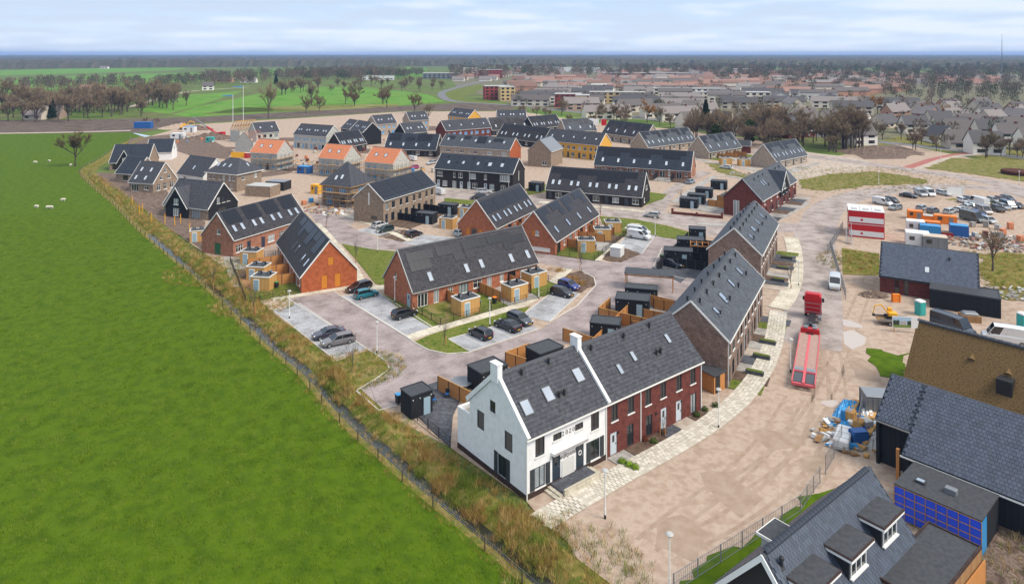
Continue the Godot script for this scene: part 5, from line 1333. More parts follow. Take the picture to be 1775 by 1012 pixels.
# ---------------------------------------------------------------- sheds, fences, gardens
func shed(at: Vector2, yaw: float, w: float, dp: float, h: float, wood: bool, label: String):
	var t := thing("plywood_shed" if wood else "black_shed", v3(at, 0.0), yaw, label, "shed", "plywood garden sheds" if wood else "black garden sheds")
	part("wall", box_mesh(Vector3(w, h, dp)), M.ply if wood else M.blackwood, t)
	part("roof", box_mesh(Vector3(w - 0.2, 0.05, dp - 0.2)), M.bitumen, t, T(0, h, 0))
	for z in [-dp / 2, dp / 2]: part("roof_rim", box_mesh(Vector3(w + 0.12, 0.16, 0.12)), M.trim if wood else M.frame_k, t, T(0, h - 0.05, z))
	for x in [-w / 2, w / 2]: part("roof_rim", box_mesh(Vector3(0.12, 0.156, dp - 0.12)), M.trim if wood else M.frame_k, t, T(x, h - 0.05, 0))
	var dx := -w * 0.18 if wood else w * 0.22
	var df := part("door_frame", box_mesh(Vector3(1.05, 2.1, 0.06)), M.trim if wood else M.frame_k, t, T(dx, 0.02, dp / 2 + 0.03))
	part("door", box_mesh(Vector3(0.85, 1.95, 0.04)), M.door_blue, df, T(0, 0.04, 0.035))
	if wood:
		for x in [-w * 0.24, w * 0.26]:
			var u := part("roof_unit", box_mesh(Vector3(0.62, 0.5, 0.5), 0.03), M.black, t, T(x, h + 0.05, -dp * 0.1))
			part("fan_grille", box_mesh(Vector3(0.4, 0.4, 0.02)), M.greymetal, u, T(0, 0.05, 0.26))
	else:
		for x in [-w * 0.42, -w * 0.1, w * 0.42]: part("wall_lamp", box_mesh(Vector3(0.09, 0.09, 0.09)), M.whiteplastic, t, T(x, h - 0.5, dp / 2 + 0.045))

func board_fence(a: Vector2, b: Vector2, h: float, mat: Material, label: String, called := "board_fence", cap: Material = null):
	var L := a.distance_to(b)
	if L < 0.5: return
	var t := thing(called, v3(a), rad_to_deg(-(b - a).angle()), label, "fence")
	var n := maxi(1, int(round(L / 1.85)))
	var w := L / n
	var key := "fp%.2f_%.2f" % [w, h]
	if not cache.has(key):
		var m := MB.new()
		var k := maxi(2, int(w / 0.145))
		for i in k: m.boxa(0.06 + (w - 0.12) * i / k, 0.06 + (w - 0.12) * (i + 0.93) / k, 0.04, h - 0.03 - 0.01 * (i % 2), -0.018 - 0.006 * (i % 3), 0.018)
		cache[key] = m.mesh()
	for i in n: part("board_panel", cache[key], mat, t, T(w * i, 0, 0)).set_meta("kind", "stuff")
	for i in n + 1: part("post", box_mesh(Vector3(0.1, h, 0.1)), M.black if mat != M.blackwood else M.frame_k, t, T(w * i, 0, 0))
	part("cap_rail", box_mesh(Vector3(L, 0.04, 0.1)), cap if cap else mat, t, T(L / 2, h, 0))

func wire_fence(a: Vector2, b: Vector2, h: float, label: String, step := 2.4, mat: Material = null, called := "wire_fence"):
	# steel mat fence: posts, rails and upright wires
	if mat == null: mat = M.black
	var L := a.distance_to(b)
	var t := thing(called, v3(a), rad_to_deg(-(b - a).angle()), label, "fence")
	var n := maxi(1, int(round(L / step)))
	var w := L / n
	var key := "wf%.2f_%.2f" % [w, h]
	if not cache.has(key):
		var m := MB.new()
		for y in [0.15, h * 0.5, h - 0.08]: m.boxa(0, w, y, y + 0.03, -0.015, 0.015)
		for i in int(w / 0.24): m.boxa(0.12 + i * 0.24, 0.14 + i * 0.24, 0.1, h - 0.05, -0.008, 0.008)
		cache[key] = m.mesh()
	for i in n: part("mesh_panel", cache[key], mat, t, T(w * i, 0, 0)).set_meta("kind", "stuff")
	for i in n + 1: part("post", box_mesh(Vector3(0.07, h, 0.07)), mat, t, T(w * i, 0, 0))

func loc(d: Array, x: float, z: float) -> Vector2:
	var a := deg_to_rad(d[2])
	return Vector2(d[0] + cos(a) * x + sin(a) * z, d[1] - sin(a) * x + cos(a) * z)

func garden_row(d: Array, side: int, n: int, depth: float, mat: Material, grounds: Array, where: String, outer := ""):
	var L: float = d[3]; var W: float = d[4]
	var w := L / n
	for i in n:
		var x0 := -L / 2 + w * i; var x1 := x0 + w
		var p := PackedVector2Array([loc(d, x0, side * W / 2), loc(d, x1, side * W / 2), loc(d, x1, side * (W / 2 + depth)), loc(d, x0, side * (W / 2 + depth))])
		sheet("garden_plot", p, 0.105 + 0.004 * (i % 2), grounds[i % grounds.size()], 0.15)
	if mat:
		for i in range(0, n + 1):
			if i == 0 or i == n: continue
			board_fence(loc(d, -L / 2 + w * i, side * (W / 2 + 0.1)), loc(d, -L / 2 + w * i, side * (W / 2 + depth * 0.72)), 1.8, mat, "%s fence, %s between the gardens %s" % ["black board" if mat == M.blackwood else "timber board", ["", "first", "second", "third", "fourth", "fifth"][i], where])
	if outer == "wire":
		wire_fence(loc(d, -L / 2, side * (W / 2 + depth)), loc(d, L / 2, side * (W / 2 + depth)), 1.2, "low black wire fence along the garden ends " + where)
		for q in [[-L / 2, "near"], [L / 2, "far"]]: wire_fence(loc(d, q[0], side * (W / 2 + depth)), loc(d, q[0], side * (W / 2 + 0.4)), 1.2, "low black wire fence at the %s side %s" % [q[1], where])
	elif outer == "board":
		board_fence(loc(d, -L / 2, side * (W / 2 + depth)), loc(d, L / 2, side * (W / 2 + depth)), 1.8, mat, "long board fence along the garden ends " + where)

func bin(at: Vector2, yaw: float, lid: Material, label: String):
	var t := thing("wheelie_bin", v3(at, 0.11), yaw, label, "bin", "wheeled rubbish bins in the gardens")
	var b := MB.new()
	var q := [[0.22, 0.24, 0.06], [0.29, 0.33, 1.0]]
	for k in 4:
		var c := [[1, 1], [1, -1], [-1, -1], [-1, 1]]
		var a: Array = c[k]; var e: Array = c[(k + 1) % 4]
		b.quad(Vector3(a[0] * 0.22, 0.06, a[1] * 0.24), Vector3(e[0] * 0.22, 0.06, e[1] * 0.24), Vector3(e[0] * 0.29, 1.0, e[1] * 0.33), Vector3(a[0] * 0.29, 1.0, a[1] * 0.33))
	part("body", b.mesh(), M.black, t)
	part("lid", box_mesh(Vector3(0.62, 0.08, 0.72), 0.02), lid, t, T(0, 1.0, 0))
	for x in [-0.2, 0.2]:
		var w := MB.new(); w.tube(Vector3(x - 0.03, 0.1, -0.26), Vector3(x + 0.03, 0.1, -0.26), 0.1, 0.1, 8)
		part("wheel", w.mesh(), M.tyre, t)

func build_gardens():
	var g := [M.lawn, M.slabgrey, M.soil, M.lawn]
	garden_row([-8.63, -123.68, 38.09, 26.18, 9.60, 2.90, 8.42], 1, 4, 8.4, M.timber, [M.sward, M.lawn, M.slabgrey, M.lawn], "of the long stepped-solar terrace", "wire")
	garden_row([-37.57, -132.68, -62.60, 25.24, 9.60, 2.90, 8.42], 1, 4, 9.0, M.timber, [M.slabgrey, M.soil, M.timberold, M.lawn], "of the orange gable terrace", "wire")
	garden_row([-3.09, -164.53, 63.51, 21.51, 9.60, 2.90, 8.42], 1, 4, 8.0, M.timber, g, "of the paired-skylight terrace")
	garden_row([10.34, -156.07, 64.18, 26.92, 9.60, 2.90, 8.42], 1, 4, 8.4, M.timber, g, "of the terrace by the transformer box", "wire")
	garden_row([-29.73, -179.34, 62.88, 22.52, 9.00, 5.80, 9.32], 1, 4, 8.0, M.blackwood, [M.soil, M.slabgrey], "of the taupe solar terrace")
	garden_row([28.88, -99.44, 61.54, 26.84, 9.00, 5.80, 9.85], -1, 5, 9.5, M.timber, [M.slabgrey, M.darkpave, M.soil], "behind the long brown terrace", "board")
	garden_row([45.38, -135.62, 63.10, 25.76, 9.00, 5.80, 9.85], -1, 5, 9.5, M.blackwood, [M.darkpave, M.slabgrey], "behind the far brown terrace", "board")
	garden_row([12.89, -78.96, 38.50, 15.60, 9.00, 5.80, 9.85], -1, 3, 8.0, M.timber, [M.slabgrey, M.darkpave, M.slabgrey], "behind the red terrace")
	garden_row([24.07, -195.91, -23.63, 27.33, 9.60, 2.90, 8.42], -1, 5, 8.0, M.blackwood, g, "behind the low dark terrace")
	garden_row([45.27, -238.26, -23.69, 32.70, 9.60, 2.90, 8.42], 1, 6, 7.0, M.blackwood, [M.slabgrey, M.soil], "before the pink gable terrace", "wire")
	garden_row([68.05, -189.65, 54.48, 34.44, 9.50, 4.60, 9.35], -1, 5, 9.0, M.timber, [M.slabgrey, M.darkpave], "behind the clipped gable terrace")
	garden_row([82.18, -282.08, 40.29, 22.89, 9.60, 2.90, 8.42], 1, 4, 8.0, M.timber, g, "of the beige terrace by the barn")
	# strips of front garden before the brown terraces and the red row
	for q in [[[28.88, -99.44, 61.54, 26.84, 9.00, 5.80, 9.85], [M.lawn, M.soil, M.slabgrey, M.darkpave, M.sandpale, M.slabgrey, M.soil, M.slabgrey, M.lawn, M.darkpave]], [[45.38, -135.62, 63.10, 25.76, 9.00, 5.80, 9.85], [M.sandpale, M.darkpave, M.soil, M.slabgrey, M.sandpale, M.darkpave, M.soil, M.darkpave, M.darkpave, M.lawn]], [[12.89, -78.96, 38.50, 15.60, 9.00, 5.80, 9.85], [M.slabgrey, M.soil, M.soil, M.darkpave, M.sandpale, M.soil]], [[68.05, -189.65, 54.48, 34.44, 9.50, 4.60, 9.35], [M.darkpave, M.slabgrey, M.soil, M.darkpave, M.slabgrey, M.soil, M.darkpave, M.slabgrey]]]:
		var d: Array = q[0]; var n: int = q[1].size()
		for i in n:
			var w: float = d[3] / n; var x0: float = -d[3] / 2 + w * i
			var dp: float = (3.0 if d[0] < 20 else 3.9) + 0.3 * (i % 2)
			sheet("front_garden", PackedVector2Array([loc(d, x0 + 0.05, d[4] / 2), loc(d, x0 + w - 0.05, d[4] / 2), loc(d, x0 + w - 0.05, d[4] / 2 + dp), loc(d, x0 + 0.05, d[4] / 2 + dp)]), 0.085 + 0.004 * (i % 2), q[1][i], 0.1)
	for q in [[[28.88, -99.44, 61.54, 26.84, 9.00, 5.80, 9.85], [2, 4, 6]], [[45.38, -135.62, 63.10, 25.76, 9.00, 5.80, 9.85], [2, 5, 8]]]:
		for k in q[1]:
			var d: Array = q[0]
			var p := loc(d, -d[3] / 2 + d[3] / 10 * k, d[4] / 2 + 2.3)
			var pl := thing("planter", v3(p, 0.09), d[2], "dark planter box with low green, number %s along the %s brown terrace front" % [["two", "three", "four", "five", "six", "seven", "eight"][k - 2], "long" if d[0] < 35 else "far"], "planter")
			part("box", box_mesh(Vector3(0.7, 0.45, 2.2), 0.02), M.darkpave, pl)
			part("planting", box_mesh(Vector3(0.55, 0.12, 2.0), 0.05), M.lawn, pl, T(0, 0.42, 0))
	sheet("paved_yard", pv([-12.66, -81.73, -10.52, -86.28, -8.86, -87.5, -6.01, -83.1, -6.7, -79.12, -6.45, -72.64]), 0.09, M.darkpave, 0.1)
	sheet("paved_yard", pv([29.73, -137.04, 34.53, -131.59, 30.21, -124.96, 26.66, -133]), 0.09, M.darkpave, 0.1)
	# plywood sheds
	var nth := ["nearest", "second", "third", "fourth"]
	var i := 0
	for p in [Vector2(-7.36, -110.65), Vector2(0.44, -117.05), Vector2(3.93, -123.57)]:
		shed(p, [-8.63, -123.68, 38.09, 26.18, 9.60, 2.90, 8.42][2] - 0.0, 3.6, 2.8, 2.5, true, "plywood shed with white rim, %s along the path beside the long solar terrace" % ["leftmost", "middle", "rightmost"][i]); i += 1
	i = 0
	for p in [Vector2(-43.33, -121.63), Vector2(-46.23, -127.28), Vector2(-51.13, -137.01)]:
		shed(p, -8.0, 3.4, 2.8, 2.5, true, "plywood shed with white rim, %s from the parking bays behind the orange gable" % nth[i]); i += 1
	i = 0
	for p in [Vector2(15.41, -145.12), Vector2(19.95, -154.3), Vector2(23.17, -160.6)]:
		shed(p, 0.0, 3.6, 2.8, 2.5, true, "plywood shed with white rim, %s from the white transformer box" % nth[i]); i += 1
	shed(Vector2(-69.08, -153.2), 20.0, 3.0, 2.6, 2.4, true, "plywood shed at the gable with the green barn door")
	shed(Vector2(-15.03, -164.6), -20.0, 3.4, 2.8, 2.5, true, "plywood shed behind the paired-skylight terrace, nearer one")
	shed(Vector2(-11.55, -175.8), -20.0, 3.4, 2.8, 2.5, true, "plywood shed behind the paired-skylight terrace, farther one")
	shed(Vector2(79.25, -258.8), 0.0, 4.0, 3.0, 2.5, true, "plywood shed before the beige terrace, left of two")
	shed(Vector2(85.14, -256), 0.0, 4.0, 3.0, 2.5, true, "plywood shed before the beige terrace, right of two")
	# black sheds
	shed(Vector2(-10.93, -79.91), 38.0, 2.8, 2.4, 2.6, false, "small black shed standing alone on the yard left of the white house")
	shed(Vector2(-3.02, -86.11), 38.0, 4.0, 3.0, 2.6, false, "black shed behind the chimney of the white house")
	shed(Vector2(4.27, -91.52), 38.0, 4.0, 3.0, 2.6, false, "black shed behind the white and red houses by the road")
	shed(Vector2(13.51, -100.57), -14.0, 4.2, 3.0, 2.6, false, "black shed with grey roof, nearest behind the long brown terrace")
	shed(Vector2(19.11, -110.37), -14.0, 5.2, 3.4, 2.6, false, "black shed with wide grey roof in the middle garden of the brown terrace")
	shed(Vector2(21.34, -115.01), -14.0, 5.2, 2.4, 2.6, false, "narrow black shed behind the wide grey-roofed one")
	shed(Vector2(32.68, -137.06), -14.0, 5.4, 3.0, 2.6, false, "black shed with a car parked against it in the courtyard")
	shed(Vector2(37.14, -145.2), -14.0, 5.4, 3.0, 2.6, false, "black shed in the middle of three by the far brown terrace")
	shed(Vector2(40.88, -153.9), -14.0, 3.6, 2.8, 2.6, false, "black shed farthest of three by the far brown terrace")
	i = 0
	for p in [Vector2(47.35, -186.3), Vector2(50.78, -191.7), Vector2(55.11, -199.9), Vector2(62.91, -211.8)]:
		shed(p, -24.0, 4.6, 3.0, 2.5, false, "dark shed behind the clipped gable terrace, %s from the street" % nth[i]); i += 1
	shed(Vector2(-20.79, -169.4), -22.0, 4.6, 2.8, 2.5, false, "black shed with pale roof beside the taupe terrace, nearer one")
	shed(Vector2(-16.36, -179.2), -22.0, 4.6, 2.8, 2.5, false, "black shed with pale roof beside the taupe terrace, farther one")
	shed(Vector2(7.34, -208.9), -24.0, 4.0, 3.0, 2.5, false, "black shed beside the black brick terrace")
	# timber fences near the white house and the brown terrace
	for q in [[Vector2(-9.02, -84.95), Vector2(-4.78, -80.93), "timber fence left of the white house chimney"], [Vector2(-0.87, -91.7), Vector2(1.82, -89.71), "timber fence running from the road to the red terrace"], [Vector2(-0.87, -91.7), Vector2(2.3, -94.5), "timber fence along the road behind the white house"], [Vector2(7.3, -99.82), Vector2(12.21, -95.59), "timber fence before the nearest black shed of the brown terrace"], [Vector2(13.41, -107.85), Vector2(20.75, -102.71), "long timber fence across the brown terrace gardens"], [Vector2(13.41, -107.85), Vector2(15.82, -112.24), "short timber fence at the road corner of the brown terrace gardens"], [Vector2(22.38, -113.52), Vector2(25.73, -110.98), "timber fence beside the wide grey-roofed black shed"]]:
		board_fence(q[0], q[1], 1.8, M.timber, q[2], "timber_fence", M.ply)
	wire_fence(Vector2(-13.3, -81.46), Vector2(-6.45, -72.64), 1.2, "black wire fence along the reed bank by the small black shed")
	wire_fence(Vector2(28.18, -130.9), Vector2(31.02, -142.97), 1.2, "black wire fence beside the car in the courtyard")
	# brick garden wall of the barn house
	var w := thing("garden_wall", v3(Vector2(41.07, -178.5)), 0.0, "low red brick garden wall with pillars beside the street", "garden wall")
	var a: Vector2 = Vector2(41.07, -178.5)
	var b: Vector2 = Vector2(52.25, -173.5)
	w.rotation.y = -(b - a).angle()
	var L := a.distance_to(b)
	part("wall", box_mesh(Vector3(L, 0.7, 0.25)), M.redbrick, w, T(L / 2, 0, 0))
	for k in 3: part("pillar", box_mesh(Vector3(0.5, 1.5 if k != 1 else 1.0, 0.5), 0.03), M.redbrick, w, T(L * k / 2, 0, 0))
	# timber pergolas
	pergola(Vector2(24.03, -121.89), -14.0, 8.0, 3.0, M.bitumen, "timber carport with grey roof behind the brown terrace")
	pergola(Vector2(38.39, -140.54), -14.0, 4.6, 3.0, null, "open orange timber pergola beside the far brown terrace")
	# bins
	i = 0
	var lids := [M.blueplastic, M.greenplastic, M.orange, M.blueplastic]
	var which := ["blue", "green", "orange", "blue"]
	for p in [Vector2(-5.45, -112.75), Vector2(-5.88, -111.99), Vector2(-2.88, -114.31), Vector2(1.61, -117.84), Vector2(2.4, -118.4), Vector2(-41.15, -121.89), Vector2(-44.09, -126.88), Vector2(-44.44, -128.19), Vector2(-49.03, -134.08), Vector2(29.75, -138.19), Vector2(-3.72, -87.5), Vector2(-13.34, -81.73), Vector2(17.3, -145.91), Vector2(30.28, -134.44)]:
		bin(p, 40.0, lids[i % 4], "black wheeled bin with %s lid, bin %s counted from the long solar terrace" % [which[i % 4], ["one", "two", "three", "four", "five", "six", "seven", "eight", "nine", "ten", "eleven", "twelve", "thirteen", "fourteen"][i]]); i += 1
	# white transformer box
	var tb := thing("transformer_box", v3(Vector2(21.38, -141.74), 0.07), 64.0, "white electricity transformer box on a planting bed", "transformer box")
	part("body", box_mesh(Vector3(2.6, 1.8, 2.2), 0.04), M.whiteplastic, tb)
	part("lid", box_mesh(Vector3(2.8, 0.14, 2.4), 0.05), M.trim, tb, T(0, 1.8, 0))
	for x in [-0.62, 0.62]: part("door", box_mesh(Vector3(1.15, 1.55, 0.03)), M.whiteplastic, tb, T(x, 0.1, 1.11))
	# yard things left of the white house
	var gt := thing("garden_table", v3(Vector2(-7.25, -83.94), 0.09), 0.0, "round blue garden table on the yard left of the white house", "table")
	var m := MB.new(); m.lathe([[0.08, 0.0], [0.3, 0.02], [0.06, 0.1], [0.06, 0.66], [0.65, 0.7], [0.67, 0.74], [0.0, 0.75]], 16)
	part("top", m.mesh(), M.blue, gt)
	for k in 3:
		var ch := thing("garden_chair", v3([Vector2(-7.73, -83.1), Vector2(-9.15, -81.73), Vector2(-9.44, -80.15)][k], 0.09), 40.0 * k, "dark folding garden chair, %s on the yard by the small black shed" % ["nearest the round table", "in the middle", "nearest the wire fence"][k], "chair")
		part("seat", box_mesh(Vector3(0.45, 0.05, 0.45)), M.blue if k < 2 else M.black, ch, T(0, 0.42, 0))
		part("backrest", box_mesh(Vector3(0.45, 0.5, 0.05)), M.black, ch, T(0, 0.45, -0.22))
		for q in [[-0.2, -0.2], [0.2, -0.2], [-0.2, 0.2], [0.2, 0.2]]: part("leg", box_mesh(Vector3(0.04, 0.42, 0.04)), M.black, ch, T(q[0], 0, q[1]))
	var tr := thing("trampoline", v3(Vector2(-6.22, -85.98), 0.02), 0.0, "round grey trampoline behind the timber fence", "trampoline")
	m = MB.new(); m.lathe([[1.35, 0.55], [1.45, 0.62], [1.35, 0.68], [1.2, 0.66], [0.0, 0.62]], 20)
	part("mat", m.mesh(), M.greymetal, tr)
	for k in 6: part("leg", box_mesh(Vector3(0.05, 0.6, 0.05)), M.galv, tr, T(cos(TAU * k / 6) * 1.3, 0, sin(TAU * k / 6) * 1.3))
	var ls := thing("lean_to", v3(Vector2(24.39, -85.68)), 39.1, "small timber lean-to with dark roof at the end of the red terrace", "lean-to")
	part("wall", box_mesh(Vector3(2.2, 2.2, 2.6)), M.timber, ls)
	part("roof", box_mesh(Vector3(2.5, 0.1, 2.9)), M.bitumen, ls, T(0, 2.25, 0, 0, 4))
	part("door", box_mesh(Vector3(0.9, 2.0, 0.04)), M.black, ls, T(-0.4, 0.02, 1.32))

func pergola(at: Vector2, yaw: float, w: float, dp: float, cover, label: String):
	var t := thing("pergola", v3(at), yaw, label, "pergola")
	for x in [-w / 2, w / 2]:
		for z in [-dp / 2, dp / 2]: part("post", box_mesh(Vector3(0.15, 2.5, 0.15)), M.timber, t, T(x, 0, z))
	for z in [-dp / 2, dp / 2]: part("beam", box_mesh(Vector3(w + 0.4, 0.2, 0.12)), M.timber, t, T(0, 2.5, z))
	for k in 5: part("rafter", box_mesh(Vector3(0.1, 0.15, dp + 0.3)), M.timber, t, T(-w / 2 + w * k / 4, 2.7, 0))
	if cover: part("roof", box_mesh(Vector3(w + 0.5, 0.1, dp + 0.5)), cover, t, T(0, 2.86, 0))

# ---------------------------------------------------------------- vehicles
# x runs forward; each kind: length, width, lower-body stations [x share, half-width share, belt height], cabin [rear base, rear roof, front roof, front base], roof height
var KINDS := {
	"hatch": {"L": 4.05, "W": 1.76, "st": [[0.0, 0.84, 0.86], [0.03, 0.95, 0.93], [0.2, 1.0, 0.96], [0.62, 1.0, 0.94], [0.76, 0.99, 0.9], [0.93, 0.93, 0.76], [1.0, 0.78, 0.6]], "cab": [0.015, 0.1, 0.56, 0.76], "roof": 1.49, "wr": 0.31, "ax": [0.17, 0.8]},
	"estate": {"L": 4.65, "W": 1.82, "st": [[0.0, 0.84, 0.88], [0.03, 0.95, 0.94], [0.2, 1.0, 0.96], [0.62, 1.0, 0.93], [0.75, 0.99, 0.89], [0.94, 0.93, 0.75], [1.0, 0.78, 0.58]], "cab": [0.015, 0.11, 0.55, 0.74], "roof": 1.48, "wr": 0.32, "ax": [0.19, 0.81]},
	"sedan": {"L": 4.6, "W": 1.8, "st": [[0.0, 0.82, 0.84], [0.03, 0.94, 0.92], [0.17, 0.99, 0.95], [0.62, 1.0, 0.93], [0.75, 0.99, 0.89], [0.94, 0.93, 0.75], [1.0, 0.78, 0.58]], "cab": [0.14, 0.28, 0.56, 0.74], "roof": 1.43, "wr": 0.32, "ax": [0.19, 0.81]},
	"suv": {"L": 4.5, "W": 1.88, "st": [[0.0, 0.86, 1.0], [0.03, 0.96, 1.06], [0.2, 1.0, 1.08], [0.62, 1.0, 1.06], [0.74, 0.99, 1.02], [0.94, 0.94, 0.9], [1.0, 0.82, 0.7]], "cab": [0.015, 0.08, 0.57, 0.74], "roof": 1.68, "wr": 0.36, "ax": [0.19, 0.8]},
	"van": {"L": 5.2, "W": 1.95, "st": [[0.0, 0.93, 1.1], [0.02, 0.98, 1.15], [0.2, 1.0, 1.15], [0.7, 1.0, 1.15], [0.84, 0.99, 1.08], [0.96, 0.93, 0.9], [1.0, 0.82, 0.66]], "cab": [0.008, 0.02, 0.68, 0.86], "roof": 1.98, "wr": 0.34, "ax": [0.2, 0.82], "blind": true},
	"bigvan": {"L": 5.9, "W": 2.05, "st": [[0.0, 0.94, 1.25], [0.02, 0.98, 1.3], [0.2, 1.0, 1.3], [0.74, 1.0, 1.3], [0.87, 0.99, 1.15], [0.97, 0.93, 0.95], [1.0, 0.84, 0.7]], "cab": [0.008, 0.015, 0.74, 0.88], "roof": 2.5, "wr": 0.36, "ax": [0.2, 0.84], "blind": true},
}

func car_shapes(kind: String) -> Dictionary:
	var key := "car" + kind
	if cache.has(key): return cache[key]
	var K: Dictionary = KINDS[kind]
	var L: float = K.L; var hw: float = K.W / 2; var st: Array = K.st; var rh: float = K.roof
	var belt := func(f: float) -> float:
		for i in st.size() - 1:
			if f <= st[i + 1][0]: return lerpf(st[i][2], st[i + 1][2], (f - st[i][0]) / (st[i + 1][0] - st[i][0]))
		return st[st.size() - 1][2]
	# lower body: rings along the length, smooth across
	var b := MB.new()
	var rings := []
	for s in st:
		var w: float = hw * s[1]; var y: float = s[2]; var x: float = (s[0] - 0.5) * L
		var half := [Vector2(w * 0.86, 0.2), Vector2(w * 0.97, 0.3), Vector2(w, 0.52), Vector2(w * 0.985, y - 0.14), Vector2(w * 0.94, y - 0.03), Vector2(w * 0.8, y)]
		var ring := []
		for p in half: ring.append(Vector3(x, p.y, p.x))
		for k in range(half.size() - 1, -1, -1): ring.append(Vector3(x, half[k].y, -half[k].x))
		rings.append(ring)
	for i in rings.size() - 1:
		for k in 12:
			var m := (k + 1) % 12
			b.quad(rings[i][k], rings[i + 1][k], rings[i + 1][m], rings[i][m])
	for k in range(1, 11):
		b.tri(rings[0][0], rings[0][k], rings[0][k + 1])
		var e: Array = rings[rings.size() - 1]
		b.tri(e[0], e[k + 1], e[k])
	# bumpers
	b.box(Vector3(-L / 2 - 0.02, 0.45, 0), Vector3(0.12, 0.26, K.W * 0.8)); b.box(Vector3(L / 2 - 0.02, 0.4, 0), Vector3(0.12, 0.24, K.W * 0.72))
	# cabin: pillars and roof in body colour, glass set just inside
	var c: Array = K.cab
	var X := func(f: float) -> float: return (f - 0.5) * L
	var wb := hw * 0.9; var wt := hw * 0.76 if not K.has("blind") else hw * 0.88
	var yb0: float = belt.call(c[0]) - 0.03; var yb1: float = belt.call(c[3]) - 0.04
	var P := func(f: float, y: float, w: float) -> Vector3: return Vector3(X.call(f), y, w)
	var r := MB.new()
	var rr := 0.09
	# roof with rounded shoulders
	var ra: float = c[1]; var rb: float = c[2]
	var n := 6
	var prof := []
	for k in 7: prof.append(Vector2(lerpf(-1, 1, k / 6.0), 1.0 - pow(absf(lerpf(-1, 1, k / 6.0)), 3.0)))
	for i in n:
		var f0 := lerpf(ra, rb, float(i) / n); var f1 := lerpf(ra, rb, float(i + 1) / n)
		var h0 := rh - 0.05 * pow(absf(2.0 * i / n - 1.0), 2.0); var h1 := rh - 0.05 * pow(absf(2.0 * (i + 1) / n - 1.0), 2.0)
		for k in 6:
			var a: Vector2 = prof[k]; var q: Vector2 = prof[k + 1]
			r.quad(P.call(f1, h1 - rr * (1 - a.y), wt * a.x), P.call(f0, h0 - rr * (1 - a.y), wt * a.x), P.call(f0, h0 - rr * (1 - q.y), wt * q.x), P.call(f1, h1 - rr * (1 - q.y), wt * q.x))
	var top := rh - 0.05 - rr
	for s in [-1, 1]:
		for q in [[c[0], yb0, c[1], 0.075], [c[3], yb1, c[2], 0.055], [lerpf(c[0], c[3], 0.56), belt.call(lerpf(c[0], c[3], 0.56)) - 0.03, lerpf(c[1], c[2], 0.62), 0.045]]:
			r.tube(P.call(q[0], q[1], s * wb), P.call(q[2], top + 0.02, s * wt), q[3], q[3] * 0.8, 5, false)
	var side_glass := []
	var split := 0.0 if not K.has("blind") else 0.74
	for s in [-1, 1]:
		var g := MB.new()
		var f0 := lerpf(c[0], c[3], split); var t0 := lerpf(c[1], c[2], split)
		var q := [P.call(f0, lerpf(yb0, yb1, split), s * wb), P.call(c[3], yb1, s * wb), P.call(c[2], top, s * wt), P.call(t0, top, s * wt)]
		if s > 0: g.quad(q[0], q[1], q[2], q[3])
		else: g.quad(q[1], q[0], q[3], q[2])
		side_glass.append(g.mesh())
		if K.has("blind"):
			var z := [P.call(c[0], yb0, s * wb), P.call(f0, lerpf(yb0, yb1, split), s * wb), P.call(t0, top, s * wt), P.call(c[1], top, s * wt)]
			if s > 0: r.quad(z[0], z[1], z[2], z[3])
			else: r.quad(z[1], z[0], z[3], z[2])
	var ws := MB.new(); ws.quad(P.call(c[3], yb1, wb), P.call(c[3], yb1, -wb), P.call(c[2], rh - 0.07, -wt * 0.92), P.call(c[2], rh - 0.07, wt * 0.92))
	var rw := MB.new(); rw.quad(P.call(c[0], yb0, -wb), P.call(c[0], yb0, wb), P.call(c[1], rh - 0.07, wt * 0.92), P.call(c[1], rh - 0.07, -wt * 0.92))
	var ty := MB.new(); var ri := MB.new()
	var wr: float = K.wr
	ty.xf = Transform3D(Basis(Vector3(1, 0, 0), PI / 2), Vector3.ZERO)
	ty.lathe([[wr * 0.62, -0.1], [wr * 0.94, -0.1], [wr, -0.06], [wr, 0.06], [wr * 0.94, 0.1], [wr * 0.62, 0.1]], 14)
	ri.xf = ty.xf
	ri.lathe([[0.0, -0.085], [wr * 0.6, -0.085], [wr * 0.64, -0.1]], 10); ri.lathe([[wr * 0.64, 0.1], [wr * 0.6, 0.085], [0.0, 0.085]], 10)
	cache[key] = {"body": b.mesh(), "roof": r.mesh(), "side": side_glass, "ws": ws.mesh(), "rw": rw.mesh(), "tyre": ty.mesh(), "rim": ri.mesh(), "head": box_mesh(Vector3(0.16, 0.13, 0.34), 0.02), "tail": box_mesh(Vector3(0.1, 0.24, 0.2), 0.02), "plate": box_mesh(Vector3(0.02, 0.11, 0.52)), "mirror": box_mesh(Vector3(0.12, 0.12, 0.2), 0.02)}
	return cache[key]

func paint(c: String) -> StandardMaterial3D:
	if not M.has("paint" + c):
		var m := plain(Color.html(c), 0.3, 0.15, 0.5)
		m.clearcoat_enabled = true; m.clearcoat = 0.7; m.clearcoat_roughness = 0.08
		M["paint" + c] = m
	return M["paint" + c]

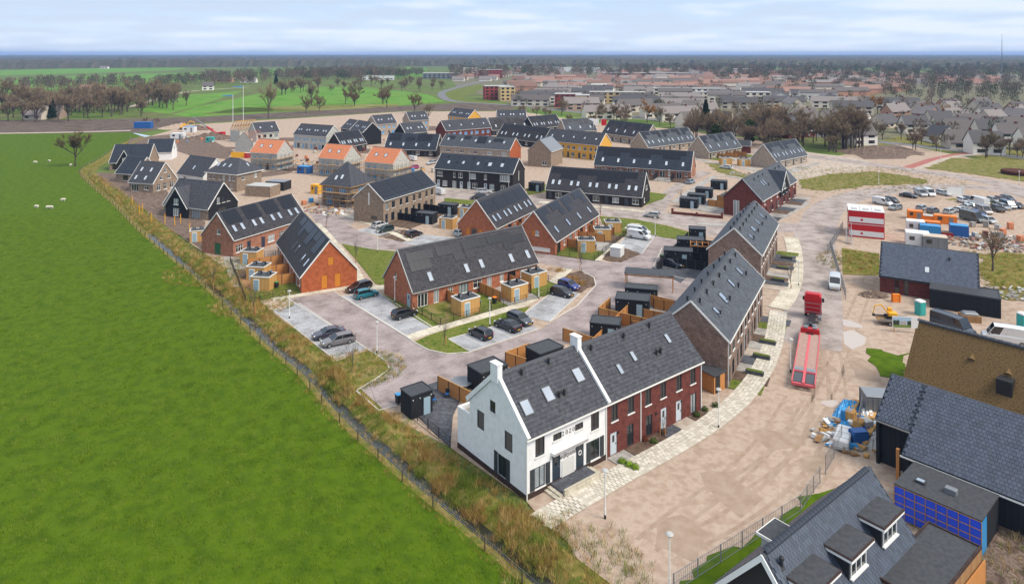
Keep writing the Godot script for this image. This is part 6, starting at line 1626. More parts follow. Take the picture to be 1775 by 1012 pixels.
func car(kind: String, col: String, rear: Vector2, front: Vector2, label: String, y := 0.05, group := "cars parked on the estate", big := true):
	var K: Dictionary = KINDS[kind]
	var s := car_shapes(kind)
	var t := thing("parked_van" if K.has("blind") else "parked_car", v3((rear + front) / 2, y), rad_to_deg(-(front - rear).angle()), label, "van" if K.has("blind") else "car", group)
	var p := paint(col)
	var L: float = K.L; var W: float = K.W
	part("body", s.body, p, t)
	part("roof", s.roof, p, t)
	part("windscreen", s.ws, M.glass, t)
	part("rear_window", s.rw, M.glass if not K.has("blind") else p, t)
	for k in 2: part("side_window", s.side[k], M.glass, t)
	for x in K.ax:
		for z in [-1, 1]:
			var w := part("wheel", s.tyre, M.tyre, t, T((x - 0.5) * L, K.wr, z * (W / 2 - 0.07)))
			part("rim", s.rim, M.rim, w)
	for z in [-1, 1]:
		part("headlight", s.head, M.lamp_white, t, T(L / 2 - 0.13, 0.62, z * W * 0.32))
		part("tail_light", s.tail, M.lamp_red, t, T(-L / 2 + 0.03, 0.72, z * W * 0.38))
		if big: part("mirror", s.mirror, p, t, T((K.cab[3] - 0.56) * L, K.st[3][2] + 0.0, z * (W / 2 + 0.06)))
	if big:
		part("number_plate", s.plate, M.plate, t, T(-L / 2 - 0.09, 0.42, 0)); part("number_plate", s.plate, M.plate, t, T(L / 2 + 0.05, 0.4, 0))
	return t

func build_vehicles():
	car("sedan", "3a3844", Vector2(-24.88, -101.87), Vector2(-28.23, -100.02), "dark purple-grey car beside the grey estate car in the ditch-side bays", 0.05)
	car("estate", "6e6b6c", Vector2(-23.13, -99.42), Vector2(-26.11, -97.66), "grey estate car in the ditch-side parking bays")
	car("estate", "1c1b20", Vector2(-25.16, -122.49), Vector2(-28.01, -119.54), "black estate car behind the teal car by the orange gable")
	car("hatch", "0f6a78", Vector2(-26.03, -116.46), Vector2(-23.1, -118.68), "teal hatchback in front of the orange gable")
	car("hatch", "17181b", Vector2(-18.1, -107.61), Vector2(-15.37, -109.76), "lone black hatchback in the bays left of the long solar terrace")
	car("hatch", "1a1b20", Vector2(-3.25, -99.62), Vector2(-5.89, -102.5), "black hatchback at the left end of the roadside bays")
	car("sedan", "15161a", Vector2(0.89, -102.5), Vector2(-2.22, -105.55), "black sedan in the middle of the roadside bays")
	car("estate", "3c4046", Vector2(-0.31, -108.32), Vector2(2.72, -104.66), "dark grey estate car at the right end of the roadside bays")
	car("hatch", "16171b", Vector2(6.87, -119.54), Vector2(10.1, -117), "black hatchback beside the blue car")
	car("hatch", "1c2c78", Vector2(8.23, -123.72), Vector2(11.66, -120.12), "bright blue hatchback by the planted corner")
	car("sedan", "262a38", Vector2(29.15, -135.92), Vector2(32.59, -133), "dark blue car parked against the black courtyard shed", 0.1)
	car("van", "cfd2d4", Vector2(26.62, -156), Vector2(29.89, -153.6), "white delivery van in the courtyard bays, nearer one")
	car("van", "c6cacc", Vector2(27.22, -159.5), Vector2(30.39, -157.5), "white delivery van in the courtyard bays, farther one")
	car("hatch", "a8a8a6", Vector2(37.04, -174.1), Vector2(33.22, -175.9), "silver car driving along the street past the grass verge", 0.03)
	car("hatch", "211815", Vector2(-23.33, -155.5), Vector2(-20.83, -158), "dark brown hatchback in the bays behind the stepped-solar terrace")
	car("hatch", "b9bcc0", Vector2(-32.57, -163.2), Vector2(-29.92, -166.5), "silver car in the small bay by the taupe terrace")
	car("hatch", "16302e", Vector2(-27.8, -162.1), Vector2(-30.78, -159.5), "dark green car in the small bay by the taupe terrace")
	car("hatch", "8ba0a8", Vector2(-12.83, -156), Vector2(-9.95, -159.5), "pale blue car behind the ridge of the stepped-solar terrace")
	car("estate", "b9bcc0", Vector2(-10.42, -205), Vector2(-6.01, -205), "silver estate car on the street before the black brick terrace", 0.03)
	car("estate", "1c1e24", Vector2(-7.43, -197.6), Vector2(-11.59, -196.1), "black estate car on the street before the black brick terrace", 0.03)
	car("van", "c9cccd", Vector2(-20, -202.5), Vector2(-23.39, -205.9), "white pick-up van with green load on the street", 0.03)
	car("hatch", "a8426a", Vector2(-33.69, -249.3), Vector2(-36.8, -248.1), "pink hatchback by the unfinished houses", 0.03)
	car("estate", "a8acb0", Vector2(-28.59, -261.1), Vector2(-31.33, -257), "silver car behind the black terrace", 0.03)
	car("van", "c9cccd", Vector2(-36.92, -266.7), Vector2(-40.89, -269.6), "white van beside the low black terrace", 0.03)
	car("hatch", "7e94a4", Vector2(54.04, -217.6), Vector2(58.82, -223.5), "light blue car beside the dark sheds", 0.03)
	car("estate", "c9cccd", Vector2(78.43, -246.8), Vector2(74.44, -250.6), "white car with yellow beacon rack on the sandy street", 0.03)
	car("van", "b9bdc0", Vector2(58.58, -126.23), Vector2(55.28, -119.54), "silver van driving toward the lowloader on the main road", 0.03)
	car("bigvan", "2c3440", Vector2(63.86, -105.78), Vector2(66.47, -100.22), "dark blue van behind the thatched ridge", 0.01)
	car("bigvan", "d4d6d6", Vector2(72.34, -97.85), Vector2(67.96, -100.22), "white van with red rear beside the dark blue van", 0.01)
	# site car park
	var g := "vehicles on the site car park"
	for q in [["van", "cfd2d4", Vector2(99.97, -191.5), Vector2(101.8, -187.9), "white van, leftmost on the site car park"], ["hatch", "3a3e44", Vector2(104.91, -194.5), Vector2(105.67, -191.5), "dark car behind the leftmost white van"], ["hatch", "7c8286", Vector2(102.65, -184.4), Vector2(98.96, -182.4), "grey hatchback near the red and white cabins"], ["sedan", "24222a", Vector2(112.13, -200.9), Vector2(114.59, -197.6), "black saloon at the far edge of the site car park"], ["van", "9aa0a6", Vector2(118.68, -205), Vector2(117.83, -198.4), "silver van beside the black saloon"], ["van", "d0d3d5", Vector2(121.72, -205.9), Vector2(120.29, -198.4), "white van between silver van and silver estate"], ["estate", "aab0b4", Vector2(124.95, -205), Vector2(126.06, -200), "silver estate car by the white site board"], ["hatch", "8c949c", Vector2(105.95, -181.7), Vector2(109.36, -184.4), "silver car behind the orange compressor"], ["hatch", "5c646c", Vector2(106.56, -178.5), Vector2(111.06, -181.7), "grey car between the orange machines"], ["hatch", "a8b0b4", Vector2(110.58, -177.8), Vector2(114.28, -180.4), "pale car right of the orange machines"], ["sedan", "d2d4d4", Vector2(116.71, -179.1), Vector2(115.06, -183.1), "white saloon at the front of the right-hand group"], ["hatch", "c6cccc", Vector2(120.22, -181.7), Vector2(120.29, -187.2), "white hatchback second in the right-hand group"], ["estate", "aebcbc", Vector2(122.32, -183.1), Vector2(122.77, -188.6), "pale green estate car third in the right-hand group"], ["bigvan", "d2d4d4", Vector2(126.61, -185.8), Vector2(125.77, -191.5), "tall white van at the back of the right-hand group"], ["van", "7c7a78", Vector2(122.31, -184.4), Vector2(121.19, -175.3), "grey-brown van in the right-hand group"], ["bigvan", "3e4848", Vector2(112.28, -174.1), Vector2(113.76, -168.2), "dark green van nearest the pile of building waste"], ["hatch", "2c4a86", Vector2(117.47, -178.5), Vector2(118.32, -174.1), "blue car between the grey and dark green vans"], ["suv", "1e2022", Vector2(127.36, -185.1), Vector2(126.02, -178.5), "black off-roader in the right-hand group"], ["hatch", "8c9498", Vector2(130.17, -186.5), Vector2(129.83, -181.7), "grey hatchback behind the black off-roader"], ["van", "2c4a5c", Vector2(132.82, -190.1), Vector2(131.94, -181.7), "blue van near the right edge of the car park"], ["hatch", "2a2e38", Vector2(134.88, -187.9), Vector2(134.62, -183.7), "dark car at the right edge of the car park"]]:
		car(q[0], q[1], q[2], q[3], q[4], 0.01, g)
	var tints := [["d0d2d2", "white"], ["3a4048", "dark grey"], ["8a9096", "silver"], ["6a2a2a", "maroon"], ["24344c", "navy"], ["b0b4b4", "pale grey"]]
	for i in 6: car(["hatch", "estate", "hatch", "sedan", "estate", "hatch"][i], tints[i][0], [Vector2(124.36, -193.8), Vector2(127.28, -195.3), Vector2(133.21, -194.5), Vector2(136.21, -196.1), Vector2(138.7, -196.9), Vector2(116.12, -171.7)][i], [Vector2(124.49, -190.1), Vector2(127.35, -191.5), Vector2(133.17, -190.8), Vector2(136.11, -192.3), Vector2(138.71, -193), Vector2(116.03, -167)][i], "%s car in the back row of the right-hand group" % tints[i][1], 0.01, g)
	lowloader()

func wheel_on(t: Node3D, x: float, z: float, r: float, w: float):
	var key := "bw%.2f_%.2f" % [r, w]
	if not cache.has(key):
		var ty := MB.new(); ty.xf = Transform3D(Basis(Vector3(1, 0, 0), PI / 2), Vector3.ZERO)
		ty.lathe([[r * 0.55, -w / 2], [r * 0.95, -w / 2], [r, -w * 0.35], [r, w * 0.35], [r * 0.95, w / 2], [r * 0.55, w / 2]], 14)
		var ri := MB.new(); ri.xf = ty.xf
		ri.lathe([[0.0, -w * 0.3], [r * 0.56, -w * 0.45]], 10); ri.lathe([[r * 0.56, w * 0.45], [0.0, w * 0.3]], 10)
		cache[key] = [ty.mesh(), ri.mesh()]
	var o := part("wheel", cache[key][0], M.tyre, t, T(x, r, z))
	part("rim", cache[key][1], M.rim, o)

func lowloader():
	var a: Vector2 = Vector2(35.49, -84.95)
	var b: Vector2 = Vector2(47.7, -110.24)
	var L := 16.5
	var mid := a.lerp(b, 0.5)
	var yaw := rad_to_deg(-(b - a).angle())
	var dist := a.distance_to(b)
	var t := thing("lowloader_trailer", v3(a), yaw, "red lowloader trailer with worn deck and grey rear ramps", "trailer")
	var TL := dist * 0.6
	M.deck = ground_mat(["b89a8e", "c4aca0", "b4867c", "c8b6aa"], 3.0, 6.0, 5, 101, noise_tex(256, 50.0, 3, hexes(["a0a0a0", "e0e0e0", "ffffff"]), 102, 1.5), 0.9, 1.0, 1.8)
	M.faded = plain(Color.html("c8585e"), 0.5)
	part("deck", box_mesh(Vector3(TL - 3.4, 0.18, 2.5)), M.deck, t, T(3.4 + (TL - 3.4) / 2, 0.75, 0))
	for z in [-1.3, 1.3]: part("side_rail", box_mesh(Vector3(TL, 0.3, 0.12)), M.faded, t, T(TL / 2, 0.7, z))
	part("spine", box_mesh(Vector3(TL, 0.22, 0.3)), M.faded, t, T(TL / 2, 0.74, 0))
	part("rear_beam", box_mesh(Vector3(0.3, 0.3, 2.7)), M.faded, t, T(0.1, 0.5, 0))
	part("cross_beam", box_mesh(Vector3(0.2, 0.24, 2.5)), M.faded, t, T(3.3, 0.74, 0))
	for z in [-0.72, 0.72]:
		part("ramp", box_mesh(Vector3(2.5, 0.1, 1.05)), M.frame_k, t, T(1.75, 0.66, z, 0, 0, 3))
		for k in 14: part("ramp_bar", box_mesh(Vector3(0.06, 0.06, 1.05)), M.galv, t, T(0.6 + k * 0.18, 0.72 + k * 0.009, z))
		part("ramp", box_mesh(Vector3(0.9, 0.1, 1.05)), M.galv, t, T(3.95, 0.9, z))
	part("gooseneck", box_mesh(Vector3(1.2, 0.3, 2.3)), M.red, t, T(TL + 0.4, 1.15, 0))
	part("headboard", box_mesh(Vector3(0.15, 0.7, 2.5)), M.red, t, T(TL - 0.2, 0.9, 0))
	for x in [2.2, 3.5, 4.8]:
		for z in [-1.05, 1.05]: wheel_on(t, x, z, 0.38, 0.3)
	for z in [-0.6, 0.6]: part("chain_box", box_mesh(Vector3(0.7, 0.3, 0.6), 0.03), M.greymetal, t, T(TL + 0.2, 1.5, z))
	# tractor unit in front
	var c := thing("truck_tractor", v3(a.lerp(b, 0.6)), yaw, "red truck tractor coupled to the lowloader", "truck")
	var CL := dist * 0.4
	part("chassis", box_mesh(Vector3(CL, 0.3, 0.9)), M.black, c, T(CL / 2 - 0.6, 0.75, 0))
	var cb := MB.new()
	var prof := PackedVector2Array([Vector2(0, 0), Vector2(2.2, 0), Vector2(2.25, 1.2), Vector2(2.0, 2.5), Vector2(1.7, 2.75), Vector2(0, 2.75)])
	for s in [-1, 1]:
		for k in range(1, 5):
			var q := [prof[0], prof[k], prof[k + 1]]
			if s < 0: q.reverse()
			cb.tri(Vector3(q[0].x, q[0].y, s * 1.2), Vector3(q[1].x, q[1].y, s * 1.2), Vector3(q[2].x, q[2].y, s * 1.2))
	for k in 6:
		var p := prof[k]; var q := prof[(k + 1) % 6]
		cb.quad(Vector3(p.x, p.y, 1.2), Vector3(p.x, p.y, -1.2), Vector3(q.x, q.y, -1.2), Vector3(q.x, q.y, 1.2))
	var cx := CL - 2.9
	part("cab", cb.mesh(), M.red, c, T(cx, 0.85, 0))
	part("windscreen", box_mesh(Vector3(0.04, 1.1, 2.1)), M.glass, c, T(cx + 2.2, 2.1, 0, 0, 0, 11))
	for z in [-1.22, 1.22]:
		part("side_window", box_mesh(Vector3(0.9, 0.8, 0.04)), M.glass, c, T(cx + 1.4, 2.2, z))
		part("mirror", box_mesh(Vector3(0.15, 0.6, 0.3)), M.black, c, T(cx + 2.1, 2.2, z * 1.15))
	part("sun_visor", box_mesh(Vector3(0.3, 0.12, 2.3)), M.red, c, T(cx + 2.2, 3.3, 0))
	part("roof_spoiler", box_mesh(Vector3(1.2, 0.35, 2.0), 0.08), M.red, c, T(cx + 0.7, 3.58, 0))
	for z in [-1.1, 1.1]: part("rack_post", box_mesh(Vector3(0.08, 1.6, 0.08)), M.alu, c, T(cx - 0.4, 1.05, z))
	for k in 3: part("rack_bar", box_mesh(Vector3(0.07, 0.07, 2.3)), M.alu, c, T(cx - 0.4, 1.3 + 0.65 * k, 0))
	for q in [[1.6, -0.6, 0.8], [2.0, 0.5, 0.6], [2.6, -0.2, 0.7], [1.2, 0.7, 0.5]]: part("chassis_gear", box_mesh(Vector3(q[2], 0.5, q[2]), 0.08), M.frame_k if q[1] < 0 else M.alu, c, T(q[0], 1.05, q[1]))
	part("fuel_tank", box_mesh(Vector3(1.2, 0.6, 0.6), 0.06), M.alu, c, T(cx - 1.0, 0.5, 1.0))
	part("fifth_wheel", box_mesh(Vector3(0.9, 0.12, 1.0), 0.03), M.black, c, T(0.8, 1.05, 0))
	for x in [0.6, cx + 1.5]:
		for z in [-1.05, 1.05]: wheel_on(c, x, z, 0.5, 0.35)

# ---------------------------------------------------------------- building site, lamps, meadow
func lamp(at: Vector2, label: String, h := 4.3):
	var t := thing("street_lamp", v3(at), 0.0, label, "street lamp", "white street lamps of the estate")
	if not cache.has("lamp"):
		var p := MB.new(); p.lathe([[0.085, 0.0], [0.085, 0.9], [0.06, 0.95], [0.05, 4.2], [0.0, 4.2]], 8)
		var hd := MB.new(); hd.lathe([[0.05, 0.0], [0.28, 0.04], [0.32, 0.1], [0.22, 0.2], [0.0, 0.24]], 12)
		var bs := MB.new(); bs.lathe([[0.1, 0.0], [0.1, 0.35], [0.0, 0.36]], 8)
		cache["lamp"] = [p.mesh(), hd.mesh(), bs.mesh()]
	part("pole", cache["lamp"][0], M.trim, t)
	part("lamp_head", cache["lamp"][1], M.trimgrey, t, T(0, 4.15, 0))
	part("foot", cache["lamp"][2], M.black, t)

func box_thing(called: String, at: Vector2, yaw: float, s: Vector3, mat: Material, label: String, cat: String, roof: Material = null, ribs := true, y := 0.0) -> Node3D:
	# a cabin or container: ribbed walls, corner posts, lid
	var t := thing(called, v3(at, y), yaw, label, cat)
	part("body", box_mesh(s, 0.03), mat, t)
	part("roof", box_mesh(Vector3(s.x + 0.06, 0.1, s.z + 0.06), 0.02), roof if roof else mat, t, T(0, s.y, 0))
	for x in [-s.x / 2, s.x / 2]:
		for z in [-s.z / 2, s.z / 2]: part("corner_post", box_mesh(Vector3(0.16, s.y, 0.16)), mat, t, T(x, 0, z))
	if cat in ["site cabin", "compressor"]:
		part("window", box_mesh(Vector3(s.x * 0.22, 0.8, 0.08)), M.pane, t, T(-s.x * 0.25, s.y * 0.48, s.z / 2 + 0.05))
		part("door", box_mesh(Vector3(0.9, s.y * 0.8, 0.08)), M.greymetal, t, T(s.x * 0.25, 0.1, s.z / 2 + 0.04))
	if ribs:
		var m := MB.new()
		var n := int(s.x / 0.5)
		for i in n: m.boxa(-s.x / 2 + (i + 0.25) * s.x / n, -s.x / 2 + (i + 0.75) * s.x / n, 0.15, s.y - 0.15, s.z / 2, s.z / 2 + 0.05)
		part("ribs", m.mesh(), mat, t).set_meta("kind", "stuff")
	return t

func site_cabin(at: Vector2, yaw: float, y: float, label: String):
	var t := thing("site_cabin", v3(at, y), yaw, label, "site cabin", "red and white site cabins")
	var W := 7.2; var D := 7.0; var H := 2.9
	part("body", box_mesh(Vector3(W, H, D), 0.03), M.red, t)
	part("roof", box_mesh(Vector3(W + 0.08, 0.1, D + 0.08)), M.whiteplastic, t, T(0, H - 0.02, 0))
	part("white_band", box_mesh(Vector3(W - 0.3, 1.15, 0.04)), M.whiteplastic, t, T(0, 0.35, D / 2 + 0.02))
	part("roof_seam", box_mesh(Vector3(0.12, 0.06, D)), M.trimgrey, t, T(-W / 6, H + 0.08, 0))
	part("roof_seam", box_mesh(Vector3(0.12, 0.06, D)), M.trimgrey, t, T(W / 6, H + 0.08, 0))
	var e := MB.new(); e.xf = Transform3D(Basis(Vector3(1, 0, 0), PI / 2), Vector3.ZERO)
	e.lathe([[0.26, 0.0], [0.26, 0.02], [0.0, 0.02]], 16)
	part("emblem", e.mesh(), M.red, t, T(-0.9, 0.95, D / 2 + 0.045))
	for k in 3: part("window", box_mesh(Vector3(0.04, 1.0, 1.4)), M.pane, t, T(-W / 2 - 0.02, 1.1, -2.6 + k * 2.6))
	for k in 3: part("roof_unit", box_mesh(Vector3(1.2, 0.12, 2.0)), M.trimgrey, t, T(-W / 3 + k * W / 3, H + 0.08, 1.5))

func heap(at: Vector2, r: float, h: float, mat: Material, label: String, sd: int, called := "soil_heap"):
	var t := thing(called, v3(at, -0.05), 0.0, label, "heap")
	var b := MB.new()
	var f := FastNoiseLite.new(); f.seed = sd; f.frequency = 0.55 / maxf(r * 0.3, 0.5)
	var n := 26
	var hh := func(i: int, j: int) -> Vector3:
		var x := (float(i) / n * 2 - 1) * r * 1.1; var z := (float(j) / n * 2 - 1) * r * 0.75
		var q := 1.0 - sqrt(pow(x / r, 2) + pow(z / (r * 0.68), 2))
		q += f.get_noise_2d(x * 2, z * 2) * 0.3
		return Vector3(x, maxf(0.0, q) * h * (1.0 + 0.4 * f.get_noise_2d(x * 5, z * 5)), z)
	for i in n:
		for j in n:
			var a: Vector3 = hh.call(i, j + 1); var c: Vector3 = hh.call(i + 1, j + 1); var d: Vector3 = hh.call(i + 1, j); var e: Vector3 = hh.call(i, j)
			if a.y + c.y + d.y + e.y <= 0: continue
			b.tri(a, c, d, Vector2(a.x, a.z), Vector2(c.x, c.z), Vector2(d.x, d.z)); b.tri(a, d, e, Vector2(a.x, a.z), Vector2(d.x, d.z), Vector2(e.x, e.z))
	part("mound", b.mesh(), mat, t)

func debris(at: Vector2, r: float, n: int, label: String, mats: Array, sd: int, called := "building_waste"):
	# a litter of boards, bags and sheets that nobody could count
	var g := RandomNumberGenerator.new(); g.seed = sd
	var t := thing(called, v3(at), 0.0, label, "waste")
	t.set_meta("kind", "stuff")
	for m in mats:
		var b := MB.new()
		for i in n / mats.size():
			var a := g.randf() * TAU; var q := sqrt(g.randf()) * r
			b.xf = T(cos(a) * q, g.randf_range(0.03, 0.35), sin(a) * q * 0.7, g.randf() * 360, g.randf_range(-14, 14), g.randf_range(-14, 14))
			b.box(Vector3.ZERO, Vector3(g.randf_range(0.2, 1.4), g.randf_range(0.05, 0.4), g.randf_range(0.12, 0.6)))
		part("pieces", b.mesh(), m, t).set_meta("kind", "stuff")

func toilet(at: Vector2, label: String):
	var t := thing("portable_toilet", v3(at), 15.0, label, "portable toilet", "teal portable toilets")
	part("cabin", box_mesh(Vector3(1.15, 2.05, 1.15), 0.05), M.teal, t)
	part("door", box_mesh(Vector3(0.8, 1.8, 0.04)), M.teal, t, T(0, 0.12, 0.59))
	part("roof", box_mesh(Vector3(1.2, 0.22, 1.2), 0.1), M.whiteplastic, t, T(0, 2.05, 0))

func digger(at: Vector2, yaw: float, s: float, mat: Material, label: String, y := 0.0):
	var t := thing("excavator", v3(at, y), yaw, label, "excavator")
	t.scale = Vector3(s, s, s)
	for z in [-0.9, 0.9]:
		var b := MB.new()
		b.xf = Transform3D(Basis(Vector3(1, 0, 0), PI / 2), Vector3(0, 0.4, z))
		b.tube(Vector3(-1.2, -0.22, 0), Vector3(-1.2, 0.22, 0), 0.4, 0.4, 10); b.tube(Vector3(1.2, -0.22, 0), Vector3(1.2, 0.22, 0), 0.4, 0.4, 10)
		b.box(Vector3(0, 0, 0), Vector3(2.4, 0.44, 0.78))
		part("track", b.mesh(), M.black, t)
	part("undercarriage", box_mesh(Vector3(1.6, 0.3, 1.4)), M.black, t, T(0, 0.55, 0))
	part("house", box_mesh(Vector3(2.3, 0.9, 2.0), 0.12), mat, t, T(-0.4, 0.85, 0))
	var cab := part("cab", box_mesh(Vector3(1.1, 1.4, 0.9), 0.1), mat, t, T(0.2, 1.4, 0.5))
	part("window", box_mesh(Vector3(1.14, 0.8, 0.7)), M.glass, cab, T(0, 0.45, 0))
	var boom := MB.new()
	boom.tube(Vector3(0.7, 1.4, -0.2), Vector3(2.4, 3.6, -0.2), 0.22, 0.18, 6); boom.tube(Vector3(2.4, 3.6, -0.2), Vector3(4.0, 3.2, -0.2), 0.18, 0.15, 6)
	part("boom", boom.mesh(), mat, t)
	var stick := MB.new(); stick.tube(Vector3(4.0, 3.3, -0.2), Vector3(4.5, 1.0, -0.2), 0.15, 0.11, 6)
	part("stick", stick.mesh(), mat, t)
	part("bucket", box_mesh(Vector3(0.7, 0.6, 0.9), 0.1), M.black, t, T(4.35, 0.4, -0.2))

func crane(at: Vector2, yaw: float, label: String):
	var t := thing("mobile_crane", v3(at), yaw, label, "crane")
	part("chassis", box_mesh(Vector3(7.0, 0.8, 2.5), 0.1), M.red, t, T(0, 0.7, 0))
	for x in [-2.6, -1.2, 1.4, 2.8]:
		for z in [-1.1, 1.1]: wheel_on(t, x, z, 0.55, 0.4)
	part("cab", box_mesh(Vector3(1.6, 1.4, 2.3), 0.1), M.red, t, T(2.6, 1.5, 0))
	var b := MB.new(); b.tube(Vector3(-1.5, 2.0, 0), Vector3(-16, 9.5, 0), 0.4, 0.2, 6)
	part("boom", b.mesh(), M.greymetal, t)
	b = MB.new(); b.tube(Vector3(-1.2, 1.9, 0), Vector3(-7, 4.9, 0), 0.5, 0.45, 6)
	part("boom_foot", b.mesh(), M.red, t)
	part("counterweight", box_mesh(Vector3(1.6, 1.1, 2.3), 0.1), M.red, t, T(0.6, 1.5, 0))

func tower_crane(at: Vector2, label: String, h: float):
	var t := thing("site_mast", v3(at), 20.0, label, "mast")
	var b := MB.new(); b.tube(Vector3.ZERO, Vector3(0, h, 0), 0.16, 0.12, 6)
	part("mast", b.mesh(), M.whiteplastic, t)
	b = MB.new(); b.tube(Vector3(-0.3, h - 0.4, 0), Vector3(-5.0, h - 0.6, 0), 0.25, 0.2, 5); b.tube(Vector3(0, h - 1.0, 0), Vector3(-4, h - 0.7, 0), 0.08, 0.08, 4)
	part("jib", b.mesh(), M.blueplastic, t)
	b = MB.new(); b.tube(Vector3(0.6, 0, 0.6), Vector3(0.3, 6.0, 0.3), 0.12, 0.1, 5)
	part("lift_frame", b.mesh(), M.yellow, t)

func build_site():
	M.faded0 = plain(Color.html("8f5a52"), 0.8)
	for q in [[Vector2(-18.53, -95.59), "white street lamp at the road corner by the ditch-side bays"], [Vector2(-19.31, -114.84), "white street lamp left of the stepped-solar gable"], [Vector2(-3.34, -104.88), "white street lamp on the lawn by the roadside bays"], [Vector2(4.49, -116.73), "white street lamp beside the garden path"], [Vector2(8.22, -61.55), "white street lamp nearest the white house porch"], [Vector2(22.65, -76.44), "white street lamp at the bend of the slab path"], [Vector2(35.91, -89.87), "white street lamp beside the lowloader"], [Vector2(12.07, -53.4), "white street lamp at the bottom edge on the sand"], [Vector2(32.14, -156.5), "white street lamp at the courtyard bays"], [Vector2(-34.52, -108.08), "white street lamp at the far end of the ditch-side bays"], [Vector2(49.66, -220.5), "white street lamp on the side street by the dark sheds"], [Vector2(165, -268.2), "white street lamp beside the red cycle path"], [Vector2(113.96, -216.6), "white street lamp by the bend of the main road"], [Vector2(50.74, -123.41), "slender street lamp before the far brown terrace"], [Vector2(159, -218.5), "street lamp at the round hedge near the right edge"], [Vector2(-27.83, -144.22), "street lamp by the triangular lawn"]]: lamp(q[0], q[1])
	# cabins, containers and machines around the site car park
	var y := -24.0
	site_cabin(Vector2(80.36, -158.5), y, 0.0, "red and white site cabin, lower of the stack")
	site_cabin(Vector2(80.36, -158.5), y, 3.0, "red and white site cabin, upper of the stack")
	var st := thing("site_stair", v3(Vector2(73.29, -151.7)), y + 90.0, "steel outside stair at the red and white cabins", "stair")
	for k in 12: part("tread", box_mesh(Vector3(0.28, 0.04, 1.0)), M.galv, st, T(-1.6 + k * 0.28, 0.24 + k * 0.24, 0))
	for z in [-0.52, 0.52]:
		var b := MB.new(); b.tube(Vector3(-1.8, 0.0, z), Vector3(1.7, 3.0, z), 0.08, 0.08, 5); b.tube(Vector3(-1.8, 1.0, z), Vector3(1.7, 4.0, z), 0.04, 0.04, 5)
		part("stringer", b.mesh(), M.galv, st)
	box_thing("compressor", Vector2(100.28, -173.5), -26.0, Vector3(3.2, 2.0, 2.0), M.orange, "orange compressor cabin left of the orange trailer", "compressor")
	box_thing("orange_trailer", Vector2(102.64, -172.9), -26.0, Vector3(3.4, 1.0, 2.0), M.orange, "low orange trailer with pale load", "trailer", M.trimgrey, false)
	box_thing("orange_cabin", Vector2(104.8, -168.7), -26.0, Vector3(4.6, 1.9, 2.0), M.orange, "orange site cabin with square hatch", "site cabin")
	box_thing("orange_cabin", Vector2(98.03, -163.7), -26.0, Vector3(4.2, 1.7, 1.8), M.orange, "orange cabin behind the blue container", "site cabin")
	box_thing("blue_container", Vector2(94.43, -157.5), -26.0, Vector3(3.9, 2.3, 2.4), M.blueplastic, "light blue container between white cabins", "container", null)
	box_thing("blue_container", Vector2(100.3, -156.5), -26.0, Vector3(3.4, 2.6, 2.4), M.blue, "dark blue container beside the red skip", "container", M.blueplastic)
	box_thing("red_skip", Vector2(97.63, -157), -26.0, Vector3(2.6, 0.9, 1.8), M.red, "red skip between the blue containers", "skip", M.mud, false)
	box_thing("white_cabin", Vector2(92.95, -160.6), -26.0, Vector3(3.6, 2.6, 2.6), M.whiteplastic, "white cabin farther from the slate-blue roof", "site cabin", M.trim)
	box_thing("white_cabin", Vector2(87.14, -149.88), -26.0, Vector3(4.4, 2.7, 3.4), M.whiteplastic, "white roofed cabin behind the slate-blue roof ridge", "site cabin", M.whiteplastic)
	box_thing("white_cabin", Vector2(89.24, -147.21), -26.0, Vector3(4.4, 2.6, 3.0), M.greymetal, "grey cabin with cream roof beside the ridge", "site cabin", M.sandpale)
	box_thing("site_board", Vector2(127.73, -200.9), 0.0, Vector3(4.6, 2.4, 0.12), M.whiteplastic, "large white site board at the car park edge", "sign board", null, false)
	box_thing("orange_box", Vector2(63.55, -115.37), 0.0, Vector3(1.1, 1.2, 0.5), M.orange, "orange control box before the brick house", "box", null, false)
	toilet(Vector2(64.27, -109.76), "teal portable toilet before the black annex"); toilet(Vector2(76.52, -104.44), "teal portable toilet at the right edge by the white van")
	debris(Vector2(105.01, -151.7), 11.0, 330, "heap of mixed building waste right of the blue container", [M.trimgrey, M.mud, M.timberold, M.sandpale, M.concrete, M.faded0, M.whiteplastic], 3)
	debris(Vector2(85.29, -118.97), 5.0, 60, "dumped sheets beside the black annex", [M.trimgrey, M.concrete, M.sandpale], 4)
	# board with a house picture, trailer with yellow machines, sandbox pallet
	var sb := thing("picture_board", v3(Vector2(57.82, -102.5)), -6.0, "sign board with a picture of houses and a white text strip", "sign board")
	part("panel", box_mesh(Vector3(3.6, 1.7, 0.08)), M.whiteplastic, sb, T(0, 0.7, 0))
	part("picture", box_mesh(Vector3(2.5, 1.5, 0.02)), poster(), sb, T(-0.45, 0.8, 0.05))
	for x in [-1.5, 1.5]: part("post", box_mesh(Vector3(0.1, 2.4, 0.1)), M.timber, sb, T(x, 0, -0.1))
	var tr := thing("machine_trailer", v3(Vector2(57.74, -105.78)), -12.0, "low grey trailer carrying yellow machines", "trailer")
	part("bed", box_mesh(Vector3(4.2, 0.15, 2.0)), M.timberold, tr, T(0, 0.6, 0))
	for z in [-1.0, 1.0]: part("side_board", box_mesh(Vector3(4.2, 0.35, 0.06)), M.galv, tr, T(0, 0.7, z))
	for x in [-0.6, 0.6]:
		for z in [-0.9, 0.9]: wheel_on(tr, x, z, 0.33, 0.22)
	part("drawbar", box_mesh(Vector3(1.4, 0.1, 0.12)), M.galv, tr, T(2.7, 0.5, 0))
	digger(Vector2(57.72, -106.23), 165.0, 0.55, M.yellow, "small yellow excavator standing on the trailer", 0.75)
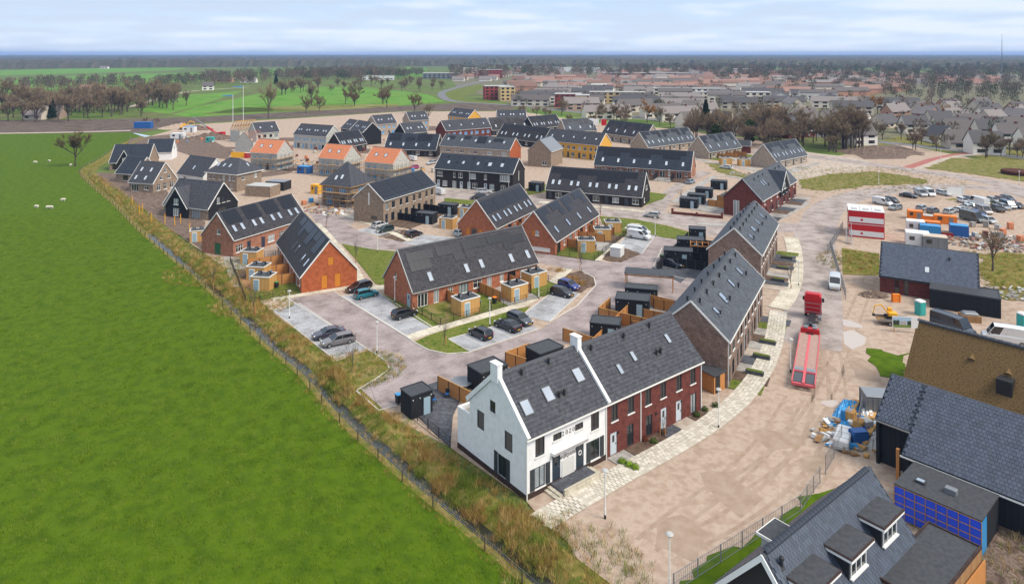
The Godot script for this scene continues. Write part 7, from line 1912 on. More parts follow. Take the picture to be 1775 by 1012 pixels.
	var pl := thing("sand_pallet", v3(Vector2(70.36, -107.15)), -14.0, "wooden crate of stone heaped beside the dark blue van", "crate")
	part("crate", box_mesh(Vector3(2.6, 1.0, 1.8)), M.timberold, pl)
	part("load", box_mesh(Vector3(2.2, 0.4, 1.4), 0.2), M.greymetal, pl, T(0, 1.0, 0))
	# material store between the lowloader and the dark villa
	var wrap := thing("wrapped_stack", v3(Vector2(35, -73.71)), 57.0, "long stack wrapped in white film by the site fence", "stack")
	part("stack", box_mesh(Vector3(3.6, 1.0, 1.5), 0.12), M.whiteplastic, wrap)
	for x in [-1.1, 0.0, 1.1]: part("strap", box_mesh(Vector3(0.08, 1.02, 1.53)), M.trimgrey, wrap, T(x, 0, 0))
	for q in [[Vector2(37.46, -77.27), "blue foil heap behind the white wrapped stack", M.blueplastic, 2.0], [Vector2(38.54, -77.27), "blue wrapped boards beside the steel mesh fence", M.blueplastic, 1.6], [Vector2(38.22, -75.51), "dark blue crate stack beside the timber offcuts", M.blue, 1.4], [Vector2(38.58, -80.15), "blue foil and boards nearest the lowloader track", M.blueplastic, 2.4], [Vector2(40.32, -78.87), "white wrapped insulation beside the grey container", M.whiteplastic, 2.0], [Vector2(38.31, -73.28), "pale foil heap before the dark porch wall", M.trimgrey, 1.6]]:
		var f := thing("foil_bundle", v3(q[0]), 50.0, q[1], "bundle")
		part("bundle", crumple(q[3], 0.9, int(q[3] * 10)), q[2], f)
		part("boards", box_mesh(Vector3(q[3] * 1.6, 0.3, 0.7)), M.ply, f, T(0.3, 0.3, 0.5))
	var bc := box_thing("blue_crate", Vector2(36.54, -73.5), 8.0, Vector3(1.5, 1.3, 0.9), M.blue, "blue crate before the timber offcuts", "crate", null, false)
	box_thing("grey_container", Vector2(42.02, -79.76), -10.0, Vector3(3.4, 2.2, 2.4), M.greymetal, "grey steel container with building goods on its roof", "container", M.galv)
	debris(Vector2(37.16, -74.38), 5.0, 130, "loose boards and foil around the blue crate", [M.ply, M.whiteplastic, M.blueplastic, M.timberold, M.galv, M.trimgrey], 8)
	debris(Vector2(43.24, -81.06), 1.6, 24, "goods lying beside the grey steel container", [M.whiteplastic, M.ply, M.blueplastic], 9)
	# steel mesh site fences
	for q in [[Vector2(30.62, -68.05), Vector2(34.67, -73.28), "steel site fence beside the white wrapped stack"], [Vector2(37.47, -75.51), Vector2(41.37, -81.73), "steel site fence behind the blue foil"], [Vector2(67.22, -147.21), Vector2(55.64, -116.18), "steel site fence beside the main road"], [Vector2(64.69, -142.97), Vector2(77.23, -162.7), "steel site fence left of the red cabins"]]:
		wire_fence(q[0], q[1], 2.0, q[2], 3.4, M.galv, "site_fence")
	wire_fence(Vector2(12.27, -52.95), Vector2(25.81, -62.4), 1.6, "green-grey wire fence along the sand beside the dormer house", 2.6, M.greymetal)
	wire_fence(Vector2(25.81, -62.4), Vector2(29.42, -66.59), 1.6, "wire gate fence at the garden corner of the dormer house", 1.6, M.galv)
	heap(Vector2(152.9, -290.1), 17.0, 2.6, M.mud, "wide dark soil heap with roots beside the access road", 5)
	heap(Vector2(-145.73, -337.5), 12.0, 3.0, M.mud, "brown soil heap among the left building plots", 6)
	heap(Vector2(-183.5, -384.6), 11.0, 2.6, M.sand, "sand heap beside the blue container", 7, "sand_heap")
	heap(Vector2(61.4, -118.4), 2.6, 1.0, M.mud, "small dark soil heap before the brick house", 9)
	heap(Vector2(-171.4, -378.7), 9.0, 2.4, M.mud, "soil heap behind the yellow excavator", 10)
	box_thing("blue_container", Vector2(-203.3, -384.6), 0.0, Vector3(9.0, 3.4, 3.0), M.blue, "dark blue container at the far corner of the site", "container")
	box_thing("white_cabin", Vector2(-161.6, -337.5), 0.0, Vector3(6.0, 2.6, 3.0), M.whiteplastic, "white site cabin among the left building plots", "site cabin")
	box_thing("white_cabin", Vector2(-168.7, -364.8), 0.0, Vector3(6.0, 3.0, 3.0), M.whiteplastic, "pale blue-white cabin near the soil heaps", "site cabin", M.blueplastic)
	box_thing("teal_cabin", Vector2(-140.28, -324.2), 0.0, Vector3(3.0, 2.2, 2.4), M.teal, "teal cabin left of the grey block gable", "site cabin")
	box_thing("yellow_hoarding", Vector2(-107.62, -275.6), -10.0, Vector3(7.0, 2.0, 0.6), M.yellow, "yellow board stack before the grey block gable", "board stack", null, false)
	box_thing("red_hoarding", Vector2(-103.63, -274.1), -10.0, Vector3(3.0, 2.0, 0.6), M.red, "red and white board stack beside the yellow one", "board stack", M.whiteplastic, false)
	box_thing("blue_cabin", Vector2(-71.21, -239.7), -20.0, Vector3(4.4, 2.4, 2.6), M.blue, "blue tool cabin before the unfinished block houses", "site cabin", M.blueplastic)
	box_thing("yellow_cabin", Vector2(-57.52, -205), -20.0, Vector3(2.4, 2.6, 2.0), M.yellow, "yellow cabin beside the pyramid roof house", "site cabin")
	box_thing("dark_carport", Vector2(-70.75, -211.1), -14.0, Vector3(6.0, 2.6, 4.0), M.black, "black flat-roofed carport beside the hipped villa", "carport", M.galv, false)
	box_thing("brown_garage", Vector2(-72.38, -202.5), -14.0, Vector3(8.0, 3.0, 5.0), M.taupebrick, "brown brick flat garage beside the hipped villa", "garage", M.trimgrey, false)
	digger(Vector2(-178.2, -378.7), 20.0, 1.2, M.yellow, "yellow excavator on the soil heaps at the far left")
	crane(Vector2(-144.07, -342.1), -20.0, "red mobile crane with a low grey boom")
	tower_crane(Vector2(-143.81, -373), "tall white mast with blue jib beside the roof trusses", 24.0)
	tower_crane(Vector2(-143.95, -359.5), "plain white mast with yellow lift frame", 20.0)
	debris(Vector2(-157, -346.9), 14.0, 150, "pale building materials scattered over the left plots", [M.whiteplastic, M.trimgrey, M.ply, M.concrete, M.timberold], 12)
	debris(Vector2(-48.61, -182.4), 8.0, 90, "building materials before the pyramid roof house", [M.whiteplastic, M.trimgrey, M.concrete, M.faded0, M.ply, M.sandpale], 13)
	debris(Vector2(-78.48, -258.4), 16.0, 140, "building materials between the unfinished houses", [M.concrete, M.ply, M.trimgrey, M.sandpale], 14)
	debris(Vector2(28.38, -280.3), 12.0, 140, "building materials before the yellow insulated terrace", [M.faded0, M.trimgrey, M.concrete, M.timberold, M.sandpale], 15)
	debris(Vector2(78.96, -237.4), 5.0, 30, "stacked paving beside the sandy street", [M.trimgrey, M.sandpale], 16)
	# pallets of building material around the unfinished houses and on the yard
	var g := RandomNumberGenerator.new(); g.seed = 55
	var loads := [M.block, M.concrete, M.whiteplastic, M.ply, M.redbrick, M.trimgrey, M.membrane, M.blueplastic]
	for q in [[Vector2(-146.92, -330.7), 16.0, 14, "on the left building plots"], [Vector2(-84.96, -265.3), 18.0, 16, "between the unfinished houses"], [Vector2(-105.66, -306.2), 16.0, 10, "behind the orange-sheeted roofs"], [Vector2(-74.6, -293.6), 14.0, 10, "beside the dark panel-roof house"], [Vector2(-51.84, -191.5), 6.0, 8, "before the pyramid roof house"], [Vector2(29.72, -293.6), 12.0, 12, "before the yellow insulated terrace"], [Vector2(-33.18, -239.7), 10.0, 8, "beside the rightmost orange-sheeted roof"], [Vector2(110.71, -159), 9.0, 12, "at the building waste heap"], [Vector2(37.89, -76.09), 3.0, 6, "at the material store by the dark villa"], [Vector2(-69.03, -337.5), 14.0, 8, "behind the low black terrace"]]:
		for k in q[2]:
			var a := g.randf() * TAU; var r: float = sqrt(g.randf()) * q[1]
			var p := thing("material_pallet", v3(q[0] + Vector2(cos(a) * r, sin(a) * r * 0.8)), g.randf() * 180.0, "pallet of building material %s" % q[3], "pallet", "pallets %s" % q[3])
			part("pallet", box_mesh(Vector3(1.2, 0.15, 1.0)), M.timberold, p)
			part("load", box_mesh(Vector3(1.1, g.randi_range(1, 4) * 0.35, 0.95), 0.04), loads[g.randi() % 8], p, T(0, 0.15, 0))
	# planted stakes in the mud
	for q in [Vector2(-95.01, -177.8), Vector2(-95.64, -180.4), Vector2(-83.74, -168.2), Vector2(-80.29, -165.9), Vector2(-79.98, -168.2), Vector2(-103.2, -189.4), Vector2(-87.53, -169.3), Vector2(-73.76, -159.5)]:
		var s := thing("marker_stake", v3(q, 0.06), 0.0, "yellow marker stake in the mud before the large villa", "stake", "yellow marker stakes in the mud")
		part("stake", box_mesh(Vector3(0.14, 2.2, 0.14), 0.02), M.yellow, s)
		part("cap", box_mesh(Vector3(0.18, 0.14, 0.18), 0.02), M.orange, s, T(0, 2.2, 0))

func crumple(r: float, h: float, sd: int) -> ArrayMesh:
	var b := MB.new()
	var g := FastNoiseLite.new(); g.seed = sd; g.frequency = 1.1
	var n := 14
	var at := func(i: int, j: int) -> Vector3:
		var u := float(i) / n * 2 - 1; var w := float(j) / n * 2 - 1
		var e := maxf(0.0, 1.0 - pow(absf(u), 4.0)) * maxf(0.0, 1.0 - pow(absf(w), 4.0))
		return Vector3(u * r * (1 + 0.12 * g.get_noise_2d(w * 3, 9)), e * h * (0.75 + 0.6 * g.get_noise_2d(u * r * 2, w * 2)), w * r * 0.45)
	for i in n:
		for j in n: b.quad(at.call(i, j + 1), at.call(i + 1, j + 1), at.call(i + 1, j), at.call(i, j))
	return b.mesh()

func poster() -> StandardMaterial3D:
	var m := plain(Color(1, 1, 1), 0.6)
	# a printed street view: sky, trees, pale gables, grass
	m.albedo_texture = pattern_tex(80, 48, func(i, j):
		var c := Color(0.62, 0.72, 0.8)
		if j > 12 + 6 * hash1(int(i / 3.0), 1, 4) and (i < 28 or i > 62): c = Color(0.16, 0.2, 0.13)
		if i > 30 and i < 60 and j > 14 + absf((i - 30) % 15 - 7) and j < 36: c = Color(0.72, 0.7, 0.68) if (i % 5 > 1 or j % 7 > 3) else Color(0.25, 0.27, 0.3)
		if j >= 36: c = Color(0.42, 0.5, 0.2) * (0.9 + 0.2 * hash1(i, j, 2))
		return c)
	m.uv1_scale = Vector3(1 / 2.5, -1 / 1.5, 1)
	return m

# ---------------------------------------------------------------- vegetation
func bare_tree_meshes(sd: int, h: float, spread_: float, twig_w: float, twigs: int, fat := 0.022) -> Array:
	# a winter tree: tapered trunk and limbs, and a crown of thin twigs carried by the limbs
	var g := RandomNumberGenerator.new(); g.seed = sd
	var tr := MB.new(); var cr := MB.new()
	cr.colored = true
	var tips := []
	var th := h * g.randf_range(0.26, 0.36)
	var p := Vector3.ZERO
	var r := h * fat
	for i in 3:
		var q := Vector3(g.randf_range(-0.15, 0.15), th * (i + 1) / 3, g.randf_range(-0.15, 0.15))
		tr.tube(p, q, r * (1.25 if i == 0 else 1.0 - 0.1 * i), r * (0.9 - 0.1 * i), 6, false)
		p = q
	var limbs := g.randi_range(6, 8)
	for i in limbs:
		var a := TAU * i / limbs + g.randf_range(-0.4, 0.4)
		var steep := g.randf_range(0.35, 1.3) if i < limbs - 2 else g.randf_range(1.25, 1.5)
		var len1 := (h - th) * g.randf_range(0.42, 0.6)
		var d := Vector3(cos(a) * cos(steep) * spread_, sin(steep), sin(a) * cos(steep) * spread_).normalized()
		var base := p - Vector3(0, g.randf_range(0, th * 0.35), 0)
		var q := base + d * len1
		tr.tube(base, q, r * 0.55, r * 0.28, 5, false)
		for k in 4:
			var f := g.randf_range(0.35, 1.0)
			var s := base.lerp(q, f)
			var d2 := (d + Vector3(g.randf_range(-0.8, 0.8), g.randf_range(0.0, 0.7), g.randf_range(-0.8, 0.8))).normalized()
			var e := s + d2 * len1 * g.randf_range(0.5, 0.8)
			tr.tube(s, e, r * 0.26, r * 0.09, 4, false)
			for m in 3:
				var s2 := s.lerp(e, g.randf_range(0.3, 1.0))
				var e2 := s2 + (d2 + Vector3(g.randf_range(-0.9, 0.9), g.randf_range(-0.2, 0.6), g.randf_range(-0.9, 0.9))).normalized() * len1 * g.randf_range(0.25, 0.45)
				tr.tube(s2, e2, r * 0.11, r * 0.04, 3, false)
				tips.append([s2, e2])
	for i in twigs:
		var t: Array = tips[g.randi() % tips.size()]
		var s: Vector3 = (t[0] as Vector3).lerp(t[1], g.randf_range(0.2, 1.0))
		var d: Vector3 = ((t[1] - t[0]).normalized() + Vector3(g.randf_range(-1, 1), g.randf_range(-0.4, 0.9), g.randf_range(-1, 1))).normalized()
		var l := h * g.randf_range(0.05, 0.12)
		var w := d.cross(Vector3(g.randf_range(-1, 1), g.randf_range(-1, 1), g.randf_range(-1, 1))).normalized() * twig_w
		var k := g.randf_range(0.75, 1.25)
		cr.tint = Color(k, k, k)
		cr.tri(s - w, s + w, s + d * l)
	return [tr.mesh(), cr.mesh()]

func green_tree_meshes(sd: int, h: float, conifer: bool) -> Array:
	var g := RandomNumberGenerator.new(); g.seed = sd
	var tr := MB.new(); var cr := MB.new()
	cr.colored = true
	tr.tube(Vector3.ZERO, Vector3(0, h * 0.8, 0), h * 0.02, h * 0.008, 5, false)
	for i in 1500:
		var f := g.randf()
		var rad := (1.0 - f) * h * 0.24 + 0.2 if conifer else h * 0.34 * sqrt(maxf(0.02, 1.0 - pow(f * 2 - 1, 2.0))) * (0.8 + 0.3 * sin(f * 17.0 + sd))
		var a := g.randf() * TAU
		var q := rad * pow(g.randf(), 0.45)
		var c := Vector3(cos(a) * q, h * (0.08 + 0.92 * f), sin(a) * q)
		var n := Vector3(g.randf_range(-1, 1), g.randf_range(-0.2, 1), g.randf_range(-1, 1)).normalized()
		var s := n.cross(Vector3(g.randf_range(-1, 1), 0.3, g.randf_range(-1, 1))).normalized() * h * 0.035
		var u := n.cross(s)
		var k := g.randf_range(0.6, 1.35)
		cr.tint = Color(k, k, k)
		cr.tri(c - s - u, c + s - u, c + u * 1.4)
	return [tr.mesh(), cr.mesh()]

func crown_mat(c: String) -> StandardMaterial3D:
	var m := plain(Color.html(c), 0.9, 0.0, 0.2)
	m.vertex_color_use_as_albedo = true
	return m

var tree_proto := {}

func tree(kind: String, at: Vector2, s: float, yaw: float, label: String, group := "") -> Node3D:
	var P: Array = tree_proto[kind]
	var m: Array = P[0][rng.randi() % P[0].size()]
	var t := thing(P[3], v3(at, -0.05), yaw, label, "tree", group)
	t.scale = Vector3(s, s * rng.randf_range(0.9, 1.12), s)
	part("trunk", m[0], P[1], t)
	part("crown", m[1], P[2], t)
	return t

func make_tree_protos():
	var bark := plain(Color.html("4b4038"), 0.95)
	var barkgrey := plain(Color.html("5a5048"), 0.95)
	var many_ := []
	for k in 5: many_.append(bare_tree_meshes(100 + k, 15.0, 0.8, 0.05, 2800))
	tree_proto["bare"] = [many_, bark, crown_mat("877861"), "bare_tree"]
	var wide := []
	for k in 3: wide.append(bare_tree_meshes(200 + k, 12.0, 1.4, 0.035, 4200))
	tree_proto["wide"] = [wide, bark, crown_mat("7f6c54"), "bare_tree"]
	var tall := []
	for k in 3: tall.append(bare_tree_meshes(300 + k, 20.0, 0.45, 0.05, 1700))
	tree_proto["tall"] = [tall, barkgrey, crown_mat("8a7861"), "bare_tree"]
	tree_proto["round"] = [[bare_tree_meshes(220, 12.0, 1.05, 0.028, 5200)], bark, crown_mat("706449"), "bare_tree"]
	tree_proto["red"] = [many_, bark, crown_mat("8a7764"), "bare_tree"]
	tree_proto["gold"] = [wide, bark, crown_mat("ab7c3b"), "golden_tree"]
	var con := []
	for k in 2: con.append(green_tree_meshes(400 + k, 14.0, true))
	tree_proto["conifer"] = [con, bark, crown_mat("223620"), "conifer"]
	var ivy := []
	for k in 2: ivy.append(green_tree_meshes(420 + k, 11.0, false))
	tree_proto["ivy"] = [ivy, bark, crown_mat("3e4c2a"), "evergreen_tree"]
	var bushes := []
	for k in 3: bushes.append(bare_tree_meshes(500 + k, 3.2, 1.6, 0.02, 700))
	tree_proto["bush"] = [bushes, bark, crown_mat("6c4d3f"), "bare_bush"]
	tree_proto["sapling"] = [[bare_tree_meshes(510, 5.5, 0.3, 0.008, 120, 0.008)], barkgrey, crown_mat("5f5347"), "young_tree"]

func tuft_mesh(sd: int, blades: int, h: float, r: float, w: float) -> ArrayMesh:
	var g := RandomNumberGenerator.new(); g.seed = sd
	var b := MB.new(); b.colored = true
	for i in blades:
		var a := g.randf() * TAU; var q := sqrt(g.randf()) * r
		var p := Vector3(cos(a) * q, 0, sin(a) * q)
		var lean := Vector3(g.randf_range(-0.45, 0.45), 1, g.randf_range(-0.45, 0.45)).normalized() * h * g.randf_range(0.55, 1.1)
		var s := Vector3(cos(a + 1.2), 0, sin(a + 1.2)) * w
		var k := g.randf_range(0.7, 1.3)
		b.tint = Color(k, k, k)
		b.tri(p - s, p + s, p + lean)
	return b.mesh()

func scatter(called: String, mesh: Mesh, mat: Material, xfs: Array, cols: Array, label: String, cat: String):
	var mm := MultiMesh.new()
	mm.transform_format = MultiMesh.TRANSFORM_3D
	mm.use_colors = true
	mm.mesh = mesh
	mm.instance_count = xfs.size()
	for i in xfs.size():
		mm.set_instance_transform(i, xfs[i]); mm.set_instance_color(i, cols[i])
	var o := MultiMeshInstance3D.new()
	o.multimesh = mm
	o.material_override = mat
	o.name = numbered(called)
	add_child(o)
	tag(o, label, cat, "", "stuff")

func lin(s: String) -> Color:
	return Color.html(s).srgb_to_linear()

func build_greenery():
	make_tree_protos()
	var vm := plain(Color(1, 1, 1), 0.9, 0.0, 0.2)
	vm.vertex_color_use_as_albedo = true
	vm.cull_mode = BaseMaterial3D.CULL_DISABLED
	var f := FastNoiseLite.new(); f.seed = 77; f.frequency = 0.05
	var f2 := FastNoiseLite.new(); f2.seed = 78; f2.frequency = 0.25
	# reeds and dry grass on the ditch bank
	var xs := []; var cs := []
	var xs2 := []; var cs2 := []
	var dry := [lin("b59a5a"), lin("c0a062"), lin("a37e46"), lin("c9b07a"), lin("94783c"), lin("8a7c3c")]
	var grn := [lin("74822e"), lin("808c3a"), lin("62742a")]
	var n := fence_line.size() - 1
	for i in range(4, n):
		var a := fence_line[i]; var d := fence_line[i + 1] - a
		var nr := Vector2(-d.y, d.x).normalized()
		var L := d.length()
		var dist := a.length()
		var dens := 13.0 if dist < 90 else 8.0 if dist < 150 else 3.0
		for k in int(L * 6.5 * dens):
			var o := rng.randf_range(1.9, 9.5)
			var p := a + d * rng.randf() + nr * o
			# keep off the roads and yards that border the bank
			var q := f.get_noise_2dv(p)
			var tall := clampf(0.8 - absf(o - 4.0) * 0.16 + q * 0.7, 0.15, 1.15)
			if o > 6.0 and rng.randf() < 0.5: continue
			if f2.get_noise_2d(p.x * 0.6 + 30, p.y * 0.6) > 0.28 and rng.randf() < 0.8: continue
			if not on_bank(p): continue
			var sc := tall * rng.randf_range(0.75, 1.2)
			var y := 0.03 if o > 3.5 else lerpf(-0.85, 0.0, (o - 1.9) / 1.6)
			var green := f2.get_noise_2dv(p) + q * 0.5 > (0.12 if o < 6.0 else -0.12)
			var xf := Transform3D(Basis(Vector3.UP, rng.randf() * TAU).scaled(Vector3(0.8 + 0.4 * sc, sc if not green else sc * 0.55, 0.8 + 0.4 * sc)), v3(p, y))
			xs.append(xf); cs.append(grn[rng.randi() % 3] if green else dry[rng.randi() % 6])
		for k in int(L * 2.0 * dens * 0.5):
			var o := rng.randf_range(-0.7, 1.3)
			var p := a + d * rng.randf() + nr * o
			xs2.append(Transform3D(Basis(Vector3.UP, rng.randf() * TAU).scaled(Vector3.ONE * rng.randf_range(0.6, 1.2)), v3(p, -0.02 if o < 0.6 else -0.16))); cs2.append(dry[rng.randi() % 6] if rng.randf() < 0.75 else grn[rng.randi() % 3])
	scatter("reeds", tuft_mesh(1, 16, 1.15, 0.28, 0.016), vm, xs, cs, "tall dry reeds and rough grass along the ditch bank", "reeds")
	scatter("ditch_grass", tuft_mesh(2, 12, 0.35, 0.25, 0.012), vm, xs2, cs2, "pale dry grass along the meadow fence and ditch edge", "grass")
	# meadow tufts near enough to show
	xs = []; cs = []
	var mg := [lin("4a6612"), lin("5c7618"), lin("6e8228"), lin("3e5a0e"), lin("80883c")]
	var tri := 0
	while xs.size() < 52000 and tri < 260000:
		tri += 1
		var p := Vector2(rng.randf_range(-135, 15), rng.randf_range(-178, -38))
		if not in_meadow(p): continue
		if rng.randf() > clampf(75.0 / p.length(), 0.2, 1.0) * (0.55 + f2.get_noise_2dv(p)): continue
		xs.append(Transform3D(Basis(Vector3.UP, rng.randf() * TAU).scaled(Vector3.ONE * rng.randf_range(0.8, 1.9)), v3(p, -0.01))); cs.append(mg[rng.randi() % 5])
	scatter("meadow_grass", tuft_mesh(3, 9, 0.16, 0.32, 0.011), vm, xs, cs, "short green tufts of the sheep meadow", "grass")
	# lawn and sward tufts round the sand
	xs = []; cs = []
	for q in [[Vector2(4.76, -56.25), 6.0, 300], [Vector2(6.89, -54.7), 5.0, 80], [Vector2(2.31, -58.92), 3.0, 160], [Vector2(68.24, -137.04), 8.0, 500], [Vector2(94.89, -131.59), 14.0, 900], [Vector2(103.44, -226.5), 26.0, 700], [Vector2(124.43, -230.7), 22.0, 600], [Vector2(-20.05, -90.69), 6.0, 500], [Vector2(39.37, -57.22), 6.0, 250], [Vector2(-42.47, -114.84), 7.0, 500], [Vector2(-56.28, -131.59), 9.0, 600]]:
		for k in q[2]:
			var a := rng.randf() * TAU; var r: float = sqrt(rng.randf()) * q[1]
			var p: Vector2 = q[0] + Vector2(cos(a), sin(a)) * r
			xs.append(Transform3D(Basis(Vector3.UP, rng.randf() * TAU).scaled(Vector3.ONE * rng.randf_range(0.6, 1.6)), v3(p, 0.05))); cs.append(dry[rng.randi() % 6] if rng.randf() < 0.5 else grn[rng.randi() % 3])
	scatter("weeds", tuft_mesh(4, 14, 0.4, 0.3, 0.015), vm, xs, cs, "weeds and grass tufts on the rough ground", "grass")
	# flower bed grasses by the road corner, planted shrubs
	var ci := 0
	for q in [[Vector2(12.18, -124.34), "golden ornamental grass clump in the planted road corner, nearer the blue car", "b08a48"], [Vector2(10.75, -126.88), "golden ornamental grass clump in the planted road corner, nearer the path", "b58f50"], [Vector2(8.43, -131.59), "golden ornamental grass clump beside the last plywood shed", "a8884a"]]:
		var t := thing("grass_clump", v3(q[0], 0.06), 0.0, q[1], "plant")
		var cm := crown_mat(q[2])
		for k in 5: part("tuft", tuft_mesh(20 + k, 60, 0.8, 0.7, 0.02), cm, t, T(rng.randf_range(-1.2, 1.2), 0, rng.randf_range(-0.8, 0.8)))
	for q in [[Vector2(11.06, -69.87), "yellow-green", "6f8a24"], [Vector2(11.61, -69.38), "yellow-green", "7a9430"], [Vector2(12.16, -68.9), "yellow-green", "6f8a24"], [Vector2(16.33, -75.28), "brown", "5a4636"], [Vector2(14.91, -73.5), "green", "4a5a26"], [Vector2(14.08, -73.93), "red-brown", "6a3a2a"], [Vector2(23.62, -81.06), "dark green", "3f4e24"], [Vector2(22.16, -80.15), "dark green", "46552a"], [Vector2(20.89, -78.87), "dark green", "3f4e24"], [Vector2(26.34, -86.73), "red-brown", "7a3a24"]]:
		var t := thing("garden_shrub", v3(q[0], 0.08), 0.0, "small %s shrub, %s from the left before the red terrace" % [q[1], ["one", "two", "three", "four", "five", "six", "seven", "eight", "nine", "ten"][ci]], "shrub")
		part("foliage", green_bush(30 + ci), crown_mat(q[2]), t)
		ci += 1
	# young trees with stakes
	ci = 0
	for q in [[Vector2(-20.5, -89.39), "on the rough verge by the reed bank"], [Vector2(-9.58, -97.85), "on the curved lawn by the roadside bays"], [Vector2(-30.75, -137.04), "on the triangular lawn behind the orange gable"], [Vector2(12.08, -65.1), ""], [Vector2(-43.78, -164.3), "beside the path to the back street"], [Vector2(13.31, -137.04), "at the planted road corner"], [Vector2(13.1, -131.59), "at the kerb of the planted corner"], [Vector2(48.81, -121.89), "on the pavement before the far brown terrace"], [Vector2(-52.13, -121.89), "on the rough grass below the pink terrace"], [Vector2(-40.59, -109.76), "near the ditch-side bays"], [Vector2(46.66, -193), "on the side street"], [Vector2(21.94, -174.1), "on the grass verge of the street"]]:
		if q[1] == "": continue
		var t := tree("sapling", q[0], 1.0, ci * 40.0, "thin young tree %s" % q[1], "young street trees")
		part("stake", box_mesh(Vector3(0.08, 1.4, 0.08)), M.timber, t, T(0.35, 0.05, 0))
		ci += 1
	var gt := tree("sapling", Vector2(16.15, -74.71), 0.55, 0.0, "small staked tree in an orange frame before the red terrace")
	for x in [-0.5, 0.5]: part("stake", box_mesh(Vector3(0.12, 2.4, 0.12)), M.timber, gt, T(x, 0.2, 0))
	# the lone tree in the meadow, and the one by the white cabins
	tree("round", Vector2(-159.3, -254.4), 1.15, 30.0, "lone bare tree at the corner of the sheep meadow")
	tree("tall", Vector2(90.75, -131.59), 0.42, 0.0, "slim bare tree beside the slate-blue roof")
	tree("round", Vector2(188.9, -277.2), 1.0, 60.0, "lone bare tree on the grass near the far right road")
	# round clipped hedge by the right edge
	var hd := thing("round_hedge", v3(Vector2(172.1, -237.4)), 0.0, "low round red-brown hedge near the right edge", "hedge")
	var hm := MB.new(); hm.lathe([[4.6, 0.0], [4.8, 1.0], [4.5, 1.4], [0.0, 1.5]], 24)
	part("foliage", hm.mesh(), ground_mat(["4a2c26", "5c3830", "6a443a"], 2.0, 6.0, 5, 120, M.meadow.detail_albedo, 0.7), hd)
	# meadow fence: posts and wires
	var fence := thing("meadow_fence", v3(fence_line[0]), 0.0, "post and wire fence along the edge of the sheep meadow", "fence")
	var pm := MB.new(); pm.tube(Vector3(0, -0.2, 0), Vector3(0, 1.15, 0), 0.07, 0.06, 6)
	var pmesh := pm.mesh()
	var wires := MB.new()
	var last := Vector3.ZERO
	for i in range(3, n - 2):
		var p := fence_line[i] + Vector2(0, 0)
		var at := v3(p - fence_line[0], 0)
		part("post", pmesh, M.pole, fence, Transform3D(Basis.from_euler(Vector3(rng.randf_range(-0.05, 0.05), 0, rng.randf_range(-0.05, 0.05))), at))
		if i > 3:
			for y in [0.45, 0.85, 1.1]: wires.tube(last + Vector3(0, y, 0), at + Vector3(0, y, 0), 0.012, 0.012, 3, false)
		last = at
	part("wires", wires.mesh(), M.galv, fence).set_meta("kind", "stuff")
	# sheep
	var sm := sheep_mesh()
	var wool := plain(Color.html("c9c2b0"), 0.95)
	ci = 0
	for q in [[Vector2(-126.29, -185.1), 170.0], [Vector2(-122.62, -184.4), 10.0], [Vector2(-121.86, -184.4), 150.0], [Vector2(-124.84, -193.8), 190.0], [Vector2(-178.6, -261.1), 15.0], [Vector2(-175.2, -263.9), 160.0], [Vector2(-161, -254.4), 90.0]]:
		var t := thing("sheep", v3(q[0]), q[1], ["white sheep grazing, leftmost of the nearer four", "white sheep grazing, second of the nearer four", "white sheep grazing, third of the nearer four", "white sheep standing a little behind the nearer four", "white sheep far out in the meadow, left of two", "white sheep far out in the meadow, right of two", "white sheep resting by the lone meadow tree"][ci], "sheep", "sheep in the meadow")
		part("body", sm, wool, t)
		ci += 1

func green_bush(sd: int) -> ArrayMesh:
	var g := RandomNumberGenerator.new(); g.seed = sd
	var b := MB.new(); b.colored = true
	for i in 260:
		var d := Vector3(g.randf_range(-1, 1), g.randf_range(0, 1), g.randf_range(-1, 1)).normalized()
		var c := d * Vector3(0.5, 0.55, 0.5) * pow(g.randf(), 0.4)
		var s := d.cross(Vector3(g.randf_range(-1, 1), 1, g.randf_range(-1, 1))).normalized() * 0.05
		var u := d.cross(s)
		var k := g.randf_range(0.6, 1.4)
		b.tint = Color(k, k, k)
		b.tri(c - s - u, c + s - u, c + u * 2.0)
	return b.mesh()

func on_bank(p: Vector2) -> bool:
	for q in bank_polys:
		if Geometry2D.is_point_in_polygon(p, q): return true
	return false

var bank_polys := [pv([13.88, -37.96, 8.59, -51.3, 5.63, -55.62, 4.71, -58.43, 2.42, -61.7, 1.29, -63.68, -6.42, -72.21, -12.3, -79.38, -15.07, -79.12, -19.1, -84.8, -23.81, -93.08, -38.21, -110.74, -46.25, -121, -55.99, -138.96, -64.66, -144.22, -86.3, -170.5, -116.71, -208.4, -128.24, -222.5, -138.11, -232.9, -152, -239.7, -47.51, -97.85, -6.37, -41.1])]

func in_meadow(p: Vector2) -> bool:
	if meadow_near.is_empty():
		meadow_near = PackedVector2Array(fence_line)
		meadow_near.append(Vector2(-400, -260)); meadow_near.append(Vector2(-300, 20))
	return Geometry2D.is_point_in_polygon(p, meadow_near)

var meadow_near := PackedVector2Array()

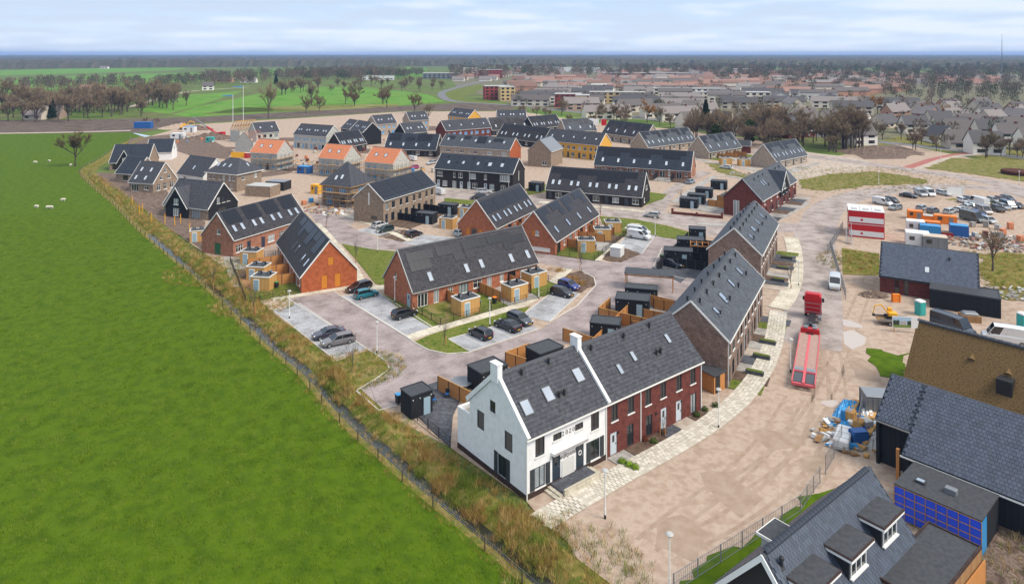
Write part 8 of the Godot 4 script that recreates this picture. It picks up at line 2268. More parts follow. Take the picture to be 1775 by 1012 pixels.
func sheep_mesh() -> ArrayMesh:
	# tapered bones joined by a smooth minimum and meshed as surface nets; nose towards +x, head down grazing
	var bones := [[Vector3(-0.4, 0.62, 0), Vector3(0.3, 0.64, 0), 0.27, 0.25], [Vector3(0.3, 0.66, 0), Vector3(0.58, 0.55, 0), 0.17, 0.12], [Vector3(0.58, 0.5, 0), Vector3(0.74, 0.28, 0), 0.1, 0.065]]
	for x in [-0.38, 0.28]:
		for z in [-0.13, 0.13]:
			bones.append([Vector3(x, 0.5, z), Vector3(x + (0.04 if x < 0 else 0.0), 0.26, z), 0.09, 0.05])
			bones.append([Vector3(x + (0.04 if x < 0 else 0.0), 0.26, z), Vector3(x, 0.03, z), 0.045, 0.04])
	bones.append([Vector3(-0.62, 0.66, 0), Vector3(-0.7, 0.48, 0), 0.06, 0.04])
	for z in [-0.13, 0.13]: bones.append([Vector3(0.56, 0.56, z * 0.6), Vector3(0.54, 0.53, z), 0.035, 0.025])
	var cell := 0.04
	var lo := Vector3(-0.84, -0.04, -0.4); var dims := Vector3i(44, 26, 20)
	var val := {}
	var field := func(p: Vector3) -> float:
		var e := 0.0
		for q in bones:
			var ab: Vector3 = q[1] - q[0]
			var t := clampf((p - q[0]).dot(ab) / ab.length_squared(), 0, 1)
			e += exp(-18.0 * (p.distance_to(q[0] + ab * t) - lerpf(q[2], q[3], t)))
		return -log(maxf(e, 1e-12)) / 18.0
	var V := []
	V.resize((dims.x + 1) * (dims.y + 1) * (dims.z + 1))
	var id := func(i: int, j: int, k: int) -> int: return (i * (dims.y + 1) + j) * (dims.z + 1) + k
	for i in dims.x + 1:
		for j in dims.y + 1:
			for k in dims.z + 1: V[id.call(i, j, k)] = field.call(lo + Vector3(i, j, k) * cell)
	var pts := {}
	for i in dims.x:
		for j in dims.y:
			for k in dims.z:
				var s := Vector3.ZERO; var c := 0
				var cn := []
				for q in 8: cn.append(V[id.call(i + (q & 1), j + ((q >> 1) & 1), k + ((q >> 2) & 1))])
				for e in [[0, 1], [2, 3], [4, 5], [6, 7], [0, 2], [1, 3], [4, 6], [5, 7], [0, 4], [1, 5], [2, 6], [3, 7]]:
					var a: float = cn[e[0]]; var b: float = cn[e[1]]
					if (a < 0) != (b < 0):
						var t := a / (a - b)
						s += Vector3(e[0] & 1, (e[0] >> 1) & 1, (e[0] >> 2) & 1).lerp(Vector3(e[1] & 1, (e[1] >> 1) & 1, (e[1] >> 2) & 1), t); c += 1
				if c > 0: pts[id.call(i, j, k)] = lo + (Vector3(i, j, k) + s / c) * cell
	var mb := MB.new()
	var nrm := func(p: Vector3) -> Vector3:
		var h := 0.02
		return Vector3(field.call(p + Vector3(h, 0, 0)) - field.call(p - Vector3(h, 0, 0)), field.call(p + Vector3(0, h, 0)) - field.call(p - Vector3(0, h, 0)), field.call(p + Vector3(0, 0, h)) - field.call(p - Vector3(0, 0, h))).normalized()
	for i in range(1, dims.x):
		for j in range(1, dims.y):
			for k in range(1, dims.z):
				var a: float = V[id.call(i, j, k)]
				for ax in 3:
					var b: float = V[id.call(i + (1 if ax == 0 else 0), j + (1 if ax == 1 else 0), k + (1 if ax == 2 else 0))]
					if (a < 0) == (b < 0): continue
					var q: Array
					if ax == 0: q = [id.call(i, j - 1, k - 1), id.call(i, j, k - 1), id.call(i, j, k), id.call(i, j - 1, k)]
					elif ax == 1: q = [id.call(i - 1, j, k - 1), id.call(i - 1, j, k), id.call(i, j, k), id.call(i, j, k - 1)]
					else: q = [id.call(i - 1, j - 1, k), id.call(i, j - 1, k), id.call(i, j, k), id.call(i - 1, j, k)]
					if b < 0: q.reverse()
					var ok := true
					for z in q: ok = ok and pts.has(z)
					if ok: mb.quadn(pts[q[0]], pts[q[1]], pts[q[2]], pts[q[3]], nrm.call(pts[q[0]]), nrm.call(pts[q[1]]), nrm.call(pts[q[2]]), nrm.call(pts[q[3]]))
	return mb.mesh()

# ---------------------------------------------------------------- the land beyond
func town_protos() -> Array:
	var r := []
	var walls := [plain(Color.html("c4b8a8"), 0.9), plain(Color.html("d2cabc"), 0.9), plain(Color.html("a08878"), 0.9), plain(Color.html("a8806c"), 0.9), plain(Color.html("dcd8d0"), 0.9)]
	var roofs := [plain(Color.html("5a5452"), 0.8), plain(Color.html("7a7370"), 0.8), plain(Color.html("75584c"), 0.8), plain(Color.html("4a484a"), 0.8), plain(Color.html("8a6a5e"), 0.8)]
	for k in 8:
		var L: float = [30.0, 22.0, 36.0, 14.0, 26.0, 18.0, 30.0, 12.0][k]; var W: float = [9.0, 9.0, 9.5, 10.0, 9.0, 9.0, 10.0, 9.0][k]
		var he: float = [5.2, 2.8, 5.4, 3.0, 5.2, 2.8, 7.8, 5.0][k]; var hr: float = he + [3.6, 4.4, 3.2, 5.0, 3.8, 4.6, 2.4, 4.2][k]
		var b := MB.new()
		facade(b, PackedVector2Array([Vector2(0, -0.5), Vector2(L, -0.5), Vector2(L, he), Vector2(0, he)]), [], Vector3(-L / 2, 0, W / 2), Vector3(1, 0, 0), Vector3(0, 0, 1))
		facade(b, PackedVector2Array([Vector2(0, -0.5), Vector2(L, -0.5), Vector2(L, he), Vector2(0, he)]), [], Vector3(L / 2, 0, -W / 2), Vector3(-1, 0, 0), Vector3(0, 0, -1))
		for s in [-1, 1]:
			facade(b, PackedVector2Array([Vector2(0, -0.5), Vector2(W, -0.5), Vector2(W, he), Vector2(W / 2, hr), Vector2(0, he)]), [], Vector3(s * L / 2, 0, s * W / 2), Vector3(0, 0, -s), Vector3(s, 0, 0))
		var rf := MB.new()
		for s in [-1, 1]:
			var e := Vector3(0, he - 0.2, s * (W / 2 + 0.4)); var t := Vector3(0, hr + 0.15, 0); var X := Vector3(s * (L / 2 + 0.3), 0, 0)
			rf.quad(e - X, e + X, t + X, t - X)
			rf.quad(e - X - Vector3(0, 0.3, 0), e + X - Vector3(0, 0.3, 0), e + X, e - X)
		# window bands, one pane mesh each storey of each dwelling
		var wins := []
		var n := int(L / 6)
		for i in n:
			for st in (2 if he > 4 else 1):
				wins.append([-L / 2 + L * (i + 0.5) / n, 0.9 + st * 2.6])
		r.append({"wall": b.mesh(), "roof": rf.mesh(), "wins": wins, "W": W, "L": L, "hr": hr, "wm": walls[k % 5], "rm": roofs[(k * 3 + 1) % 5]})
	cache["walls"] = walls; cache["roofs"] = roofs
	return r

func town_house(P: Dictionary, at: Vector2, yaw: float, wm: Material, rm: Material, label: String, group: String, detail: bool):
	var t := thing("town_house", v3(at), yaw, label, "house", group)
	part("wall", P.wall, wm, t)
	part("roof", P.roof, rm, t)
	if detail:
		for w in P.wins:
			part("window", box_mesh(Vector3(3.0, 1.4, 0.1)), M.pane, t, T(w[0], w[1], P.W / 2 + 0.02))
		part("chimney", box_mesh(Vector3(0.8, 1.4, 0.8)), M.redbrick, t, T(P.L * 0.2, P.hr - 0.6, 0))

func flat_block(at: Vector2, yaw: float, s: Vector3, wm: Material, fl: int, n: int, label: String, cat := "apartment block"):
	var t := thing("apartment_block" if cat == "apartment block" else "hall", v3(at), yaw, label, cat)
	part("wall", box_mesh(s), wm, t)
	part("roof", box_mesh(Vector3(s.x + 0.5, 0.4, s.z + 0.5)), M.trimgrey, t, T(0, s.y, 0))
	for j in fl:
		for i in n: part("window", box_mesh(Vector3(s.x / n * 0.55, 1.5, 0.1)), M.pane, t, T(-s.x / 2 + s.x * (i + 0.5) / n, 1.0 + j * s.y / fl, s.z / 2 + 0.03))

func build_background():
	# fields, water-meadows and far roads
	sheet("ploughed_field", pv([-504.6, -384.6, -316.4, -431.4, -249.4, -439, -207.8, -451, -137.02, -506.2, -88.98, -545.2, -42.21, -583.6, 5.69, -551.2, -3.14, -506.2, -77.65, -501.1, -125.49, -463.6, -188.9, -410, -193.7, -364.8, -196.8, -359.5, -234, -359.5, -455.2, -346.9]), -0.018, M.plough, 0.0)
	for q in [[pv([-207.8, -451, -229.4, -472.5, -244, -539.2, -255.6, -661.5, -269.5, -800.2, -235.6, -870.4, -172, -840.8, -118.27, -763.2, -86.39, -708.7, -58.04, -597.7, -89.97, -551.2, -138.43, -511.4]), M.field], [pv([-211.8, -472.5, -206.1, -533.4, -150.9, -557.4, -93.07, -570.2, -88.98, -545.2, -137.02, -506.2]), M.fieldpale], [pv([-755.7, -840.8, -774.2, -1055.5, -817.2, -1340.8, -692.7, -1503.3, -470.4, -1272.1, -486.3, -1055.5, -512.5, -840.8, -543.1, -740.4, -564.4, -628]), M.field], [pv([-1217.2, -1240.2, -1254.7, -1710.7, -1208.6, -2067.1, -952.4, -2067.1, -830.6, -1710.7, -922.5, -1417.4, -1035.9, -1055.5]), M.field], [pv([-222.1, -1181.2, -334.2, -2157, -241.9, -1984.4, -156.3, -1240.2]), M.field], [pv([-78.02, -740.4, -44.48, -936, -30.57, -870.4, -46.59, -644.3, -13.26, -583.6, 27.55, -533.4, 5.76, -557.4, -48.16, -597.7]), M.lawn], [pv([-3.11, -501.1, 48.5, -442.9, 83.43, -384.6, 54.17, -403.3, 5.07, -491.2]), M.field], [pv([-605.7, -1503.3, -635.5, -1984.4, -537.1, -1984.4, -430.5, -1417.4]), M.field], [pv([-277.9, -511.4, -321.9, -698.7, -294.9, -763.2, -246.7, -545.2, -235.6, -477]), M.field], [pv([188.7, -463.6, 238.8, -496.1, 239.2, -472.5, 193.2, -439]), M.lawn], [pv([134.04, -293.6, 192.8, -346.9, 215.3, -293.6, 231.5, -251.8, 220.4, -239.7, 186.6, -254.4, 181.5, -291.8, 177.9, -320.1]), M.sward]]:
		sheet("field", q[0], -0.014, q[1], 0.0)
	strip("provincial_road", pv([-25.06, -1102.4, -48.11, -1012.4, -71.09, -800.2, -71.75, -708.7, -51.25, -605, -8.15, -563.8, 45.67, -491.2, 100.78, -416.9, 136.41, -373, 167.4, -330.7, 187, -300.7, 203.3, -272.6, 220.4, -239.7]), 8.0, 0.0, M.asphalt, 0.0, 12.0)
	strip("country_lane", pv([-295.2, -539.2, -335.6, -679.6, -350.7, -775.2, -323.4, -855.3]), 5.0, -0.006, M.sandpale, 0.0, 12.0)
	strip("country_lane", pv([-340.5, -346.9, -263.7, -359.5, -231.4, -364.8, -204.2, -373]), 4.5, -0.008, M.sandpale, 0.0, 12.0)
	strip("far_street", pv([46.67, -442.9, 73.76, -463.6, 93.27, -446.9]), 6.0, -0.004, M.asphalt, 0.0, 12.0)
	M.towng = ground_mat(["74705c", "827a68", "6a6e4c", "8c8474", "7c7c5c"], 120.0, 14.0, 7, 140, M.sand.detail_albedo, 19.0, 1.0, 1.8)
	sheet("town_ground", pv([-70.13, -870.4, 5.57, -539.2, 62.27, -463.6, 104.17, -403.3, 164.1, -324.2, 200.1, -265.3, 280.9, -280.3, 872.1, -870.4, 912.5, -1210, 583.2, -1710.7, 17.67, -1710.7, -119.12, -1340.8]), -0.022, M.towng, 0.0)
	# town
	var P := town_protos()
	var W: Array = cache["walls"]; var R: Array = cache["roofs"]
	var g := RandomNumberGenerator.new(); g.seed = 4711
	# rows laid out district by district: px polygon corners are the district's outline on the ground
	var districts := [
		[pv([83.33, -356.9, 175.6, -346.9, 204.2, -367.5, 214.3, -410, 180.3, -442.9, 105.89, -410]), 24.0, 18.0, 30.0, "the terraces behind the bare wood", [3, 7, 5], [0, 1, 4], [0, 3], true],
		[pv([173.4, -312, 204.4, -271.1, 264.4, -316, 283.7, -384.6, 250.8, -403.3, 207.3, -373]), 24.0, 19.0, -8.0, "the bungalows right of the bare wood", [7, 5, 3], [0, 4, 1], [0, 3, 0], true],
		[pv([59.43, -416.9, 92.97, -384.6, 121.72, -442.9, 141.69, -486.4, 89.82, -511.4, 47.55, -511.4]), 34.0, 24.0, 12.0, "the terraces beyond the far road", [0, 4, 7], [0, 1, 2], [1, 0], true],
		[pv([5.76, -557.4, 68.67, -481.7, 148.99, -511.4, 234.7, -463.6, 284.3, -511.4, 276.4, -628, 160.6, -740.4, 44.37, -740.4]), 38.0, 26.0, -12.0, "the middle of the town", [0, 2, 4, 6], [0, 1, 4, 4], [1, 0, 3], true],
		[pv([214.6, -424, 283.7, -384.6, 370.6, -442.9, 362.1, -539.2, 281.6, -522.2]), 28.0, 22.0, 20.0, "the right side of the town", [7, 5, 3], [0, 3, 4], [0, 3, 1], true],
		[pv([-4.59, -740.4, 160.6, -740.4, 283.5, -644.3, 436, -740.4, 502.3, -992.2, 284.7, -1102.4, 10.46, -1012.4]), 50.0, 34.0, 8.0, "the far half of the town", [0, 2, 6, 4], [0, 1, 4, 3], [1, 2, 4, 0], false],
		[pv([-89.95, -1012.4, 98.14, -1055.5, 337.8, -1127.5, 584.4, -870.4, 831.9, -1153.7, 583.2, -1710.7, 17.67, -1710.7, -119.12, -1340.8]), 46.0, 40.0, -6.0, "rows of small houses at the far edge of the town", [0, 2, 6], [0, 1, 4], [4, 2, 1], false]]
	var cnt := 0
	var fx := []; var fc := []; var fr := []
	for D in districts:
		var poly: PackedVector2Array = D[0]
		var lo := poly[0]; var hi := poly[0]
		for p in poly:
			lo = lo.min(p); hi = hi.max(p)
		var a := deg_to_rad(D[3])
		var mid := (lo + hi) / 2
		var span := (hi - lo).length() / 2
		var nx := int(span / D[1]) + 1; var nz := int(span / D[2]) + 1
		for j in range(-nz, nz + 1):
			for i in range(-nx, nx + 1):
				var q := Vector2(i * D[1] + g.randf_range(-4, 4), j * D[2] + g.randf_range(-3, 3)).rotated(-a) + mid
				if not Geometry2D.is_point_in_polygon(q, poly): continue
				if g.randf() < 0.1: continue
				if D[1] == 46.0 or cnt > 299:
					fx.append(Transform3D(Basis(Vector3.UP, deg_to_rad(D[3] + g.randf_range(-6, 6))), v3(q))); fc.append((W[D[6][g.randi() % 3]] as StandardMaterial3D).albedo_color.srgb_to_linear()); fr.append((R[D[7][g.randi() % 3]] as StandardMaterial3D).albedo_color.srgb_to_linear())
					continue
				var k: int = D[5][g.randi() % D[5].size()]
				var wi: int = D[6][g.randi() % D[6].size()]; var ri: int = D[7][g.randi() % D[7].size()]
				town_house(P[k], q, D[3] + (90.0 if g.randf() < 0.12 else 0.0) + g.randf_range(-5, 5), W[wi], R[ri], "%s house with %s roof, %s of %s" % [["beige", "cream", "brown", "pinkish", "white"][wi], ["charcoal", "grey", "brown", "black", "russet"][ri], spot(q, poly), D[4]], "houses in " + D[4], D[8])
				cnt += 1
	var vm := plain(Color(1, 1, 1), 0.9)
	vm.vertex_color_use_as_albedo = true
	scatter("far_house_walls", P[5].wall, vm, fx, fc, "walls of the small far houses in the town", "houses"); scatter("far_house_roofs", P[5].roof, vm, fx, fr, "roofs of the small far houses in the town", "houses")
	# blocks that stand out
	var red := plain(Color.html("8e3b33"), 0.9); var sandy := plain(Color.html("c2a878"), 0.9); var grey := plain(Color.html("6f747a"), 0.9)
	flat_block(Vector2(-15.31, -628), 10.0, Vector3(20, 12, 14), red, 4, 5, "red four-storey apartment block left of the sandy one")
	flat_block(Vector2(-4.81, -612.5), 10.0, Vector3(13, 12, 14), sandy, 4, 3, "sandy four-storey block joined to the red one")
	flat_block(Vector2(43.45, -539.2), -8.0, Vector3(20, 10, 13), red, 3, 5, "red three-storey block with flat roof by the provincial road")
	flat_block(Vector2(52.87, -522.2), -8.0, Vector3(10, 10, 13), sandy, 3, 2, "sandy block joined to the red three-storey one")
	flat_block(Vector2(-116.8, -1153.7), 5.0, Vector3(60, 9, 30), grey, 3, 8, "dark grey office hall at the left edge of the town", "hall")
	flat_block(Vector2(-74.31, -1240.2), 5.0, Vector3(24, 16, 20), W[1], 4, 5, "pale office block beside the dark hall")
	flat_block(Vector2(-36.61, -1181.2), 5.0, Vector3(40, 14, 20), red, 4, 7, "long red office block")
	flat_block(Vector2(175.2, -1600.3), 0.0, Vector3(150, 9, 60), M.whiteplastic, 1, 12, "long white industrial hall at the far edge of town", "hall")
	flat_block(Vector2(60.09, -1710.7), 0.0, Vector3(120, 9, 50), M.whiteplastic, 1, 10, "white industrial hall left of the long one", "hall")
	flat_block(Vector2(232.5, -1210), 0.0, Vector3(150, 8, 20), R[4], 2, 14, "long orange-red roofed row in the far town")
	flat_block(Vector2(497.4, -1459.1), 0.0, Vector3(70, 9, 30), R[4], 2, 8, "reddish hall in the far town", "hall")
	flat_block(Vector2(88.03, -583.6), -8.0, Vector3(46, 9, 11), sandy, 3, 9, "long beige block in the near town")
	flat_block(Vector2(161.1, -644.3), -8.0, Vector3(60, 9, 12), W[1], 3, 11, "long cream block in the middle town")
	flat_block(Vector2(184.5, -583.6), -8.0, Vector3(60, 9, 12), W[1], 3, 11, "long cream block right of the middle one")
	flat_block(Vector2(-211.8, -1102.4), 8.0, Vector3(50, 6, 16), M.whiteplastic, 1, 6, "white barn among the hedgerows")
	# farms and lone houses
	var ci := 0
	for q in [[Vector2(-343.3, -787.5), 7, 20.0, "grey roofed farmhouse by the country lane"], [Vector2(-298.4, -439), 3, -10.0, "small blue-roofed house before the left wood"], [Vector2(-292.7, -442.9), 3, 10.0, "low hut before the left wood"], [Vector2(-1181.3, -2067.1), 5, 10.0, "red-roofed farm on the far left fields"], [Vector2(-1115.7, -1908.1), 1, 0.0, "white farm on the far left fields"], [Vector2(-416.3, -1012.4), 1, 0.0, "farm behind the hedgerow trees"], [Vector2(-374.3, -992.2), 1, 0.0, "low farm behind the hedgerow trees"], [Vector2(157.3, -316), 7, 10.0, "white bungalow beside the provincial road"], [Vector2(-432.3, -719), 4, 0.0, "house half hidden in the left wood"]]:
		var t := P[q[1]] as Dictionary
		town_house(t, q[0], q[2], W[[4, 0, 2, 3, 4, 3, 4, 4, 4][ci]], R[[0, 1, 0, 4, 1, 2, 1, 0, 4][ci]], q[3], "", true); ci += 1
	var hf := hip_house("farmhouse", Vector2(138.91, -346.9), 30.0, 20.0, 13.0, 3.0, 9.5, 9.0, "old farmhouse with hipped grey roof and red brick walls", M.redbrick, M.tilegrey, {"holes": [[[5.0, 0.8, 1.4, 1.5, "w"], [10.0, 0.8, 1.4, 1.5, "w"], [15.0, 0.8, 1.4, 1.5, "w"]], [], [[6.5, 0.8, 1.6, 1.5, "w"]], []], "sky": [[-2.0, 0.5], [3.0, 0.5]]})
	house("red_barn", [92.2, -293.8, -20.0, 16.0, 9.0, 3.0, 4.6], "low red barn with mossy roof behind the plywood sheds", M.redbrick, M.bitumen, {"F": [[4.0, 0.2, 2.4, 2.2, "d"]]})
	# radio mast
	var ms := thing("radio_mast", v3(Vector2(810.9, -1153.7)), 0.0, "tall slim lattice radio mast on the horizon", "mast")
	var b := MB.new()
	for k in 3: b.tube(Vector3(cos(TAU * k / 3) * 0.9, 0, sin(TAU * k / 3) * 0.9), Vector3(0, 66, 0), 0.3, 0.3, 4)
	part("lattice", b.mesh(), M.greymetal, ms)
	part("antenna", box_mesh(Vector3(0.6, 9, 0.6)), M.trim, ms, T(0, 64, 0))
	# flags by the road
	for q in [[Vector2(38.82, -351.8), M.whiteplastic, "white flag on a pole before the far road, left of three"], [Vector2(40.86, -349.4), M.whiteplastic, "white flag on a pole before the far road, middle of three"], [Vector2(44.3, -346.9), M.red, "red flag on a pole before the far road"]]:
		var fl := thing("flag", v3(q[0]), 0.0, q[2], "flag")
		part("pole", box_mesh(Vector3(0.15, 8.5, 0.15)), M.trim, fl)
		part("cloth", box_mesh(Vector3(2.6, 3.0, 0.05)), q[1], fl, T(1.4, 5.4, 0))
	woods()

func spot(q: Vector2, poly: PackedVector2Array) -> String:
	var lo := poly[0]; var hi := poly[0]
	for p in poly:
		lo = lo.min(p); hi = hi.max(p)
	var f := (q - lo) / (hi - lo)
	return ["back", "middle", "front"][clampi(int(f.y * 3), 0, 2)] + " " + ["far left", "left", "centre", "right", "far right"][clampi(int(f.x * 5), 0, 4)]

func in_poly_points(poly: PackedVector2Array, n: int, g: RandomNumberGenerator) -> Array:
	var lo := poly[0]; var hi := poly[0]
	for p in poly:
		lo = lo.min(p); hi = hi.max(p)
	var r := []
	var tries := 0
	while r.size() < n and tries < n * 60:
		tries += 1
		var q := Vector2(g.randf_range(lo.x, hi.x), g.randf_range(lo.y, hi.y))
		if Geometry2D.is_point_in_polygon(q, poly): r.append(q)
	return r

func woods():
	var g := RandomNumberGenerator.new(); g.seed = 99
	# countable trees, stand by stand
	var stands := [
		[pv([-321.1, -410, -264.4, -416.9, -237.6, -451, -248.5, -539.2, -304.9, -628, -361.7, -570.2, -400.5, -511.4]), 130, ["bare", "red", "bare", "tall"], 1.0, "the left wood beyond the ploughed field", "trees of the left wood"],
		[pv([78.38, -324.2, 103.76, -304.4, 129.19, -293.6, 148.06, -324.2, 130.52, -356.9, 96.33, -373]), 62, ["tall", "bare", "red", "bare"], 0.8, "the wood behind the beige terraces", "trees of the wood behind the beige terraces"],
		[pv([125.93, -283.5, 148.59, -293.6, 158.6, -316, 136.46, -304.4]), 22, ["tall", "tall", "bare"], 0.85, "the tree row beside the hipped farmhouse", "tall row right of the farmhouse"],
		[pv([130.52, -356.9, 158.8, -324.2, 183.7, -312, 195.9, -337.5, 169.2, -384.6]), 20, ["bare", "red"], 0.6, "the trees along the far road", "trees along the provincial road"],
		[pv([-162, -533.4, -73.84, -533.4, -85.62, -583.6, -167.6, -583.6]), 8, ["wide", "bare"], 1.1, "the field trees beyond the ploughed land", "field trees beyond the ploughed land"],
		[pv([-232, -689, -139.01, -679.6, -71.9, -740.4, -95.05, -902, -231.1, -972.7, -269.3, -840.8]), 40, ["bare", "red", "wide"], 0.95, "the hedgerow wood before the town", "trees of the hedgerow wood"],
		[pv([4.31, -416.9, 51.65, -384.6, 84, -373, 99.11, -410, 43.11, -463.6, 4.98, -481.7]), 16, ["red", "bare", "wide"], 0.75, "the verge trees before the town", "verge trees before the town"],
		[pv([163.2, -293.6, 195.8, -262.5, 218.9, -293.6, 188.5, -320.1]), 16, ["red", "bare"], 0.5, "the garden trees before the bungalows", "garden trees before the bungalows"]]
	for S in stands:
		for p in in_poly_points(S[0], S[1], g):
			var kd: String = S[2][g.randi() % S[2].size()]
			var sz := g.randf_range(0.75, 1.2)
			tree(kd, p, S[3] * sz, g.randf() * 360.0, "%s %s bare tree, %s of %s" % ["small" if sz < 0.9 else "large" if sz > 1.07 else "middling", {"bare": "brown", "red": "reddish", "tall": "slim", "wide": "broad"}[kd], spot(p, S[0]), S[4]], S[5])
	for q in [["gold", Vector2(80.79, -416.9), 1.1, "golden-brown tree left of the town wood"], ["gold", Vector2(145.41, -384.6), 1.2, "golden-brown tree amid the low terraces"], ["gold", Vector2(252.6, -481.7), 1.2, "golden-brown tree by the right-hand trees"], ["gold", Vector2(279, -472.5), 0.8, "small golden tree beside the dark roofs"], ["gold", Vector2(273, -439), 0.8, "small golden tree at the right dark roofs"], ["conifer", Vector2(103.73, -373), 1.1, "dark conifer at the left of the town wood"], ["conifer", Vector2(137.98, -351.8), 0.95, "dark conifer before the hipped farmhouse"], ["conifer", Vector2(-289.4, -439), 0.9, "dark conifer in the left wood"], ["ivy", Vector2(98.48, -324.2), 1.0, "ivy-green tree behind the long beige terrace"], ["ivy", Vector2(107.72, -316), 0.9, "ivy-green tree behind the second beige terrace"], ["ivy", Vector2(90.9, -312), 0.8, "low ivy-green tree beside the long beige terrace"], ["tall", Vector2(-154.7, -442.9), 1.15, "tall slim bare tree rising behind the white masts"], ["wide", Vector2(-142.31, -481.7), 1.1, "broad bare tree right of the slim tall one"], ["wide", Vector2(-137.14, -496.1), 0.9, "broad bare tree beside its larger neighbour"], ["wide", Vector2(-136.09, -597.7), 1.3, "large bare tree on the green field"], ["wide", Vector2(-67.47, -481.7), 1.3, "pair of leaning bare trees before the ploughed field"], ["bare", Vector2(-50.99, -424), 0.7, "small bare tree right of the leaning pair"], ["conifer", Vector2(-316.8, -936), 1.0, "dark conifer by the pond in the fields"], ["bush", Vector2(-211.8, -403.3), 1.6, "round brown bush on the field edge"], ["bush", Vector2(-207.5, -406.6), 1.4, "brown bush left of the sand heap"]]:
		tree(q[0], q[1], q[2], g.randf() * 360.0, q[3])
	# far woods and town trees that read as masses
	var vm := plain(Color(1, 1, 1), 0.95, 0.0, 0.1)
	vm.vertex_color_use_as_albedo = true
	var far := far_tree()
	var xs := []; var cs := []
	var tones := [lin("6e6858"), lin("7a7060"), lin("7c6a5c"), lin("666452"), lin("747060"), lin("565e42")]
	var add := func(poly: PackedVector2Array, n: int, s0: float, s1: float):
		for p in in_poly_points(poly, n, g):
			xs.append(Transform3D(Basis(Vector3.UP, g.randf() * TAU).scaled(Vector3(g.randf_range(s0, s1), g.randf_range(s0, s1), g.randf_range(s0, s1))), v3(p, -0.3))); cs.append(tones[g.randi() % 6])
	# belts in front of the horizon, from near to far
	add.call(pv([-564.4, -628, -506.4, -740.4, -401, -870.4, -361.7, -936, -486.3, -1055.5, -595.2, -870.4, -665.5, -740.4]), 150, 0.7, 1.1)
	add.call(pv([-401, -870.4, -285.7, -1055.5, -267.5, -1210, -407.1, -1417.4, -503, -1153.7]), 150, 0.8, 1.2)
	add.call(pv([-303.1, -1055.5, -179.9, -1102.4, -155.1, -1272.1, -327.3, -1600.3, -407.1, -1417.4]), 260, 0.8, 1.2)
	add.call(pv([4.98, -481.7, 119.44, -410, 187.6, -337.5, 230.1, -312, 420.6, -570.2, 374.8, -740.4, 224.8, -870.4, -19.78, -870.4]), 230, 0.4, 0.75)
	add.call(pv([253.6, -870.4, 374.8, -740.4, 428, -511.4, 883.2, -1055.5, 643.9, -1272.1, 370.6, -1272.1]), 420, 0.6, 1.0)
	add.call(pv([-93.78, -1055.5, 352.5, -1210, 847.2, -1012.4, 1431.5, -1710.7, 676.5, -1984.4, -163.2, -1837.4]), 900, 0.8, 1.3)
	scatter("wood", far, vm, xs, cs, "bare woods and town trees between fields and houses", "wood")
	xs = []; cs = []
	add.call(pv([-374.7, -416.9, -280.8, -431.4, -257.7, -481.7, -331.6, -583.6, -450.4, -501.1]), 220, 0.8, 1.2)
	add.call(pv([-1537.5, -1710.7, -1174.5, -2067.1, -334.2, -2157, -452.2, -2918.2, -1658.1, -2918.2, -2123.2, -2362.4]), 1700, 0.9, 1.5)
	add.call(pv([-265.1, -1710.7, 1382.2, -1503.3, 2400.7, -2611.1, -404.6, -2611.1]), 2400, 0.9, 1.5)
	scatter("wood", far, vm, xs, cs, "bare trees of the woods beyond the fields and the town", "wood")
	far_forest(vm)

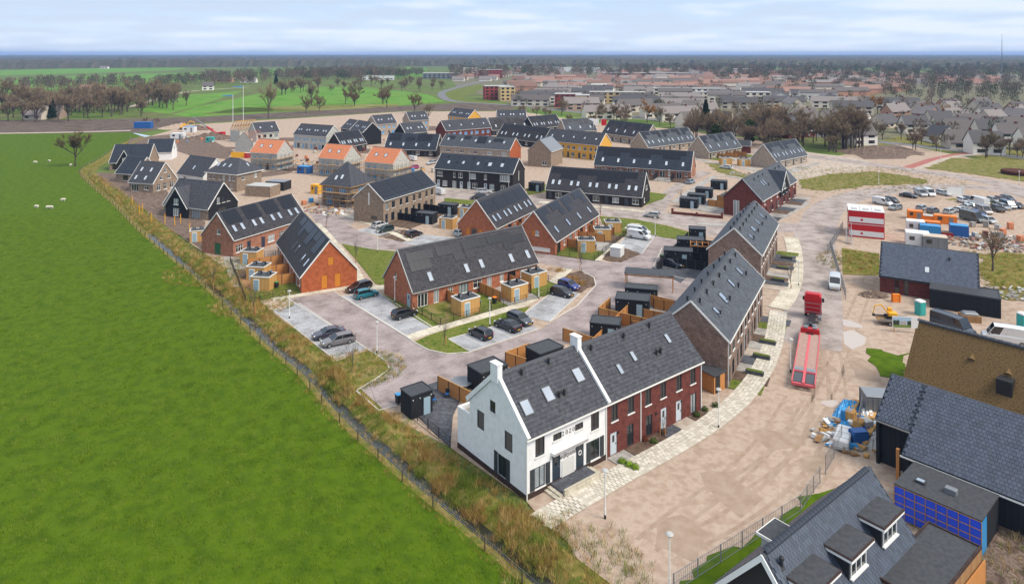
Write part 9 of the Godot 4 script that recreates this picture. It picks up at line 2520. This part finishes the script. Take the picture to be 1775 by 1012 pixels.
func far_forest(vm: Material):
	# unbroken woodland towards the horizon: a rough canopy with clearings, 12 to 20 m high
	var f := FastNoiseLite.new(); f.seed = 21; f.frequency = 0.0011; f.fractal_octaves = 4
	var f2 := FastNoiseLite.new(); f2.seed = 22; f2.frequency = 0.02; f2.fractal_octaves = 3
	var b := MB.new(); b.colored = true
	var rows := 46; var cols := 420
	var grid := []
	for j in rows + 1:
		var row := []
		var d := 2300.0 * pow(15000.0 / 2300.0, float(j) / rows)
		for i in cols + 1:
			var a := deg_to_rad(lerpf(-50.0, 50.0, float(i) / cols)) + (0.002 if j % 2 else 0.0)
			var x := sin(a) * d; var z := -cos(a) * d
			var q := f.get_noise_2d(x, z * 0.45)
			var h := 0.0
			if j > 0 and q > -0.3 - (d - 2300.0) / 12000.0: h = 11.0 + 6.0 * f2.get_noise_2d(x, z) + 8.0 * hash1(i, j, 3)
			row.append(Vector3(x, h - 0.5 + (d / 15000.0) * 6.0, z))
		grid.append(row)
	var tn := [lin("4c4c3c"), lin("545040"), lin("464a38"), lin("504c3c")]
	for j in rows:
		for i in cols:
			var p := [grid[j][i], grid[j][i + 1], grid[j + 1][i + 1], grid[j + 1][i]]
			if p[0].y + p[1].y + p[2].y + p[3].y < 1.0: continue
			b.tint = tn[(i * 7 + j * 3) % 4] * (0.85 + 0.3 * hash1(i, j, 9))
			b.tri(p[0], p[1], p[2]); b.tri(p[0], p[2], p[3])
	var o := part("far_forest", b.mesh(), vm, self)
	tag(o, "bare winter forest along the whole horizon", "forest", "", "stuff")

func far_tree() -> ArrayMesh:
	# a bare crown seen from far: limbs and a loose cloud of twig triangles
	var g := RandomNumberGenerator.new(); g.seed = 61
	var b := MB.new(); b.colored = true
	b.tint = Color(0.7, 0.7, 0.7)
	b.tube(Vector3.ZERO, Vector3(0, 7, 0), 0.3, 0.18, 4, false)
	for i in 150:
		var d := Vector3(g.randf_range(-1, 1), g.randf_range(-0.9, 1), g.randf_range(-1, 1))
		if d.length() > 1.0: d = d.normalized()
		var c := Vector3(d.x * 4.6, 8.6 + d.y * 5.6, d.z * 4.6)
		var n := Vector3(g.randf_range(-1, 1), g.randf_range(-1, 1), g.randf_range(-1, 1)).normalized()
		var s := n.cross(Vector3(0.3, 1, 0.2)).normalized() * g.randf_range(0.25, 0.5)
		var k := g.randf_range(0.7, 1.3)
		b.tint = Color(k, k, k)
		b.tri(c - s, c + s, c + Vector3(d.x, 1.2, d.z).normalized() * g.randf_range(1.5, 3.0))
	return b.mesh()
